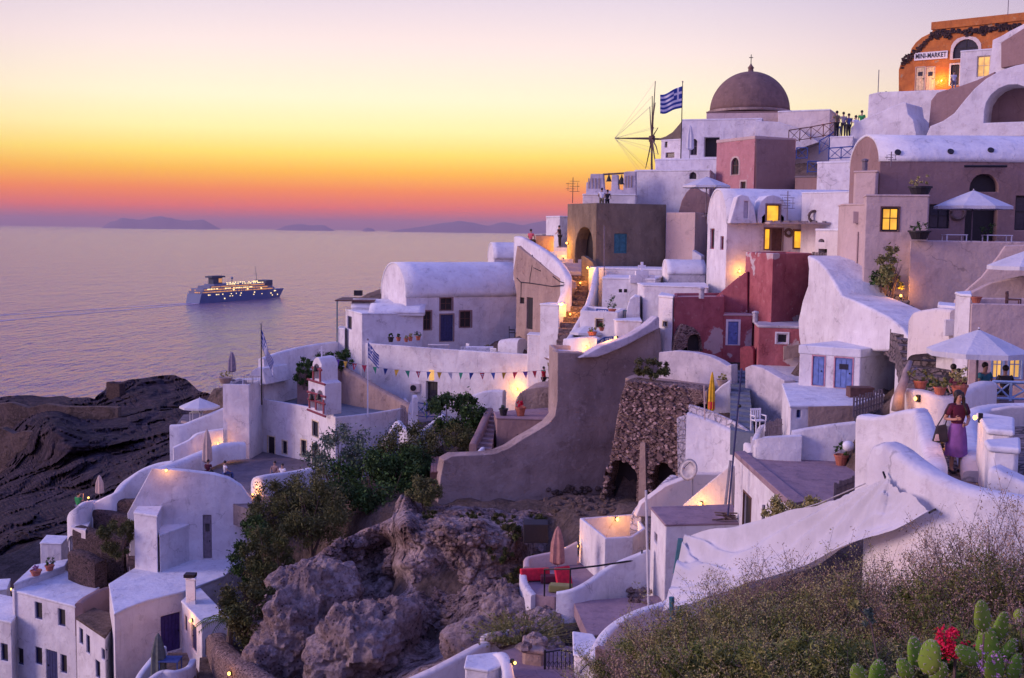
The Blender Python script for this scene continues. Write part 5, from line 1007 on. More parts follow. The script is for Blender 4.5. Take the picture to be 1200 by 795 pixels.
parapet('front_wall', 'massive rounded white wall sweeping across in front of the path', 'wall', [(1034, 560, 21.2), (1033, 535, 21.0), (1036, 522, 20.8), (1044, 518, 20.6), (1056, 524, 20.4), (1075, 539, 20), (1100, 555, 19.5), (1130, 567, 19.1), (1165, 576, 18.7), (1230, 586, 18.3)], .5, 3.4, reg=3.0)
house('wall_pier', 'square white pier beside the woman with a dark bag on it', 'pillar', (1158, 502, 21.6), [(1146, None, 23.6), (1158, None, 21.6), (1187, None, 21.4), (1187, None, 23)], 590, slab=.12, bev=.09)
house('wall_pier', 'shorter square white pier nearer the right edge', 'pillar', (1160, 522, 20.4), [(1155, None, 21), (1160, None, 20.4), (1194, None, 20.2), (1194, None, 21.3)], 600, slab=.12, bev=.09)
slab('front_buttress', 'sloping white buttress at the right edge below the piers', 'wall', ((1154, 19.8), (1230, 19.2)), [(1154, 600), (1156, 547), (1166, 549), (1178, 555), (1195, 563), (1230, 578), (1230, 600)], .5, bev=.1)
parapet('path_wall', 'curved white wall right of the woman, lit by a niche lamp', 'wall', [(1142, 552, 23), (1139, 530, 24), (1135, 510, 25.4), (1133, 496, 26.6), (1137, 485, 27.6), (1150, 477, 28.4), (1175, 473.5, 29), (1230, 473, 29.2)], .45, 1.35)
slab('side_wall', 'pinkish inner wall of the side lane', 'wall', ((1150, 28.2), (1230, 28.4)), [(1150, 505), (1151, 485), (1160, 481), (1185, 477), (1230, 476), (1230, 508)], .2, 'cream')

# ================================================================== LOWER MIDDLE PATIOS
house('lamp_court', 'small roofless white court lit from inside by a lamp', 'wall', (709, 631, 47), [(679, 607), (709, 631), (742, 629), (757, 619), (745, 602)], 672, rim=1.2, rt=.14, roof='cream', deep=1)
parapet('patio_wall', 'pinkish back wall of the patio with the closed umbrella', 'wall', [(617, 664, 48.4), (618, 654, 49), (632, 650, 49.4), (655, 645, 49.8), (676, 635, 50)], .25, 1.6, 'pale_pink', reg=1.5)
floor('patio', 'little patio with red and green cushions', 'terrace', (640, 690, 46.4), [(617, 672), (622, 696), (650, 700), (700, 676), (678, 652), (640, 660)], 'floor_pink')
parapet('patio_wall', 'white curved wall climbing from the patio to the flat roof house', 'wall', [(760, 644, 44.8), (745, 650, 44.6), (728, 657, 44.4), (708, 668, 44), (690, 681, 43.4), (672, 690, 43), (652, 694, 43)], .3, 2.4)
parapet('patio_wall', 'low white end wall of the patio', 'wall', [(613, 672, 47.4), (614, 680, 46.6), (620, 690, 46), (626, 697, 45.6)], .3, 1.2)
floor('lower_court', 'mauve paved court below the patio steps', 'terrace', (720, 738, 40), [(672, 705), (770, 698), (790, 712), (740, 728), (705, 752), (688, 742)], 'floor_pink')
parapet('curved_wall', 'broad curved white wall lit warm from the right', 'wall', [(800, 694, 36.4), (778, 706, 36), (758, 712, 35.6), (738, 720, 35.2), (718, 733, 34.8), (704, 749, 34.2), (697, 768, 33.6), (696, 790, 33.2)], .35, 3.6, reg=3.2)
house('white_pier', 'wedge topped white block beside the iron gate', 'pillar', (678, 767, 34), [(672, 740), (694, 743), (703, 757), (694, 771), (673, 766)][::1], 812, slab=.1)
house('stone_pier', 'grey rough stone gate pillar', 'pillar', (614, 760, 35), [(612, None, 35), (637, None, 34.8), (637, None, 36), (614, None, 36.2)], 820, wall='tan', roof='tan', bev=.1)
parapet('boundary_wall', 'cream wall following the rocks below the dry grass', 'wall', [(470, 800, 35), (500, 787, 35.5), (530, 772, 36), (558, 757, 36.6), (569, 752, 37), (570, 744, 37.2), (590, 740, 37.4), (612, 736, 37.6), (630, 733, 37.8)], .35, 1.8, 'cream', reg=1.6)
house('lamp_block', 'low white block with a small glowing lamp beside the stone pillar', 'wall', (572, 785, 33), [(545, 781), (572, 785), (590, 778), (582, 764), (548, 768)], 830, slab=.1)
parapet('boundary_wall', 'short white wall curling beside the glowing lamp', 'wall', [(578, 766, 34.4), (588, 765, 34), (594, 775, 33.2), (598, 800, 32.4)], .3, 1.6)
floor('gate_lane', '', '', (620, 790, 34.2), [(585, 764), (635, 752), (680, 760), (680, 830), (590, 830)], 'floor_pink', kind='structure')
floor('dish_court', '', '', (720, 790, 33), [(690, 745), (775, 742), (775, 840), (690, 840)], 'earth', kind='structure')
slab('front_ledge', 'low mauve wall below the curved white wall', 'wall', ((697, 31.4), (775, 31)), [(697, 760), (730, 764), (775, 740), (775, 820), (697, 820)], .3, 'mauve')

# ================================================================== CLIFF AND HILL
relief('cliff', np.linspace(296, 652, 250), list(range(165)),
    [(300, 720, 54), (320, 790, 50), (345, 668, 54), (365, 655, 55), (400, 636, 56), (440, 618, 57), (459, 600, 58.4), (476, 584, 57.6), (492, 600, 58), (520, 598, 58), (560, 600, 58), (600, 603, 58), (640, 604, 58),
     (478, 611, 54), (520, 611, 53.6), (560, 612, 53.6), (605, 616, 53.6), (628, 622, 56.5), (360, 700, 52.4), (330, 740, 52), (310, 770, 51.5), (350, 770, 51.5), (384, 740, 51), (390, 694, 52.4), (380, 672, 53), (405, 672, 55.6),
     (420, 650, 57), (440, 640, 57.6), (457, 640, 57.6), (457, 690, 56.6), (430, 690, 56), (405, 706, 52), (440, 712, 52), (425, 755, 49), (400, 790, 48), (468, 620, 54), (468, 660, 53.4), (468, 700, 52.6), (520, 640, 53.2), (560, 650, 53), (605, 650, 53.2),
     (500, 690, 52.4), (540, 700, 52.2), (470, 735, 50), (462, 790, 47.4), (500, 760, 50.6), (595, 700, 51.6), (575, 690, 52), (612, 712, 47), (570, 736, 46.2), (548, 770, 44.6), (528, 745, 50.6), (628, 650, 56), (645, 640, 56), (626, 684, 53), (618, 700, 48), (628, 720, 43.8), (604, 740, 42), (640, 735, 41.6), (505, 795, 44), (560, 800, 41), (640, 800, 39)], 'cliff_rock', .62, .5, cc_=7.,
    top=[(296, 712), (308, 706), (318, 694), (330, 680), (345, 661), (370, 651), (385, 640), (405, 631), (425, 621), (440, 615), (460, 606), (463, 590), (470, 580), (478, 576), (485, 584), (489, 594), (520, 592), (560, 594), (600, 597), (612, 596), (630, 598), (655, 602)], back=3, down=1.5, seed=3, vb=812, power=2.6)
# slope under the village, through the feet of the houses
for u, v, Y in [(-40, 820, 58), (60, 840, 55), (160, 830, 50), (260, 820, 46), (290, 740, 50), (300, 690, 56), (290, 650, 62), (340, 600, 66), (380, 570, 69), (430, 570, 68), (480, 570, 66), (520, 575, 63), (560, 590, 59), (620, 600, 57), (680, 610, 55), (690, 640, 51), (640, 640, 52.5),
                (600, 640, 53), (520, 560, 65), (500, 540, 70), (540, 520, 72), (560, 500, 74), (600, 700, 46), (700, 790, 30), (760, 760, 26), (800, 740, 24), (900, 720, 20), (1000, 700, 17), (1100, 700, 14), (1200, 700, 12), (900, 795, 12), (1100, 795, 9), (1200, 795, 7),
                (860, 650, 36), (940, 640, 30), (1000, 640, 30), (960, 650, 33), (900, 690, 30), (700, 270, 100), (860, 240, 96), (1000, 240, 78), (1100, 200, 80), (1190, 160, 84), (1100, 130, 100), (1190, 110, 105), (960, 200, 105), (860, 190, 118), (760, 215, 112), (640, 290, 104), (560, 330, 112), (480, 380, 104),
                (440, 420, 98), (380, 430, 94), (330, 440, 92), (250, 480, 92), (200, 520, 88), (160, 560, 84), (110, 600, 80), (50, 640, 80), (0, 670, 78), (1250, 500, 24), (1300, 300, 46), (1300, 420, 34), (830, 660, 38), (780, 690, 38)]:
    p = W(u, v, Y); ground(p.x, p.y, p.z)
for x, y, z in [(-75, 75, -52), (-90, 100, -70), (-95, 50, -62), (-80, 130, -60), (-60, 150, -60), (-30, 150, -50), (0, 150, -40), (30, 150, -14), (60, 150, -4), (-120, 200, -110), (0, 200, -90), (60, 200, -50), (-60, 30, -55), (-30, 20, -38), (-12, 15, -20), (-5, 5, -6), (0, 0, -2.2), (6, 3, -1.7), (-3, 0, -2.2), (12, 6, -2.2), (30, 0, -1.5), (60, 40, 2), (70, 90, 10),
                (-20, 30, -30), (-10, 30, -22), (60, 120, 12), (90, 60, 6), (-100, 150, -90), (-100, 180, -100), (-80, 170, -90), (-60, 180, -80), (-40, 180, -70), (-140, 130, -110), (-140, 170, -115), (-60, 120, -48), (-75, 110, -60), (-45, 115, -40), (-140, 60, -118), (-140, 0, -118), (-60, -20, -40), (0, -20, -2), (60, -20, 0)]: ground(x, y, z)
T_ = np.array(TERR); gx = np.concatenate([np.linspace(-150, -62, 30), np.linspace(-60, 48, 150), np.linspace(50, 110, 24)]); gy = np.concatenate([np.linspace(-20, 130, 190), np.linspace(133, 220, 26)])
XX, YY = np.meshgrid(gx, gy); ZZ = np.zeros_like(XX)
for j in range(XX.shape[0]):
    dx = XX[j][:, None]-T_[None, :, 0]; dy = YY[j][:, None]-T_[None, :, 1]; d2 = dx*dx+dy*dy+.05; wt = d2**-2.8; ZZ[j] = (wt*T_[None, :, 2]).sum(1)/wt.sum(1)
bpy.context.view_layer.update(); dg = bpy.context.evaluated_depsgraph_get()
CI = CAMR.transposed()
def pixel(p):
    q = CI @ p; return (600 - q.x/q.z*FPX, 397.5 + q.y/q.z*FPX) if q.z < 0 else (None, None)
def blocks(p):                                # would the ground here hide something built behind it?
    d = p.normalized(); ok, loc, nor, fi, ob, mt = scene.ray_cast(dg, p + d*.03, d, distance=90000)
    u, v = pixel(p)
    if not ok: return v is not None and v < 262
    if ob.name == 'sea': return u < 405 and v < 452
    if ob.name.startswith('island'): return True
    if ob.name.startswith(('cliff', 'headland', 'rock_shelf')): return (loc - p).length < 400
    r_ = ob
    while r_.parent: r_ = r_.parent
    return loc.z > BASEZ.get(r_.name, loc.z - 1) + .15
V = []; nx = len(gx)
for j in range(len(gy)):
    for i in range(nx):
        x, y, z = XX[j, i], YY[j, i], ZZ[j, i]; q = Vector((x, y, z)); z = z + .22*noise.fractal(q*.35, 1., 2., 4) - .12
        if y > 3:
            u, v = pixel(Vector((x, y, z)))
            if u is not None and -60 < u < 1260 and v < 860:
                lo = 0; p = Vector((x, y, z))
                while lo < 9 and blocks(p): lo += .45; p.z -= .45
                z = p.z
        V.append((x, y, z))
Z2 = np.array([v[2] for v in V]).reshape(len(gy), nx)
for _ in range(3):                            # no spikes left between the lowered spots
    A2 = (np.roll(Z2, 1, 0)+np.roll(Z2, -1, 0)+np.roll(Z2, 1, 1)+np.roll(Z2, -1, 1))/4; Z2[1:-1, 1:-1] = np.minimum(Z2, A2+.12)[1:-1, 1:-1]
V = [(v[0], v[1], float(Z2.flat[i])) for i, v in enumerate(V)]
o = MB().add(V, [(j*nx+i, j*nx+i+1, (j+1)*nx+i+1, (j+1)*nx+i) for j in range(len(gy)-1) for i in range(nx-1)]).build('hillside', 'earth', smooth=True); o['kind'] = 'structure'
# ================================================================== DETAILS
bpy.context.view_layer.update(); dg = bpy.context.evaluated_depsgraph_get()
def hit(u, v, Y=60, off=.0, skip=()):
    """the surface seen at (u, v); (point, normal)."""
    d = ray(u, v).normalized(); ok, loc, nor, fi, ob, mt = scene.ray_cast(dg, d*.5, d, distance=5000)
    if not ok or ob.name == 'sea': return W(u, v, Y), Vector((0, -1, 0))
    if nor.dot(d) > 0: nor = -nor
    return loc + nor*off, nor
def stand(u, v, Y, dz=1.2):
    """the floor under the point seen at (u, v), Y metres ahead."""
    p = W(u, v, Y); ok, loc, nor, fi, ob, mt = scene.ray_cast(dg, p + Vector((0, 0, dz)), Vector((0, 0, -1)), distance=dz+2.5)
    return loc if ok else p
def wlamp(u, v, watts, label, r=.07, Y=60):
    p, n = hit(u, v, Y); r = .042 if p.y < 36 else r; n = Vector((n.x, n.y, 0)); n = n.normalized() if n.length > .2 else Vector((0, -1, 0))
    t = thing('wall_lamp', label, 'lamp', p, 'small warm lamps on the walls'); s = Vector((n.y, -n.x, 0))
    MB().obox(p+n*.03, n*.04, s*.05, (0, 0, .09)).build('bracket', 'iron', t); b = ball(p+n*.13, r, 1.15); b.build('bulb', 'bulb', t, smooth=True)
    ld = bpy.data.lights.new('lamp_light', 'POINT'); ld.energy = watts*LK*.5; ld.color = (1, .40, .045); ld.shadow_soft_size = .08
    lo = bpy.data.objects.new('lamp_light', ld); COL.objects.link(lo); lo.parent = t; lo.location = n*.62 + Vector((0, 0, .05))
    return t
for u, v, wt, lab in [(666, 285, 220, 'lamp at the top of the lamp lit steps'), (690, 314, 260, 'lamp on the short ochre wall by the pointed doorway'), (659, 356, 260, 'lamp on the pale pier at the foot of the main steps'),
        (687, 407, 90, 'lamp on the low wall under the small white umbrella'), (724, 396, 60, 'lamp at the foot of the low white box'), (606, 456, 150, 'lamp with a bright fan of light on the long terrace wall'), (866, 318, 90, 'lamp on the lit house wall above the red slope'),
        (1077, 467, 20, 'round lamp on the cream wall behind the woman'), (1056, 333, 0, ''), (226, 727, 70, 'lamp over the blue annex door'), (256, 520, 70, 'lamp on the ramp wall of the chapel terrace'), (195, 551, 40, 'lamp at the lower end of the ramp wall'),
        (822, 590, 70, 'lamp low on the triangular glowing wall'), (599, 776, 22, 'lamp on the low white block by the stone pillar'), (679, 640, 40, 'lamp on the outer corner of the lamp court'), (1151, 490, 24, 'niche lamp right of the woman'),
        (1104, 95, 260, 'lamp beside the orange shop doors'), (14, 690, 20, 'lamp at the far left edge of the hamlet'), (975, 150, 0, ''), (272, 789, 25, 'lamp in the rubble wall at the bottom')]:
    if lab: wlamp(u, v, wt, lab)
def spot(p, watts, label, name='floor_lamp', r=.06):
    r = .035 if p.y < 36 else r
    t = thing(name, label, 'lamp', p, 'small warm lamps on the ground'); MB().lathe(p, [(.05, 0), (.05, .1), (.03, .12)], 8).build('base', 'iron', t); ball(p+Vector((0, 0, .18)), r).build('bulb', 'bulb', t, smooth=True)
    ld = bpy.data.lights.new('lamp_light', 'POINT'); ld.energy = watts*LK*.5; ld.color = (1, .40, .045); ld.shadow_soft_size = .08
    lo = bpy.data.objects.new('lamp_light', ld); COL.objects.link(lo); lo.parent = t; lo.location = (0, -.1, .48)
spot(stand(1056, 338, 53.2), 45, 'lamp shining up into the bush beside the cobbled steps')
spot(stand(296, 577, 68.5), 60, 'lamp behind the glowing rounded wall of the chapel terrace')
wlamp(722, 608, 60, 'lamp on the back wall inside the small roofless court')
spot(stand(660, 303, 87.5), 110, 'added floor lamp brightening the upper flight of the lit steps')  # unseen step lamps, added here and below to make the stairs glow
spot(stand(680, 334, 81.8), 90, 'added floor lamp brightening the main steps halfway up')
spot(stand(668, 376, 77.6), 80, 'added floor lamp brightening the main steps low down')
spot(stand(770, 748, 33), 40, 'lamp at the foot of the broad curved wall')
spot(stand(104, 602, 70.6), 14, 'lamp on the small terrace of the person in green')
spot(stand(985, 152, 88), 160, 'lamp hidden behind the tourists, lighting the block by the dome')
spot(stand(1104, 512, 26.8), 26, 'path lamp at the foot of the parapet by the woman')
spot(stand(955, 292, 69), 30, 'lamp at the head of the dark cobbled steps')
spot(stand(1160, 440, 37, .3), 22, 'lamp on the floor of the big umbrella terrace')
spot(stand(1030, 650, 19.2), 26, 'lamp behind the white sail near the front wall')

# ---- umbrellas
def umbrella(u, v, Y, r, label, foot=None, top=.42, mat='canvas', sides=8, hgt=2.1):
    c = W(u, v, Y); t = thing('garden_umbrella', label, 'umbrella', (c.x, c.y, c.z-hgt), 'open white garden umbrellas'); m = MB(); K = sides; V = []; rr = [0, .35, .7, 1]
    for i, f in enumerate(rr):
        for k in range(K*2):
            q = math.pi*k/K + .2; e = r*f*(1 if k % 2 == 0 else math.cos(math.pi/K)*.985)
            V.append((c.x+e*math.cos(q), c.y+e*math.sin(q), c.z+top*r*(1-f)*(1+.10*f) - (0 if k % 2 == 0 else -.00)))
    n = K*2; m.add(V, [(i*n+k, i*n+(k+1) % n, (i+1)*n+(k+1) % n, (i+1)*n+k) for i in range(3) for k in range(n)])
    cn = m.build('canopy', mat, t, smooth=False); sd_ = cn.modifiers.new('thick', 'SOLIDIFY'); sd_.thickness = .015
    v_ = MB(); V = []
    for k in range(n):
        q = math.pi*k/K + .2; e = r*(1 if k % 2 == 0 else math.cos(math.pi/K)*.985)
        V += [(c.x+e*math.cos(q), c.y+e*math.sin(q), c.z), (c.x+e*1.005*math.cos(q), c.y+e*1.005*math.sin(q), c.z-.15*(1 if k % 2 else .9))]
    v_.add(V, [(2*k, 2*((k+1) % n), 2*((k+1) % n)+1, 2*k+1) for k in range(n)]); vo = v_.build('valance', mat, t); vo.modifiers.new('thick', 'SOLIDIFY').thickness = .012
    MB().tube([(c.x, c.y, c.z-hgt), (c.x, c.y, c.z+top*r+.02)], .035, 8).build('pole', 'grey_wood', t)
    ball((c.x, c.y, c.z+top*r+.03), .03).build('finial', 'white_paint', t)
    rb = MB()
    for k in range(K): q = 2*math.pi*k/K + .2; rb.tube([(c.x, c.y, c.z+top*r*.97), (c.x+.97*r*math.cos(q), c.y+.97*r*math.sin(q), c.z-.01)], .012, 4)
    rb.build('rib', 'grey_wood', t)
    MB().lathe((c.x, c.y, c.z-hgt), [(.25, 0), (.25, .08), (.05, .12)], 12).build('base', 'floor_grey', t); return t
umbrella(1146, 411, 34, 1.44, 'big white umbrella over the seated people at the right edge', hgt=1.95)
umbrella(1140, 242, 56, 1.78, 'white umbrella on the wide terrace before the arched dark doorway')
umbrella(1204, 312, 45, 1.45, 'white umbrella half cut by the right edge of the photo')
umbrella(828, 218, 82, 1.72, 'pale umbrella beside the pink house', top=.36)
umbrella(689, 389, 71, 1.12, 'small white umbrella on the terrace with the brown shutter')
umbrella(234, 476, 84, 1.4, 'white umbrella beside the tall house above the sea')
def closed(u, v0, v1, Y, mat, label, r=.2, mat2=None):
    f = stand(u, v1, Y); top = W(u, v0, f.y); h = top.z-f.z; t = thing('closed_umbrella', label, 'umbrella', f, 'closed umbrellas')
    MB().tube([f, f+Vector((0, 0, h))], .025, 6).build('pole', 'grey_wood', t)
    prof = [(.02, h), (r*.45, h*.93), (r*.9, h*.7), (r, h*.5), (r*1.05, h*.34), (r*.6, h*.30)]; K = 14; V = []
    for i, (a, z) in enumerate(prof):
        for k in range(K): q = 2*math.pi*k/K; e = a*(1+(.18 if k % 2 else -.1)*min(1, i*.5)); V.append((f.x+e*math.cos(q), f.y+e*math.sin(q), f.z+z))
    MB().add(V, [(i*K+k, i*K+(k+1) % K, (i+1)*K+(k+1) % K, (i+1)*K+k) for i in range(len(prof)-1) for k in range(K)]).build('folded_canopy', mat, t)
    MB().lathe(f, [(.24, 0), (.24, .07), (.04, .1)], 10).build('base', 'floor_grey', t)
    if mat2: MB().lathe((f.x, f.y, f.z+h*.34), [(r*1.1, 0), (r*1.12, h*.12), (r*.9, h*.14)], 12).build('band', mat2, t)
closed(243, 503, 557, 74, 'beige_canvas', 'tall closed beige umbrella on the chapel terrace', .26)
closed(117, 557, 588, 72, 'beige_canvas', 'closed pale umbrella behind the curved slope wall', .22)
closed(272, 412, 450, 82, 'grey_canvas', 'closed grey umbrella on the roof against the sea', .24)
closed(186, 742, 796, 52.5, 'green_canvas', 'closed dark green umbrella below the purple door', .3)
closed(808, 147, 186, 99, 'canvas', 'closed white umbrella beside the arched window under the dome', .28)
closed(653, 617, 676, 47.6, 'rose_canvas', 'closed rose umbrella on the cushioned patio', .26)
closed(834, 436, 464, 55.6, 'yellow_cloth', 'closed yellow and red umbrella on the stone ruin', .14, 'red_cloth')

# ---- flags
def flag(u, v, Y, L_, H_, dirx, droop, label, pole, mats=('flag_blue', 'flag_white')):
    """(u, v): upper hoist corner; pole: (v_top, v_bottom)."""
    c = W(u, v, Y); a = W(u, pole[0], Y); b = W(u, pole[1], Y); b = Vector((a.x, a.y, b.z)); c = Vector((a.x, a.y, c.z))
    t = thing('flagpole', label, 'flag', b, 'blue and white striped flags'); MB().tube([b-Vector((0, 0, .5)), a], .05, 6, .03).build('pole', 'white_paint' if 'white pole' in label else 'iron', t); ball(a, .07).build('finial', 'grey_wood', t)
    nx_, nz_ = 27, 18; V = []; 
    for j in range(nz_+1):
        for i in range(nx_+1):
            f, g = i/nx_, j/nz_; x = L_*f; wv = .10*L_*math.sin(f*9+g*1.5)*f
            V.append((c.x+dirx*(x*math.cos(droop)*(1-.08*f)), c.y+wv, c.z-H_*g*(1-.12*f) - x*math.sin(droop) + .05*L_*math.sin(f*7)*f))
    me = bpy.data.meshes.new('cloth'); fs = [(j*(nx_+1)+i, j*(nx_+1)+i+1, (j+1)*(nx_+1)+i+1, (j+1)*(nx_+1)+i) for j in range(nz_) for i in range(nx_)]
    me.from_pydata([tuple(Vector(q)-b) for q in V], [], fs); o = bpy.data.objects.new('cloth', me); COL.objects.link(o); o.parent = t; me.materials.append(MAT[mats[0]]); me.materials.append(MAT[mats[1]])
    for k, pl in enumerate(me.polygons):
        i, j = k % nx_, k//nx_; 
        if i < 10 and j < 10: white = i in (4, 5) or j in (4, 5)
        else: white = (j//2) % 2 == 1
        pl.material_index = 1 if white else 0; pl.use_smooth = True
    o.modifiers.new('thick', 'SOLIDIFY').thickness = .01
flag(800, 101, 99, 2.1, 1.75, -1, .38, 'Greek flag streaming left from a tall pole beside the windmill', (96, 188))
flag(431, 401, 74.5, 1.15, .95, 1, .85, 'Greek flag on a slim white pole over the chapel roof', (398, 480))
flag(306, 385, 79, 2.5, 1.1, 1, 1.22, 'Greek flag hanging limp on a dark pole by the sea terrace', (380, 466))

# ---- bunting
bt = thing('bunting', 'string of coloured pennants hung across the long terrace wall', 'bunting', W(500, 425, 78))
A = [W(384, 418, 76), W(420, 427, 76.5), W(470, 434, 77), W(520, 436.5, 77), W(570, 437, 77), W(620, 435.5, 76.6), W(655, 431, 76)]; S = catmull(A, 6)
MB().tube(S, .012, 4).build('string', 'rope', bt)
BC = ['bunt_green', 'bunt_purple', 'bunt_yellow', 'bunt_red', 'bunt_red', 'bunt_green', 'flag_blue', 'bunt_yellow', 'bunt_green', 'bunt_red', 'flag_blue', 'bunt_yellow', 'flag_white', 'bunt_green', 'flag_blue', 'bunt_red', 'flag_blue', 'bunt_yellow', 'bunt_red', 'bunt_purple', 'bunt_red', 'bunt_green', 'bunt_red', 'flag_blue']
for i, mt in enumerate(BC):
    f = (i+.6)/len(BC)*(len(S)-1); p = S[int(f)].lerp(S[min(len(S)-1, int(f)+1)], f % 1); tw = .5*math.sin(i*2.3); wv = Vector((math.cos(tw), math.sin(tw), 0))*.16; sw = Vector((.09*math.sin(i*1.7), .1*math.cos(i*2.1), -.47))
    mm = MB().add([p-wv, p+wv, p+sw, p-wv+Vector((0, .012, 0)), p+wv+Vector((0, .012, 0)), p+sw+Vector((0, .012, 0))], [(0, 2, 1), (3, 4, 5), (0, 1, 4, 3), (1, 2, 5, 4), (2, 0, 3, 5)]); po = mm.build('pennant', mt, bt)
    if mt in ('bunt_red', 'flag_blue') and i % 2: q = p+sw*.3; MB().box(q.x-.025, q.x+.025, q.y-.012, q.y-.004, q.z-.12, q.z+.10).box(q.x-.08, q.x+.08, q.y-.013, q.y-.005, q.z, q.z+.05).build('cross', 'flag_white', po)

# ---- windmill sails
hub = W(764, 163, 122); wm = thing('windmill_sails', 'bare wooden windmill wheel of thin spokes with a long axle and stays', 'windmill', (hub.x, hub.y, hub.z-6))
ax = Vector((-1, .02, .01)).normalized(); e1 = Vector((0, 0, 1)); e2 = ax.cross(e1).normalized(); tip = hub+ax*3.75; tipo = MB().tube([hub-ax*1.6, tip], .12, 6, .06).tube([hub-ax*.2+Vector((0, 0, .12)), tip], .05, 5, .04)
tipo.build('axle', 'bark', wm); rgw = random.Random(3); wires = MB()
for k in range(12):
    q = 2*math.pi*k/12 + .13; rr = 5.4*(.7+.3*rgw.random()) if k not in (0,) else 5.9; e = hub + (e1*math.cos(q)+e2*math.sin(q))*rr + ax*rgw.uniform(-.5, .4)
    md = hub.lerp(e, .5)+ax*rgw.uniform(-.12, .12); MB().tube([hub, md, e], .085, 5, .04).build('spoke', 'bark', wm); wires.tube([tip, e], .012, 3)
wires.build('stay', 'rope', wm); MB().lathe((hub.x, hub.y, hub.z-.3), [(.3, 0), (.34, .3), (.3, .6)], 8).build('hub', 'bark', wm)

# ---- railings and fences
def xrail(name, label, cat, pts, h, mat, bays=None, r=.03, cross=True, group=None):
    P = [W(*p) for p in pts]; t = thing(name, label, cat, P[0], group); up = Vector((0, 0, h)); rail = MB(); br = MB()
    for a, b in zip(P[:-1], P[1:]):
        n = max(1, round((b-a).length/(h*1.15)))
        rail.tube([a+up, b+up], r*1.25, 5); rail.tube([a+up*.12, b+up*.12], r, 5)
        for i in range(n):
            p, q = a.lerp(b, i/n), a.lerp(b, (i+1)/n); MB().tube([p, p+up], r*1.2, 5).build('post', mat, t)
            if cross: br.tube([p+up*.12, q+up], r*.7, 4); br.tube([q+up*.12, p+up], r*.7, 4); 
            else:
                for k in range(5): s_ = p.lerp(q, (k+.5)/5); br.tube([s_+up*.12, s_+up], r*.6, 4)
    MB().tube([P[-1], P[-1]+up], r*1.2, 5).build('post', mat, t); rail.build('rail', mat, t); br.build('brace', mat, t); return t
xrail('railing', 'blue cross braced railing on the wall left of the barrel roof', 'railing', [(971, 188, 76), (1000, 186, 75.2), (1024, 184.5, 74.6)], .75, 'blue_rail')
xrail('railing', 'sloping blue cross braced stair railing below the tourists', 'railing', [(960, 181, 76.5), (972, 174, 77.4), (984, 164, 78)], .85, 'blue_rail')
xrail('railing', 'blue railing beside the pink house', 'railing', [(933, 187, 84), (946, 187, 83.6)], .8, 'blue_rail'); xrail('railing', 'lower blue railing under the other blue railing', 'railing', [(946, 203, 83.4), (959, 203, 83)], .8, 'blue_rail')
xrail('fence', 'dark cross braced fence against the cream block by the dome', 'fence', [(924, 168, 90), (950, 164, 90), (979, 158.5, 90)], .95, 'brown_wood')
xrail('gate', 'blue wooden gate beside the terrace wall door', 'gate', [(486, 489, 75.5), (500, 491, 75.2), (523, 489, 74.6)], .95, 'blue_rail')
xrail('gate', 'pale blue cross braced wooden gate on the umbrella terrace', 'gate', [(1162, 469, 31.6), (1184, 470, 31.5), (1215, 471, 31.4)], .5, 'pale_blue', r=.035)
xrail('railing', 'small blue rail in front of the white umbrella terrace', 'railing', [(700, 411, 67.5), (708, 406, 67.6), (718, 405, 67.8)], .5, 'blue_rail', cross=False)
xrail('railing', 'small blue rail by the potted plant under the small chapel', 'railing', [(699, 372, 72.3), (712, 373, 72)], .5, 'blue_rail', cross=False); xrail('railing', 'short teal rail on the small chapel terrace edge', 'railing', [(727, 376, 72), (735, 376, 72)], .6, 'teal', cross=False)
xrail('railing', 'thin roof rail behind the closed grey umbrella', 'railing', [(286, 449, 80.6), (306, 450, 80)], .5, 'metal_grey', cross=False, r=.02)
for pts, lab, hh_ in [([(1000, 489, 44.6), (1014, 485, 45), (1036, 478, 45.8)], 'weathered picket fence beside the white yard', .75), ([(897, 519, 48.2), (906, 517, 47.6), (917, 515, 46.8)], 'small weathered picket gate beside the plastic chair', .8), ([(978, 590, 31), (990, 584, 31.5), (1002, 580, 32)], 'dark picket gate below the white sail top', .5), ([(470, 494, 73.6), (477, 498, 73)], 'little dark gate at the corner of the chapel', 1.0)]:
    P = [W(*p) for p in pts]; t = thing('picket_fence', lab, 'fence', P[0]); rl = MB()
    for a, b in zip(P[:-1], P[1:]):
        n = max(3, int((b-a).length/.16)); rl.tube([a+Vector((0, .03, hh_*.3)), b+Vector((0, .03, hh_*.3))], .02, 4); rl.tube([a+Vector((0, .03, hh_*.75)), b+Vector((0, .03, hh_*.75))], .02, 4)
        for i in range(n): p = a.lerp(b, i/n); MB().box(p.x-.035, p.x+.035, p.y-.012, p.y+.012, p.z, p.z+hh_*(1+.12*random.random())).build('picket', 'grey_wood', t)
    rl.build('rail', 'grey_wood', t)
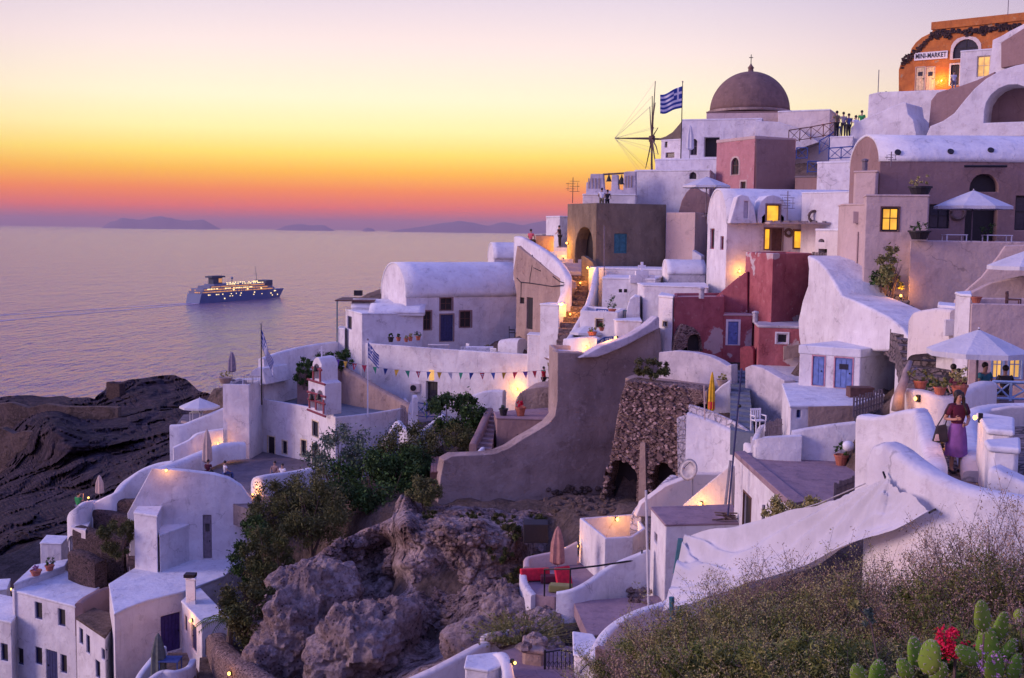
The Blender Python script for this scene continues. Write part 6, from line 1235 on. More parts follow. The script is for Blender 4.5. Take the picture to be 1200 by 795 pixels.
# handrail and gates of the lower patio
P = [W(638, 690, 44.4), W(668, 690, 43.6), W(700, 676, 43.8), W(752, 660, 44.6)]; t = thing('handrail', 'black metal handrail along the patio wall', 'railing', P[0]); up = Vector((0, 0, .75))
MB().tube([P[0]+up, P[1]+up, P[2]+up*.55, P[3]+up*.2], .035, 6).build('rail', 'iron', t)
for p in P[:2]: MB().tube([p-Vector((0, 0, .3)), p+up], .03, 6).build('post', 'iron', t)
MB().tube([P[3]-Vector((0, 0, .3)), P[3]+Vector((0, 0, .5))], .03, 6).build('post', 'iron', t)
def iron_gate(u0, v0, u1, v1, Y, label, n=7):
    a, b = W(u0, v1, Y), W(u1, v1, Y); h = W(u0, v0, Y).z-a.z; t = thing('iron_gate', label, 'gate', a); fr = MB(); up = Vector((0, 0, h))
    fr.tube([a, a+up], .035, 5); fr.tube([b, b+up], .035, 5); fr.tube([a+up*.06, b+up*.06], .02, 5); fr.tube([a+up*.94, a.lerp(b, .5)+up*1.0, b+up*.94], .025, 5); fr.build('frame', 'iron', t)
    for i in range(1, n): p = a.lerp(b, i/n); MB().tube([p+up*.06, p+up*.95], .014, 4).build('bar', 'iron', t)
    sc = MB()
    for i in range(n-1):
        for zc in (.28, .62):
            c = a.lerp(b, (i+.9)/n); r_ = (b-a).length/n*.42; sc.tube([(c.x+r_*math.cos(q), c.y, c.z+h*zc+r_*1.8*math.sin(q)) for q in [k*.7 for k in range(9)]], .010, 3)
    sc.build('scroll', 'iron', t)
iron_gate(638, 762, 672, 806, 34.6, 'ornate black iron gate between the two pillars at the bottom'); 
pa = stand(674, 736, 38); pb = W(674, 700, 38); t = thing('lattice_gate', 'narrow dark lattice gate standing open by the lower court', 'gate', pa); mm = MB(); hh_ = 1.05
for i in range(6): mm.tube([pa+Vector((.07*i-.15, .14*i, 0)), pa+Vector((.07*i-.15, .14*i, hh_))], .016, 4)
for z_ in (.05, .35, .65, .98): mm.tube([pa+Vector((-.15, 0, hh_*z_)), pa+Vector((.2, .7, hh_*z_))], .02, 4)
mm.build('lattice', 'iron', t)

# ---- antennas, poles, dishes
def antenna(u, v0, v1, Y, label, mat='iron', el=5, w_=.5):
    b = stand(u, v1, Y); a = W(u, v0, b.y); t = thing('antenna', label, 'antenna', b); h = a.z-b.z; MB().tube([b, (b.x, b.y, a.z)], .03, 5).build('mast', mat, t)
    mm = MB()
    for k in range(el): z_ = b.z+h*(.45+.5*k/el); mm.tube([(b.x-w_*(.5+.5*(k % 2)), b.y, z_), (b.x+w_*(.4+.6*((k+1) % 2)), b.y+.1, z_)], .015, 4)
    for s_ in (-1, 1): mm.tube([(b.x+s_*w_*.7, b.y, b.z+h*.45), (b.x+s_*w_*.7, b.y, b.z+h*.8)], .015, 4)
    mm.build('rods', mat, t)
antenna(671, 208, 238, 87, 'television antenna on the corner of the cement building', 'brown_wood'); antenna(922, 224, 266, 70.4, 'television antenna before the glowing dormer window', 'grey_wood', 6, .45); antenna(1044, 178, 195, 59, 'tiny antenna on the end of the blue barrel roof', 'grey_wood', 3, .3)
antenna(1029, 82, 108, 84, 'bare pole on the terrace left of the orange shop', 'grey_wood', 0, .02); antenna(1181, 0, 18, 96, 'thin mast on the orange shop roof', 'grey_wood', 0, .02)
def pole(u0, v0, u1, v1, Y, r, mat, label, cat='pole', name='pole'):
    b = W(u1, v1, Y); a = W(u0, v0, Y); t = thing(name, label, cat, b); MB().tube([b, a], r, 6).build('shaft', mat, t); return t
t = pole(869, 432, 853, 604, 43, .035, 'navy', 'tall slim dark blue street pole in front of the lattice parapet', 'pole', 'street_pole'); p = W(865, 476, 43); ball((p.x+.05, p.y, p.z), .07).build('ceramic_knob', 'bell_bronze', t)
pole(825, 452, 826, 492, 51, .03, 'pale_pink', 'thin pale post at the lattice parapet', 'post'); pole(865, 474, 864, 500, 49.5, .03, 'pale_pink', 'short pale post beside the blue steps', 'post')
pole(757, 575, 760, 712, 42.6, .05, 'white', 'white drain pipe at the corner of the flat roof house', 'pipe', 'drain_pipe'); pole(856, 540, 850, 592, 41.8, .05, 'metal_grey', 'grey pipe at the gable corner', 'pipe', 'drain_pipe'); pole(895, 592, 893, 640, 35.3, .05, 'metal_grey', 'bent grey downpipe on the gabled house', 'pipe', 'drain_pipe')
pole(1005, 272, 1003, 322, 56.2, .04, 'pale_pink', 'drain pipe on the narrow mauve house', 'pipe', 'drain_pipe'); pole(708, 265, 708, 340, 79, .035, 'grey_wood', 'thin pale pole before the teal shutter', 'pole')
def dish(u, v, Y, r, label, stalk=True):
    c = W(u, v, Y); t = thing('satellite_dish', label, 'satellite dish', (c.x, c.y, c.z-r)); m = MB(); nrm = Vector((-.62, -.72, .3)).normalized(); a = nrm.cross(Vector((0, 0, 1))).normalized(); b = nrm.cross(a); K = 24; V = []
    for i, f in enumerate((0, .35, .7, 1)):
        for k in range(K): q = 2*math.pi*k/K; V.append(c + (a*math.cos(q)+b*math.sin(q)*1.08)*r*f + nrm*(.18*r*f*f))
    m.add(V, [(i*K+k, i*K+(k+1) % K, (i+1)*K+(k+1) % K, (i+1)*K+k) for i in range(3) for k in range(K)]); o = m.build('dish', 'metal_grey', t, smooth=True); o.modifiers.new('thick', 'SOLIDIFY').thickness = .02
    MB().tube([c-b*r*.9, c+nrm*r*1.1], .015, 4).build('arm', 'iron', t); ball(c+nrm*r*1.1, .05).build('receiver', 'grey_wood', t); MB().tube([c-nrm*.02, c-nrm*.25+Vector((0, 0, -.1)), c-nrm*.3+Vector((0, 0, -r-.6))], .03, 5).build('mount', 'metal_grey', t)
dish(808, 551, 48.3, .42, 'grey satellite dish leaning over the pale sloping wall'); dish(690, 788, 31.6, .36, 'grey satellite dish at the bottom beside the iron gate')
def wallbox(u0, v0, u1, v1, label, mat='pale_pink', d=.35, name='air_conditioner', cat='air conditioner', fan=True):
    p, n = hit((u0+u1)/2, (v0+v1)/2); a, b = W(u0, v0, p.y-d), W(u1, v1, p.y-d); t = thing(name, label, cat, (p.x, p.y, b.z)); MB().box(a.x, b.x, p.y-d, p.y+.02, b.z, a.z).build('casing', mat, t, bev=.02)
    if fan: cx = a.x+(b.x-a.x)*.35; MB().tube([(cx, p.y-d-.012, (a.z+b.z)/2), (cx, p.y-d+.01, (a.z+b.z)/2)], (a.z-b.z)*.36, 14).build('fan', 'dark', t)
wallbox(480, 450, 492, 460, 'air conditioner box on the long terrace wall', 'cream'); wallbox(1108, 375, 1119, 394, 'white meter box on the round cream wall', 'white', .15, 'meter_box', 'box', False); wallbox(1000, 248, 1008, 262, 'mauve fuse box above the drain pipe', 'pale_pink', .12, 'fuse_box', 'box', False)
wallbox(503, 434, 512, 446, 'little glowing yellow window panel above the terrace wall door', 'lit_soft', .05, 'window_panel', 'window', False)

# ---- cracks of the brown stair wall
ck = thing('wall_cracks', 'dark branching cracks in the brown stair wall', 'crack', hit(626, 330)[0])
for k, pl in enumerate([[(624, 299), (623, 312), (622, 325), (621, 332)], [(601, 320), (605, 326), (611, 331), (621, 332), (634, 334), (648, 336), (662, 334)], [(634, 308), (633, 318), (626, 314)], [(611, 331), (610, 345), (611, 356)], [(648, 324), (655, 330), (662, 332)]]):
    q = [hit(u+.8*math.sin(i*2.1), v, off=.004)[0] for i, (u, v) in enumerate(pl)]; q = [p for p in q if 75 < p.y < 92]
    if len(q) > 1: MB().tube(q, .045, 4, .03).build('crack', 'dark', ck)

# ---- pots and plants
POTN = [0]
def pot(u, v, Y, r, h, label, plant='dark_leaf', ph=.4, pw=None, mat='terracotta', n=260, flower=None, size=.045):
    f = stand(u, v, Y); t = thing('flower_pot', label, 'flower pot', f, 'potted plants'); POTN[0] += 1
    MB().lathe(f, [(r*.7, 0), (r, h*.8), (r*1.12, h*.82), (r*1.12, h), (r*.9, h), (r*.85, h*.9)], 14).build('pot', mat, t, smooth=False)
    if plant: leaf_mesh('foliage', clumps((f.x, f.y, f.z+h+ph*.42), ((pw or ph)*.5,)*2+(ph*.5,), n, 12, POTN[0]), size, plant, t, seed=POTN[0])
    if flower: leaf_mesh('flowers', clumps((f.x, f.y-.03, f.z+h+ph*.7), ((pw or ph)*.5,)*2+(ph*.35,), n//5, 8, POTN[0]+50), size*1.1, flower, t, seed=POTN[0]+9)
    return t
for a in [(458, 401, 83.5, .2, .35, 'dark pot leftmost on the long terrace parapet', 'dark_leaf', .3, None, 'dark'), (467, 400, 83, .16, .28, 'small pot second on the long terrace parapet', 'dark_leaf', .25), (476, 401, 82.6, .14, .25, 'small pot third on the long terrace parapet', 'dry_leaf', .2), (481, 400, 82.6, .15, .3, 'little grey pot fourth on the long terrace parapet', 'dry_leaf', .25),
          (490, 399, 83, .17, .3, 'bushy pot fifth on the long terrace parapet', 'olive_leaf', .5), (570, 390, 85, .2, .3, 'green plant on the white cloth table', 'grass_leaf', .6), (590, 482, 66.6, .24, .4, 'black pot on the mauve court roof', 'olive_leaf', .3, None, 'dark'), (610, 482, 66.6, .28, .5, 'terracotta pot of red flowers on the mauve court roof', 'red_flower', .4),
          (717, 379, 72, .22, .35, 'terracotta pot with a tall plant under the small chapel', 'dark_leaf', .9), (694, 395, 68, .25, .3, 'ochre bowl plant on the low wall under the white umbrella', 'grass_leaf', .3, .6), (1078, 227, 56, .5, .45, 'wide dark pot with a round bush on the mauve house roof', 'dry_leaf', .6, 1.1, 'dark'),
          (1077, 281, 53.2, .45, .4, 'dark potted bush on the wide terrace corner', 'dark_leaf', .5, .9, 'dark'), (952, 473, 44.6, .16, .25, 'teal pot with dry pink stems on the white yard', 'pink_dry', .5, None, 'teal'), (986, 533, 42.2, .24, .38, 'terracotta pot of pink flowers on the brown plaza', 'dark_leaf', .45, .6),
          (1078, 457, 30.8, .17, .24, 'terracotta pot leftmost on the cream wall', 'grass_leaf', .3, .7), (1101, 463, 30.1, .15, .2, 'terracotta pot in the middle of the cream wall', 'grass_leaf', .25, .6), (1124, 459, 30.0, .2, .3, 'large terracotta pot right on the cream wall', 'dry_leaf', .5, .5),
          (1095, 440, 34.6, .24, .4, 'big terracotta pot with a leafy bush behind the cream wall', 'dark_leaf', .5, .9), (1144, 354, 38, .16, .2, 'left round pot on the umbrella house parapet', None), (1156, 354, 38, .2, .25, 'right round pot on the umbrella house parapet', None),
          (522, 551, 62.4, .2, .3, 'dark pot on the wooden deck', 'olive_leaf', .4, None, 'dark'), (42, 664, 66, .3, .3, 'pot of pale flowers at the left hamlet', 'lilac_flower', .3), (58, 661, 67, .25, .3, 'small pot beside the pale flowers at the left', 'dark_leaf', .5), (264, 449, 80.6, .45, .4, 'wide planter bowl at the roof corner by the sea', 'dry_leaf', .5, .9, 'brown'),
          (924, 604, 34, .16, .2, 'leafy sprig in front of the plaza coping', 'dark_leaf', .7, .5), (846, 450, 56.5, .25, .3, 'round plant pot at the top of the blue steps', 'dry_leaf', .3, .5, 'brown'), (1158, 262, 59, .3, .4, 'hanging ivy pot beside the dark restaurant doorway', 'dark_leaf', 1.3, .7), (705, 388, 69, .15, .2, 'tiny pot near the brown shutter', 'dark_leaf', .3)]: pot(*a)
bush('bush', 'green bush glowing yellow in lamplight beside the cobbled steps', 'bush', 1043, 345, 53.4, 1.3, 2.1, 2400, .07, 'grass_leaf', seed=5)
bush('bush', 'small dark bush at the corner of the terrace wall', 'bush', 1032, 338, 54, 1.0, .8, 900, .06, 'dark_leaf', seed=6)

# central vegetation
bush('olive_tree', 'loose grey green olive shrub in front of the chapel', 'tree', 398, 585, 67.5, 4.2, 4.8, 5200, .085, 'olive_leaf', k=34, seed=11)
bush('bush', 'large dark glossy bush below the olive shrub', 'bush', 440, 612, 63, 5.4, 3.9, 12000, .10, 'dark_leaf', k=46, seed=12)
bush('fig_tree', 'dark tree beside the blue gate', 'tree', 534, 520, 69.5, 3.6, 3.4, 6500, .10, 'dark_leaf', k=30, seed=13)
bush('bush', 'brown dry bush under the wavy path wall', 'bush', 480, 560, 67, 4.6, 2.9, 9000, .07, 'slope_brush', k=40, seed=14)
bush('bush', 'brown brush sloping from the dark tree to the court steps', 'bush', 532, 556, 66, 3.2, 2.8, 7000, .07, 'slope_brush', k=30, seed=15)
bush('bush', 'dark bush right of the olive shrub', 'bush', 470, 585, 64, 3.8, 2.9, 8000, .09, 'dark_leaf', k=34, seed=25)
bush('bush', 'tall feathery olive brown bush above the cliff', 'bush', 366, 645, 61, 4.2, 4.2, 13000, .05, 'slope_grass', k=60, seed=16, elong=4)
bush('bush', 'brown green bush below the glowing rounded wall', 'bush', 330, 625, 62, 4.2, 2.6, 10000, .05, 'slope_brush', k=44, seed=17, elong=4)
bush('bush', 'lower feathery bush left of the cliff edge', 'bush', 318, 700, 57, 2.6, 3.8, 9000, .05, 'slope_brush', k=50, seed=18, elong=4)
bush('bush', 'dark bush beside the rounded house', 'bush', 296, 680, 59, 2.6, 3.4, 7000, .07, 'dark_leaf', k=30, seed=19)
bush('bush', 'dark shaded bush over the rubble wall', 'bush', 290, 752, 52, 2.6, 3.0, 7000, .07, 'slope_brush', k=34, seed=20)
bush('bush', 'small round grey green bush on the rock shelf', 'bush', 497, 592, 58, 1.7, 1.5, 4500, .04, 'slope_grass', k=26, seed=21, elong=4)
bush('bush', 'round olive bush on the dark stone terraces', 'bush', 137, 652, 65, 2.1, 2.2, 5500, .05, 'slope_brush', k=30, seed=22, elong=4)
bush('bush', 'dry twiggy bush on the plaster ledge', 'bush', 764, 444, 58, 1.9, 1.0, 2600, .05, 'slope_brush', k=20, seed=23, elong=4)
bush('bush', 'brown bush behind the white sail', 'bush', 935, 618, 31, 1.9, .95, 5200, .035, 'dry_leaf', k=36, seed=24, elong=3.5)
bush('creeper', 'hanging plant with coloured ribbons on the brown wall', 'plant', 356, 452, 83, 1.6, 2.0, 2600, .08, 'dark_leaf', k=22, seed=26)
bush('creeper', 'dark creeper behind the bell tower arch', 'plant', 392, 432, 84.4, 2.6, 1.5, 3400, .08, 'dark_leaf', k=24, seed=27)
for i, (u, v, w_, h_) in enumerate([(600, 628, 1.2, .7), (585, 655, 1.4, .8), (612, 668, 1.6, .9), (596, 690, 1.1, .9), (630, 612, 1.0, .5), (505, 605, .9, .3), (550, 607, 1.1, .3), (590, 612, 1.3, .5), (395, 690, .8, .3)]):
    p, n = hit(u, v); t = thing('rock_shrub', ['dry shrub %s' % s for s in ('highest beside the cliff top', 'on the shady side of the cliff', 'in the gully left of the patio', 'low in the gully', 'by the cave mouth', 'at the left end of the rock shelf', 'in the middle of the rock shelf', 'at the right end of the rock shelf', 'in the dark cliff hollow')][i], 'shrub', p, 'small dry shrubs on the cliff')
    MB().tube([p-Vector((0, 0, .2)), p+Vector((.05, 0, h_*.5))], .02, 4).build('stem', 'bark', t); leaf_mesh('foliage', clumps((p.x, p.y-.1, p.z+h_*.3), (w_/2, w_/2, h_/2), 1600, 16, 70+i), .05, 'slope_brush', t, seed=i, elong=3.5)
brush('grass_tuft', 'pale dry grass tuft on the rocks above the cream wall', 612, 742, 37.6, 2.6, .75, 'grass_leaf', n=260, twigs=2, leaves=10, seed=31, leaf=.03, thick=.008, group='grass tufts', stem='grass_leaf')
brush('grass_tuft', 'small grass tuft beside the curved warm wall', 730, 768, 33, 1.0, .5, 'grass_leaf', n=80, twigs=2, leaves=8, seed=32, leaf=.02, thick=.005, group='grass tufts', stem='grass_leaf')
# dead palm fronds
p0 = stand(268, 735, 54); t = thing('palm', 'dead palm with drooping brown fronds beside the lower lane', 'palm', p0); MB().tube([p0-Vector((0, 0, .3)), p0+Vector((.1, 0, 1.0))], .16, 8, .12).build('trunk', 'bark', t)
for k in range(13):
    q = k*.483; d = Vector((math.cos(q), math.sin(q)*.8, 0)); m = MB(); pts = [p0+Vector((.1, 0, 1.0)) + d*(1.7*f) + Vector((0, 0, 1.0*f-1.25*f*f)) for f in (0, .25, .5, .75, 1)]; m.tube(pts, .035, 4, .01)
    for j in range(14):
        f = (j+2)/16; b = pts[int(f*4)].lerp(pts[min(4, int(f*4)+1)], f*4 % 1); s_ = Vector((-d.y, d.x, 0))
        for sg_ in (-1, 1): e = b+s_*sg_*.42*(1-f*.4)+d*.18-Vector((0, 0, .14)); m.add([b, b+d*.06, e], [(0, 1, 2)])
    m.build('frond', 'brown_brush' if k % 3 else 'dark_leaf', t)
# driftwood trunk by the cream wall
P = [W(1052, 482, 30.5), W(1054, 462, 30.6), W(1060, 446, 30.8), (W(1062, 435, 31)), W(1067, 424, 31.2)]; t = thing('dead_trunk', 'bare twisted pale trunk rising beside the cream wall', 'tree', P[0]); MB().tube(P, .17, 8, .06).build('trunk', 'dead_wood', t, smooth=True)
MB().tube([P[3], W(1068, 438, 31), W(1074, 432, 31.2)], .07, 6, .03).build('branch', 'dead_wood', t, smooth=True)

# ---- furniture
def chair(u, v, Y, yaw, label, mat='white_paint', s=1., arms=True, z=None):
    f = stand(u, v, Y); t = thing('chair', label, 'chair', (0, 0, 0), 'outdoor chairs'); t.location = f; t.rotation_euler = (0, 0, R(yaw)); t.scale = (s,)*3
    def b_(m, name): o = m.build(name, mat, None); o.parent = t; return o
    b_(MB().box(-.23, .23, -.22, .22, .42, .46), 'seat'); m = MB()
    for i in range(5): m.box(-.22+.095*i, -.17+.095*i, .20, .23, .50, .84)
    m.box(-.24, .24, .195, .235, .82, .9); m.box(-.24, -.20, .19, .23, .44, .84); m.box(.20, .24, .19, .23, .44, .84); b_(m, 'backrest')
    for x in (-.21, .21):
        for y in (-.2, .2): b_(MB().box(x-.02, x+.02, y-.02, y+.02, 0, .42), 'leg')
    if arms:
        for x in (-.25, .25): b_(MB().box(x-.025, x+.025, -.2, .2, .62, .66).box(x-.02, x+.02, -.2, -.16, .44, .62), 'armrest')
    return t
def table(u, v, Y, w_, d_, h_, label, mat='white_paint', cloth=None, yaw=0):
    f = stand(u, v, Y); t = thing('table', label, 'table', (0, 0, 0), 'outdoor tables'); t.location = f; t.rotation_euler = (0, 0, R(yaw))
    o = MB().box(-w_/2, w_/2, -d_/2, d_/2, h_-.04, h_).build('tabletop', mat, None); o.parent = t
    for x in (-1, 1):
        for y in (-1, 1): o = MB().box(x*(w_/2-.05)-.025, x*(w_/2-.05)+.025, y*(d_/2-.05)-.025, y*(d_/2-.05)+.025, 0, h_-.04).build('leg', mat, None); o.parent = t
    if cloth: 
        c = MB().box(-w_/2-.02, w_/2+.02, -d_/2-.02, d_/2+.02, h_-.28, h_+.008).build('cloth', cloth, None); c.location = f; c.rotation_euler = t.rotation_euler; tag(c, label.replace('table', 'tablecloth').replace('with white cloth', ''), 'tablecloth')
for a in [(545, 401, 85, -60, 'white armchair left of the terrace table'), (566, 404, 82.5, 180, 'white slatted armchair in front of the terrace table'), (580, 404, 82.2, 150, 'white slatted armchair at the right of the terrace table'), (888, 509, 48.2, 20, 'white plastic chair by the picket gate'), (1187, 372, 38.6, 60, 'dark framed director chair on the umbrella house roof', 'brown_wood'), (600, 400, 84, 90, 'dark seat at the end of the table terrace', 'dark')]: chair(*a)
table(562, 402, 84.2, 1.9, .9, .75, 'long terrace table beside the navy door', cloth='white_cloth'); table(514, 402, 84.6, 1.5, .6, .85, 'pale stone counter at the terrace parapet', 'cream'); table(200, 792, 52.5, .9, .8, .75, 'small table under the dark green umbrella', 'blue_cloth')
table(296, 451, 80.6, 1.3, .6, .4, 'white roof sofa table behind the grey umbrella'); table(1118, 284, 55.5, 1.0, .7, .7, 'white table left under the terrace umbrella'); table(1168, 284, 55.5, 1.2, .7, .7, 'white table right under the terrace umbrella'); table(1128, 470, 34, .9, .8, .7, 'table behind the flower pots under the big umbrella', 'grey_wood')
table(230, 491, 84, .8, .8, .7, 'round white table under the sea terrace umbrella'); table(664, 682, 46, .7, .6, .5, 'low patio table with green cushions', 'grey_wood')
def cushion(u, v, Y, w_, h_, mat, label, yaw=0, tilt=0, d_=.16):
    f = stand(u, v, Y, .5); o = MB().box(-w_/2, w_/2, -d_/2, d_/2, 0, h_).build('cushion', mat, None, bev=.05, seg=3); o.location = f+Vector((0, 0, .02)); o.rotation_euler = (R(tilt), 0, R(yaw)); tag(o, label, 'cushion', 'patio cushions')
cushion(627, 681, 47.4, 1.2, .5, 'red_cloth', 'long red cushion left of the closed rose umbrella', 10, -10, .3); cushion(662, 674, 46.8, .7, .75, 'red_cloth', 'red pointed cushion right of the closed rose umbrella', 30, -20); cushion(645, 676, 47.2, .8, .3, 'maroon', 'dark magenta cushion behind the rose umbrella', 0, 0, .4); cushion(657, 688, 46, .9, .28, 'grass_leaf', 'green cushion nearest the black handrail', -10, 0, .5); cushion(671, 684, 46, .5, .3, 'grass_leaf', 'small green cushion beside the table', 20, 0, .4)
for u, v, r, lab in [(954, 254, .32, 'dark round wreath on the pale barrel vault'), (924, 273, .2, 'dark small wreath between the glowing windows'), (1122, 249, .35, 'dark wreath beside the terrace umbrella')]:
    p, n = hit(u, v); t = MB(); t.tube([(p.x+r*math.cos(q*.5), p.y-.06, p.z+r*math.sin(q*.5)) for q in range(14)], .09, 5); o = t.build('wreath', 'bark'); tag(o, lab, 'wreath')
t = thing('steel_pergola', 'thin teal framed pergola at the sea end of the annex', 'pergola', W(395, 400, 90)); a, b, c = W(395, 352, 90.5), W(446, 346, 94), W(440, 346, 91)
MB().tube([a, W(395, 403, 90.5)], .05, 5).build('post', 'teal', t); MB().box(a.x-.1, c.x, 90, 94, a.z-.05, a.z+.04).build('canopy', 'brown_wood', t); p = W(420, 345, 92); MB().box(p.x-.3, p.x+.3, 91.6, 92.2, p.z-.1, p.z+.3).build('chimney', 'dark', t)
house('white_block', 'low pale wall end under the teal pergola', 'wall', (404, 385, 90), [(396, None, 90.6), (404, None, 90), (406, None, 92), (398, None, 92.6)], 412)
house('chimney', 'white square chimney with a dark cap on the rounded roof', 'chimney', (229, 678, 59), [(217.5, None, 59.2), (229, None, 59), (229.5, None, 59.6), (218, None, 59.8)], 703, deep=.3, reg=False)
p = W(223, 676, 59.3); MB().box(p.x-.28, p.x+.28, p.y-.25, p.y+.25, p.z, p.z+.16).build('chimney_cap', 'dark', [o for o in bpy.data.objects if o.get('label') == 'white square chimney with a dark cap on the rounded roof'][0])
for u, v, lab in [(885, 372, 'small grey chimney pot by the red tower'), (1013, 200, 'round vent on the tall mauve pier'), (822, 344, 'small dark chimney on the red wing'), (1042, 178, '')]:
    if lab: f = stand(u, v+6, 62 if u != 1013 else 59.8, 1.5); tag(MB().lathe(f, [(.14, 0), (.14, .45), (.18, .47), (.18, .55), (.05, .6)], 10).build('chimney_pot', 'stained' if u < 900 else 'grey_wood'), lab, 'chimney')
for u, v, lab in [(1052, 179, 'left round skylight in the blue barrel roof'), (1114, 178, 'middle round skylight in the blue barrel roof'), (1161, 176.5, 'right round skylight in the blue barrel roof')]:
    p, n = hit(u, v); tag(MB().tube([p-n*.05, p+n*.06], .16, 12).build('skylight', 'dark'), lab, 'skylight')

def boulder(u, v, Y, rx, rz, seed, label, mat='pale_rock'):
    c = W(u, v, Y); m = MB(); K, Q = 84, 52; V = []
    for j in range(Q+1):
        for k in range(K):
            a, b = 2*math.pi*k/K, math.pi*j/Q - math.pi/2; d = Vector((math.cos(a)*math.cos(b), math.sin(a)*math.cos(b), math.sin(b))); q = Vector((d.x*rx, d.y*rx, d.z*rz))*.55 + Vector((seed*9, 0, 0))
            ds, ps = noise.voronoi(q*1.2); f = 1 + .40*noise.fractal(q*.8, .8, 2.1, 7) + .17*noise.noise(ps[0]*3.1) - .5*max(0, .10-(ds[1]-ds[0])) - .09*abs(noise.noise(q*5)) + .03*noise.noise(q*16)
            V.append((c.x+d.x*rx*f, c.y+d.y*rx*.9*f, c.z+d.z*rz*f))
    m.add(V, [(j*K+k, j*K+(k+1) % K, (j+1)*K+(k+1) % K, (j+1)*K+k) for j in range(Q) for k in range(K)]); o = m.build('boulder', mat, smooth=True); o.data.set_sharp_from_angle(angle=R(24)); tag(o, label, 'boulder', 'pale boulders at the foot of the cliff')
for a in [(352, 745, 51.5, 2.3, 2.6, 1, 'pale boulder at the left foot of the cliff beside the dark bush'), (412, 765, 48.6, 2.0, 2.2, 2, 'broad pale boulder at the bottom of the cliff'), (388, 690, 52.6, 1.5, 1.3, 3, 'pale boulder on the left rim of the rubble hollow'),
          (448, 748, 49.6, 1.5, 2.0, 4, 'tall boulder under the rubble hollow'), (352, 690, 54, 1.5, 1.3, 5, 'pale boulder highest on the left shoulder of the cliff'), (588, 722, 46.8, 1.2, 1.5, 6, 'pale boulder leaning below the patio with red cushions'), (556, 762, 44.6, 1.2, 1.2, 7, 'low pale boulder above the cream boundary wall'),
          (320, 775, 50.5, 1.3, 1.6, 9, 'dim boulder beside the lit rubble wall')]: boulder(*a)
# loose stones and firewood
def stones(name, label, cat, us, vs, n, r0_, r1_, mat, group=None, seed=0, kind=None):
    rg = random.Random(seed); m = MB()
    for i in range(n):
        u, v = rg.uniform(*us), rg.uniform(*vs); p, nn = hit(u, v); r_ = rg.uniform(r0_, r1_)
        K = 6; V = []
        for j, (fr_, fz) in enumerate(((.5, -.6), (1, -.1), (.8, .5), (.25, .8))):
            for k in range(K): q = 2*math.pi*k/K + j; V.append((p.x+r_*fr_*math.cos(q)*rg.uniform(.75, 1.2), p.y+r_*fr_*math.sin(q)*rg.uniform(.75, 1.2), p.z+r_*fz*rg.uniform(.7, 1.1)))
        m.add(V, [(a*K+k, a*K+(k+1) % K, (a+1)*K+(k+1) % K, (a+1)*K+k) for a in range(3) for k in range(K)]+[tuple(range(K-1, -1, -1)), tuple(range(3*K, 4*K))])
    o = m.build(name, mat, merge=False); o['kind'] = 'stuff'; return o
stones('cliff_rubble', '', '', (385, 458), (632, 700), 260, .10, .34, 'cliff_rock', seed=1); stones('cliff_rubble', '', '', (475, 620), (598, 640), 130, .07, .22, 'cliff_rock', seed=2); stones('gravel_heap', '', '', (738, 765), (690, 708), 22, .1, .26, 'cliff_rock', seed=3)
stones('scattered_rubble', '', '', (570, 660), (712, 760), 90, .08, .26, 'pale_rock', seed=4); stones('scattered_rubble', '', '', (640, 720), (570, 605), 70, .08, .22, 'earth', seed=5); stones('scattered_rubble', '', '', (305, 360), (660, 720), 60, .08, .25, 'pale_rock', seed=6)
p = stand(849, 604, 43.5); t = thing('firewood', 'small pile of sticks on the flat mauve roof', 'firewood', p)
for k in range(9): q = k*.7; d = Vector((math.cos(q), math.sin(q)*.5, 0))*.45; MB().tube([p-d+Vector((0, 0, .05+.03*k)), p+d+Vector((.1, 0, .1+.03*k))], .03, 5).build('stick', 'bark', t)
t = thing('planter_crate', 'dark wooden log box beside the blue door shed', 'crate', W(1008, 459, 48)); p = W(1008, 459, 48); MB().box(p.x-.5, p.x+.5, p.y-.3, p.y+.3, p.z-.5, p.z+.2).build('box', 'brown_wood', t, bev=.04)
t = thing('plastic_sack', 'white round sack beside the flower pot on the plaza', 'sack', W(993, 527, 42)); p = W(994, 523, 42); ball(p, .22, .9).build('bag', 'white_paint', t, smooth=True)
p = W(628, 613, 52.5); t = thing('dark_crate', 'dark green box standing in the gully by the rock shelf', 'crate', p); MB().box(p.x-.55, p.x+.55, p.y-.5, p.y+.5, p.z-.8, p.z+.05).build('box', 'dark', t, bev=.03)
for u, v, lab in [(558, 556, ''), (553, 538, '')]: pass

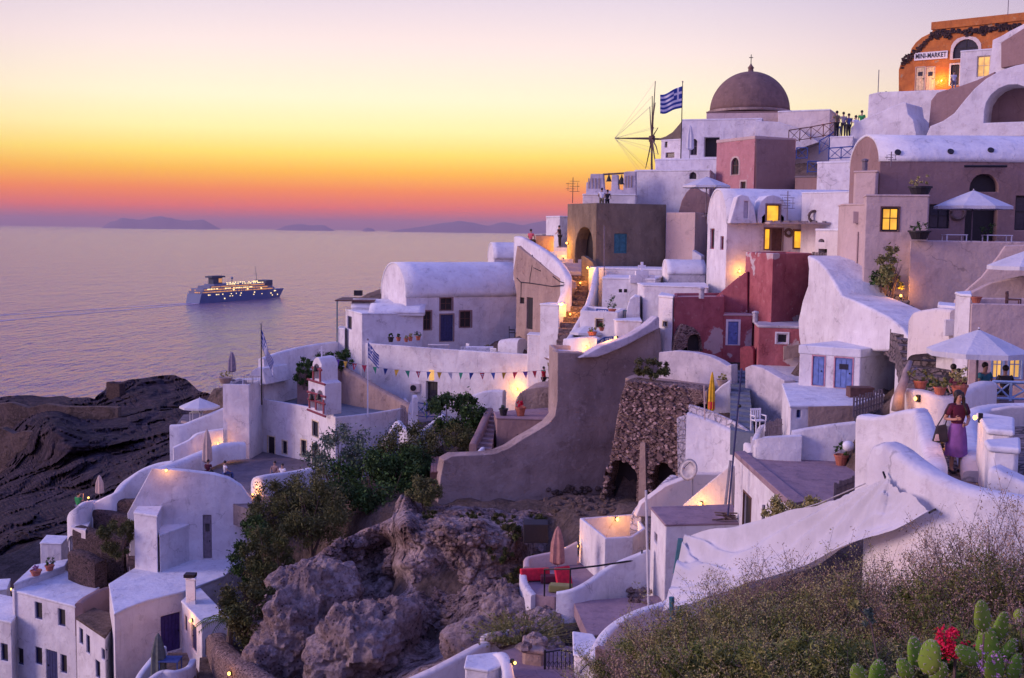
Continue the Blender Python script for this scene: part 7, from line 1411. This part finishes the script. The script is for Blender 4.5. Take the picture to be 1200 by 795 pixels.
# ---- white sail
A_, B_, C_, D_ = W(801, 633, 28), W(1038, 561, 20.2), W(1089, 601, 18.95), W(777, 716, 25.5); NU, NV = 150, 70; V = []
for j in range(NV+1):
    for i in range(NU+1):
        s_, g = i/NU, j/NV; p = A_.lerp(B_, s_).lerp(D_.lerp(C_, s_), g)
        sag = -.20*math.sin(math.pi*s_)*(1-g) - .50*math.sin(math.pi*s_)*math.sin(math.pi*g) - .10*math.sin(math.pi*s_)*g
        an = math.atan2(g*.9+.04, 1.03-s_); dist = math.hypot(1-s_, g); a2 = math.atan2(g+.03, s_+.12)
        wr = .26*math.sin(an*21+1.5*noise.noise(Vector((s_*2, g*3, 2))))*min(1, dist*2.5)*max(0, 1-dist*.72)
        wr += .17*math.sin(g*19+s_*4+4*noise.noise(Vector((s_*2.5, g*2.5, 1))))*(1-s_)*math.sin(math.pi*min(1, g*1.02)) + .2*math.sin(a2*15)*max(0, 1-math.hypot(s_, g)*1.4) + .06*noise.noise(Vector((s_*8, g*10, 4))) + .05*abs(math.sin(an*55+s_*3))*max(0, 1-dist*.8) + .035*math.sin(g*60+s_*14+3*noise.noise(Vector((s_*6, g*5, 8))))*(1-s_)
        V.append(p + Vector((0, 0, sag)) + Vector((0, -.55, .75))*wr)
sm = MB().add(V, [(j*(NU+1)+i, j*(NU+1)+i+1, (j+1)*(NU+1)+i+1, (j+1)*(NU+1)+i) for j in range(NV) for i in range(NU)]); st_ = thing('shade_sail', 'large white cloth shade sail stretched from the front wall', 'shade sail', (A_+D_)/2)
so = sm.build('cloth', 'tarp', st_, smooth=True)
MB().tube([B_, W(1035, 553, 20.3)], .02, 5).build('hook', 'iron', st_); MB().tube([C_, W(1098, 596, 19.3)], .02, 5).build('hook', 'iron', st_); MB().tube([A_, W(875, 617, 27), W(960, 590, 24), W(1030, 560, 21)], .012, 4).build('rope', 'rope', st_); MB().tube([D_, W(772, 742, 26)], .012, 4).build('rope', 'rope', st_)
t = pole(798, 632, 796, 742, 28.6, .06, 'teal', 'teal post holding the white sail', 'post', 'sail_post'); MB().tube([W(799, 632, 28.5), W(793, 672, 28.5)], .1, 6).build('sleeve', 'teal', t)
# low niche under the sail
pole(787, 700, 789, 790, 24.5, .06, 'teal', 'thin turquoise post below the corner of the sail', 'post')

# ---- people
wo, J = person('woman in a maroon top and violet skirt walking on the path with a shoulder bag', stand(1119, 553, 24, .8), 12, 'bag', 'maroon', 'violet_cloth', 1.66, 'long', True, detail=True)
for o in list(wo.children):
    if o.name.startswith('hair'): o.name = 'hair'
def addto(parent, m, name, mat, smooth=True): o = m.build(name, mat, None, smooth=smooth); o.parent = parent; return o
hx, hy, hz_ = J['hea']
for s_ in (-1, 1): addto(wo, ball((hx+s_*.03, hy-.088, hz_+.025), .011), 'eye', 'dark'); addto(wo, ball((hx+s_*.082, hy+.005, hz_+.0), .02, 1.4), 'ear', 'skin')
addto(wo, MB().add([(hx-.014, hy-.088, hz_-.022), (hx+.014, hy-.088, hz_-.022), (hx, hy-.118, hz_-.018), (hx, hy-.088, hz_+.025)], [(0, 1, 2), (0, 2, 3), (1, 3, 2)]), 'nose', 'skin'); addto(wo, MB().box(hx-.024, hx+.024, hy-.094, hy-.085, hz_-.05, hz_-.041), 'mouth', 'red_trim')
for k in ('L', 'R'):
    h0 = J['h'+k]; w0 = J['w'+k]; d = (h0-w0).normalized(); sd_ = d.cross(Vector((0, 0, 1))).normalized(); up_ = sd_.cross(d)
    for i, ln in enumerate((.06, .075, .08, .07)): b = h0+up_*(.028-.018*i); addto(wo, MB().tube([b-d*.01, b+d*ln*.55+sd_*.006, b+d*ln*.9+sd_*.03*(1 if k == 'R' else -1)], .0095, 6, .006), 'finger', 'skin')
    b = h0+up_*.03-d*.03; addto(wo, MB().tube([b, b+up_*.03+d*.02, b+up_*.035+d*.05], .011, 6, .008), 'thumb', 'skin')
bg = thing('shoulder_bag', 'dark shoulder bag hanging at the walking woman\'s side', 'bag', wo.location+Vector((-.32, -.05, .78))); q = wo.location+Vector((-.34, -.06, .80)); MB().add([tuple(q+Vector(c)) for c in ((-.17, -.06, -.20), (.14, -.08, -.17), (.14, .06, -.17), (-.17, .08, -.20), (-.10, -.04, .15), (.10, -.04, .19), (.10, .03, .19), (-.10, .03, .15))], [(0,3,2,1),(4,5,6,7),(0,1,5,4),(1,2,6,5),(2,3,7,6),(3,0,4,7)]).build('bag_body', 'black_cloth', bg, bev=.05, seg=3); MB().add([tuple(q+Vector(c)) for c in ((-.16, -.085, -.15), (-.05, -.09, -.15), (-.07, -.07, -.01), (-.12, -.07, -.01), (-.16, -.06, -.15), (-.05, -.06, -.15), (-.07, -.04, -.01), (-.12, -.04, -.01))], [(0,1,2,3),(7,6,5,4),(0,4,5,1),(3,2,6,7),(0,3,7,4),(1,5,6,2)]).build('pocket', 'pale_pink', bg, bev=.01)
MB().tube([q+Vector((-.08, 0, .15)), q+Vector((.02, -.03, .36)), q+Vector((.15, .0, .60)), q+Vector((.20, .06, .52)), q+Vector((.08, .02, .15))], .013, 5).build('strap', 'black_cloth', bg)
PPL = [(645, 417, 76.2, -70, 'phone', 'white_cloth', 'khaki', 1.72, 'man in a white shirt looking at his phone beside the steps'), (637, 452, 76.4, 60, 'stand', 'red_cloth', 'black_cloth', 1.6, 'person in a red top at the end of the terrace wall'),
       (622, 286, 85.4, 150, 'sit', 'pink_cloth', 'black_cloth', 1.7, 'person in a striped pinkish top sitting on the white stair wall'), (656, 289, 91, -120, 'lean', 'black_cloth', 'dark', 1.65, 'dark haired person standing at the top of the lit steps'),
       (705, 243, 88.6, 175, 'lean', 'white_cloth', 'khaki', 1.72, 'man in a white shirt leaning under the bells'), (711.5, 243, 88.8, 160, 'lean', 'black_cloth', 'dark', 1.6, 'dark clothed woman beside the man under the bells'),
       (92, 612, 70.2, 160, 'photo', 'green_cloth', 'grey_cloth', 1.75, 'person in a green shirt photographing from the small lit terrace'), (244, 558, 73.2, 170, 'sit', 'maroon', 'dark', 1.65, 'seated person in maroon beside the closed beige umbrella'), (264, 561, 72.8, 120, 'sit', 'white_cloth', 'blue_cloth', 1.7, 'seated person in white on the chapel terrace'),
       (322, 549, 72.8, -15, 'sit', 'mauve', 'black_cloth', 1.72, 'man in brown sitting against the chapel wall'), (331, 551, 72.2, -25, 'sit', 'white_cloth', 'khaki', 1.66, 'woman in a white top sitting beside the man in brown'),
       (980, 156, 77.6, 200, 'phone', 'khaki', 'dark', 1.7, 'leftmost tourist of the group above the blue railing'), (988, 155, 77.2, 170, 'lean', 'grey_cloth', 'dark', 1.6, 'second tourist in grey above the blue railing'), (1003, 140, 79.0, 190, 'photo', 'white_cloth', 'blue_cloth', 1.72, 'tourist in white with raised arms above the stair wall'), (1010, 136, 79.2, 150, 'stand', 'green_cloth', 'dark', 1.68, 'tourist in green at the right of the group'),
       (994, 158, 78.4, 200, 'stand', 'blue_cloth', 'dark', 1.62, 'tourist in dark blue in the middle of the group'), (1038, 137, 83, 210, 'lean', 'khaki', 'blue_cloth', 1.7, 'tourist bending over the white terrace wall below the shop'), (1117, 110, 90, 10, 'walk', 'white_cloth', 'grey_cloth', 1.65, 'woman in white outside the orange shop'),
       (1153, 462, 34.9, 20, 'sit', 'teal_cloth', 'dark', 1.75, 'grey bearded man in a pale teal shirt under the big umbrella'), (1116, 462, 34.8, 150, 'sit', 'black_cloth', 'dark', 1.65, 'dark haired diner behind the flower pots'), (1122, 463, 33.8, -30, 'sit', 'maroon', 'dark', 1.6, 'diner with auburn hair under the big umbrella'), (1177, 462, 34.4, 180, 'sit', 'dark', 'dark', 1.7, 'diner seen from behind by the glowing window'),
       (652, 412, 78, 60, 'stand', 'blue_cloth', 'dark', 1.7, 'dark figure half hidden beside the man with the phone')]
for u, v, Y, yw, ps, tp, lg, H, lab in PPL:
    p = stand(u, v, Y, .9) if u != 1038 else W(u, v, Y)
    if ps == 'sit': 
        w_ = W(u, v, Y); 
        if u in (1153, 1116, 1122, 1177, 244, 264, 322, 331): p = p+Vector((0, 0, .45)); tag(MB().box(p.x-.22, p.x+.22, p.y-.2, p.y+.22, p.z-.45, p.z-.015).build('stool', 'grey_wood', bev=.02), 'stool under the '+lab, 'stool')
    person(lab, p, yw, ps, tp, lg, H, 'short', group='people on the hillside')

# ---- foreground shrubs and cactus
FG = [(770, 800, 15, 1.7, 1.0, 'dry_leaf'), (812, 800, 13.5, 1.6, 1.05, 'pink_dry'), (850, 800, 12.5, 1.6, 1.25, 'dry_leaf'), (885, 800, 13.5, 1.5, 1.5, 'pink_dry'), (925, 800, 12, 1.7, 1.25, 'dry_leaf'), (965, 800, 13, 1.6, 1.75, 'pink_dry'), (1003, 800, 12, 1.5, 1.5, 'dry_leaf'), (1045, 800, 12.5, 1.6, 1.55, 'dry_leaf'),
      (1085, 800, 11.5, 1.4, 1.35, 'pink_dry'), (1125, 800, 12, 1.5, 1.7, 'pink_dry'), (1165, 800, 11, 1.5, 1.75, 'pink_dry'), (1205, 800, 11.5, 1.5, 2.0, 'pink_dry'), (835, 830, 9.5, 1.3, .75, 'pink_dry'), (900, 830, 9, 1.3, .7, 'dry_leaf'), (965, 830, 8.6, 1.2, .75, 'dry_leaf'), (1030, 830, 9, 1.2, .75, 'brown_brush'), (1170, 830, 8.6, 1.2, .9, 'brown_brush')]
WHERE = ['at the lower end, beside the sail post', 'second from the sail post', 'third from the sail post, in front of the sail', 'under the middle of the sail', 'with arching stems below the sail', 'reaching highest over the sail', 'left of the two sail hooks', 'under the lower sail hook', 'in front of the white wall, greenish', 'pinkish before the massive white wall', 'tall and pinkish near the right edge', 'tallest at the right edge',
         'low at the bottom, leftmost', 'low at the bottom, second', 'low at the bottom beside the yellow sprig', 'low and dark left of the cactus', 'low and dark behind the right cactus']
for i, (u, v, Y, w_, h_, mt) in enumerate(FG):
    brush('dry_shrub', 'dry twiggy shrub '+WHERE[i], u, v+25, Y, w_*1.1, h_*1.12+.1, mt, n=120, twigs=12, leaves=20, seed=100+i, leaf=.0105 if Y > 10 else .008, thick=.004)
    p = W(u, v+25, Y); t = [o for o in bpy.data.objects if o.get('label') == 'dry twiggy shrub '+WHERE[i]][0]
    leaf_mesh('leaves', clumps((p.x, p.y+.15, p.z+h_*.36), (w_*.55, w_*.5, h_*.42), 17000, 90, 300+i), .0125, 'brown_brush', t, seed=i, elong=4)
def cactus(u, v, Y, pads, label, seed):
    p0 = W(u, v, Y); t = thing('prickly_pear', label, 'cactus', p0, 'prickly pear cactus plants'); rg = random.Random(seed)
    for (du, dv, s_, tl) in pads:
        c = W(u+du, v+dv, Y+rg.uniform(-.12, .12)); h = s_*1.02/1400*Y; w_ = h*.6; K = 16; V = []; yaw = rg.uniform(-.6, .6)
        cols = 9; pts_ = []
        for j in range(cols):
            f = j/(cols-1)*math.pi; rr = math.sin(f)*(1-.25*math.cos(f)*-1*.6); zz_ = -math.cos(f)*h*.5; rr *= 1+.06*math.sin(j*2.1+seed)
            for k in range(K):
                q = 2*math.pi*k/K; x = rr*w_*.5*math.cos(q); y = rr*.022*math.sin(q)*1.3; x, y = x*math.cos(yaw)-y*math.sin(yaw), x*math.sin(yaw)+y*math.cos(yaw)
                X2 = x*math.cos(tl)-zz_*math.sin(tl); Z2 = x*math.sin(tl)+zz_*math.cos(tl); V.append((c.x+X2, c.y+y, c.z+Z2))
        MB().add(V, [(j*K+k, j*K+(k+1) % K, (j+1)*K+(k+1) % K, (j+1)*K+k) for j in range(cols-1) for k in range(K)]).build('pad', 'cactus_skin', t, smooth=True)
        for j in range(1, cols-1):
            for k in range(K):
                if (j+k) % 2 == 0 and K//2 <= k: pts_.append(V[j*K+k])
        sp_ = MB()
        for q in pts_:
            for _ in range(3): sp_.tube([q, (q[0]+rg.gauss(0, .007), q[1]-.012, q[2]+rg.gauss(0, .007))], .0011, 3)
        sp_.build('spines', 'pale_pink', t, merge=False)
cactus(1165, 790, 7.2, [(-14, -68, 40, .15), (8, -56, 38, -.2), (-8, -36, 44, .1), (-32, -22, 34, .9), (16, -28, 34, -.5), (24, -8, 36, -.2), (0, -8, 42, .0), (28, -70, 14, -.3)], 'prickly pear with the tallest pads near the right edge', 1)
cactus(1082, 800, 7.0, [(-10, -36, 40, .2), (8, -30, 44, -.1), (-22, -16, 30, .5), (18, -10, 32, -.4)], 'middle prickly pear clump left of the red flowers', 2)
cactus(1018, 805, 7.0, [(-12, -12, 34, .3), (10, -16, 36, -.1), (28, -2, 26, -.5)], 'lowest prickly pear clump at the bottom edge', 3)
p = W(1118, 800, 7.4); t = thing('geranium', 'bright red flowering plant between the cactus clumps', 'flowers', p); MB().tube([p-Vector((0, 0, .3)), p+Vector((0, 0, .2))], .01, 4).build('stem', 'bark', t)
c = W(1118, 752, 7.4); leaf_mesh('flowers', clumps((c.x, c.y, c.z), (.13, .12, .12), 900, 18, 5), .017, 'red_flower', t, seed=5, elong=1.3); leaf_mesh('foliage', clumps((c.x, c.y+.05, c.z-.14), (.15, .12, .13), 700, 16, 6), .02, 'dark_leaf', t, seed=6)
p = W(1150, 800, 7.0); t = thing('oleander', 'small pale pink flowers mixed with the right cactus', 'flowers', p); MB().tube([p, p+Vector((0, 0, .3))], .006, 4).build('stem', 'bark', t); c = W(1160, 760, 7.0); leaf_mesh('flowers', clumps((c.x, c.y-.1, c.z), (.16, .08, .14), 130, 12, 7), .012, 'lilac_flower', t, seed=7, elong=1.3)
p = W(1010, 760, 8.3); t = thing('yellow_sprig', 'leafy stem with a yellow tip among the dry shrubs', 'plant', p); MB().tube([W(1034, 800, 8.3), W(1020, 730, 8.3), W(1002, 708, 8.3)], .006, 4).build('stem', 'bark', t)
c = W(1001, 709, 8.3); leaf_mesh('leaves', clumps((c.x, c.y, c.z), (.05, .05, .035), 60, 8, 8), .022, 'grass_leaf', t, seed=8, elong=3); c = W(1018, 722, 8.3); leaf_mesh('foliage', clumps((c.x, c.y, c.z), (.06, .05, .07), 90, 8, 9), .018, 'olive_leaf', t, seed=9, elong=3)

# ---- cruise ship
S_, Bw = G(228, 355.6, SEA), G(327, 348.2, SEA); dr = (Bw-S_); LN = dr.length; dr.normalize(); sd_ = Vector((dr.y, -dr.x, 0)); 
if sd_.dot(S_) > 0: sd_ = -sd_
ship = thing('cruise_ship', 'lit cruise ship with a dark funnel sailing right on the sea', 'ship', (S_+Bw)/2)
def sp(a, b, z): return S_ + dr*(a*LN) + sd_*b + Vector((0, 0, z))
def tier(name, mat, a0, a1, w0, w1, z0, z1, nose=.0, rake=0.):
    n = 14; P0, P1 = [], []
    for s_ in (1, -1):
        rng = range(n+1) if s_ == 1 else range(n, -1, -1)
        for i in rng:
            f = i/n; a = a0+(a1-a0)*f; w_ = (w0+(w1-w0)*f)*(1-nose*max(0, (f-.72)/.28)**1.8); P0.append(sp(a - (rake*.4 if f == 0 else 0), s_*w_*(.93 if z0 < 1 else 1), z0)); P1.append(sp(a+rake*f**6, s_*w_, z1))
    k = len(P0); return MB().add(P0+P1, [tuple(range(k)), tuple(range(2*k-1, k-1, -1))]+[(i, (i+1) % k, k+(i+1) % k, k+i) for i in range(k)]).build(name, mat, ship)
plain('hull_paint', (.05, .10, .26), .5, 0, .1, .05); plain('ship_white', (.17, .19, .30), .6, 0, .15, .05); plain('funnel_dark', (.03, .05, .10), .6)
tier('hull', 'hull_paint', 0, 1.0, 14, 14, -2, 15, nose=.96, rake=.06); tier('deck', 'ship_white', .01, .90, 13.5, 13.5, 15, 19, nose=.5); tier('deck', 'ship_white', .03, .88, 12.5, 12.5, 19, 23, nose=.5); tier('deck', 'ship_white', .10, .86, 12, 12, 23, 26.5, nose=.45); tier('bridge', 'funnel_dark', .76, .88, 12.5, 10, 23, 31, nose=.5); tier('deck', 'ship_white', .16, .60, 10, 10, 26.5, 29)
tier('funnel', 'funnel_dark', .18, .28, 5, 5, 29, 42); tier('funnel_top', 'funnel_dark', .155, .31, 7, 6, 39, 41.5); tier('funnel_emblem', 'ship_glow', .24, .275, 5.3, 5.3, 31, 37.5)
MB().tube([sp(.72, 0, 26), sp(.70, 0, 56)], .6, 4, .25).tube([sp(.70, -4, 42), sp(.70, 4, 42)], .3, 4).build('mast', 'funnel_dark', ship); MB().tube([sp(.42, 0, 27), sp(.42, 0, 38)], .7, 4).build('mast', 'funnel_dark', ship); ball(sp(.42, 0, 37), 2.2).build('radar_dome', 'ship_white', ship)
rg = random.Random(4)
for z_, a0, a1, n, wd, pr, mt in [(5.5, .12, .95, 26, 14.05, .10, 'ship_light'), (9, .10, .95, 36, 14.1, .22, 'ship_light'), (12.5, .03, .9, 44, 14.1, .16, 'ship_light'), (17, .02, .84, 90, 13.65, .93, 'ship_glow'), (20.7, .04, .78, 90, 12.7, .97, 'ship_glow'), (21.6, .04, .60, 40, 12.9, .6, 'ship_light'), (24.8, .12, .74, 80, 12.2, .95, 'ship_glow'), (28.0, .30, .74, 34, 10.3, .75, 'ship_light'), (30.2, .30, .72, 26, 8, .6, 'ship_light')]:
    m = MB()
    for i in range(n):
        if rg.random() > pr: continue
        a = a0+(a1-a0)*(i+rg.random()*.6)/n; w_ = wd*(1-.45*max(0, (a-.78)/.22)**1.8*(2 if z_ < 14 else 1)); hs = rg.uniform(.5, 1.0)
        m.obox(sp(a, w_, z_), dr*rg.uniform(.5, 1.3), sd_*.25, (0, 0, hs))
        if a < .06: m.obox(sp(-.002, rg.uniform(-12, 12), z_), sd_*.9, dr*.25, (0, 0, .8))
    m.build('window_row', mt, ship, merge=False)
for i in range(7): c = sp(.36+.055*i, 13.8, 18.6); ball(c, 1.6, .7).build('lifeboat', 'ship_light' if i % 3 == 0 else 'ship_white', ship, smooth=True)
m = MB(); V = []
for i in range(40):
    f = i/39; a = -.02 - 2.9*f; 
    for s_ in (-1, 1): 
        c = S_+dr*(a*LN)+sd_*(s_*(8+50*f)) ; V += [Vector((c.x, c.y, SEA+.25))+sd_*(4.6+1.8*math.sin(i*1.3)), Vector((c.x, c.y, SEA+.25))-sd_*(2.6*(1-f*.6))]
m.add(V, [(4*i+q, 4*i+q+1, 4*i+q+5, 4*i+q+4) for i in range(39) for q in (0, 2)]); plain('foam', (.55, .45, .58), .6, 0, .3, .02); o = m.build('wake', 'foam'); o['kind'] = 'stuff'

# ------------------------------------------------------------------ haze over the sea
hz = MB().box(-95000, 95000, -450, 125000, SEA-1, 760).build('haze', 'white'); hz.data.materials.clear()
hm = bpy.data.materials.new('haze_air'); hm.use_nodes = True; hm.node_tree.nodes.clear(); pv = hm.node_tree.nodes.new('ShaderNodeVolumePrincipled')
pv.inputs['Color'].default_value = (.82, .64, .70, 1); pv.inputs['Density'].default_value = 1.7e-5; pv.inputs['Anisotropy'].default_value = 0
ho = hm.node_tree.nodes.new('ShaderNodeOutputMaterial'); hm.node_tree.links.new(pv.outputs[0], ho.inputs['Volume']); hz.data.materials.append(hm); hz['kind'] = 'stuff'
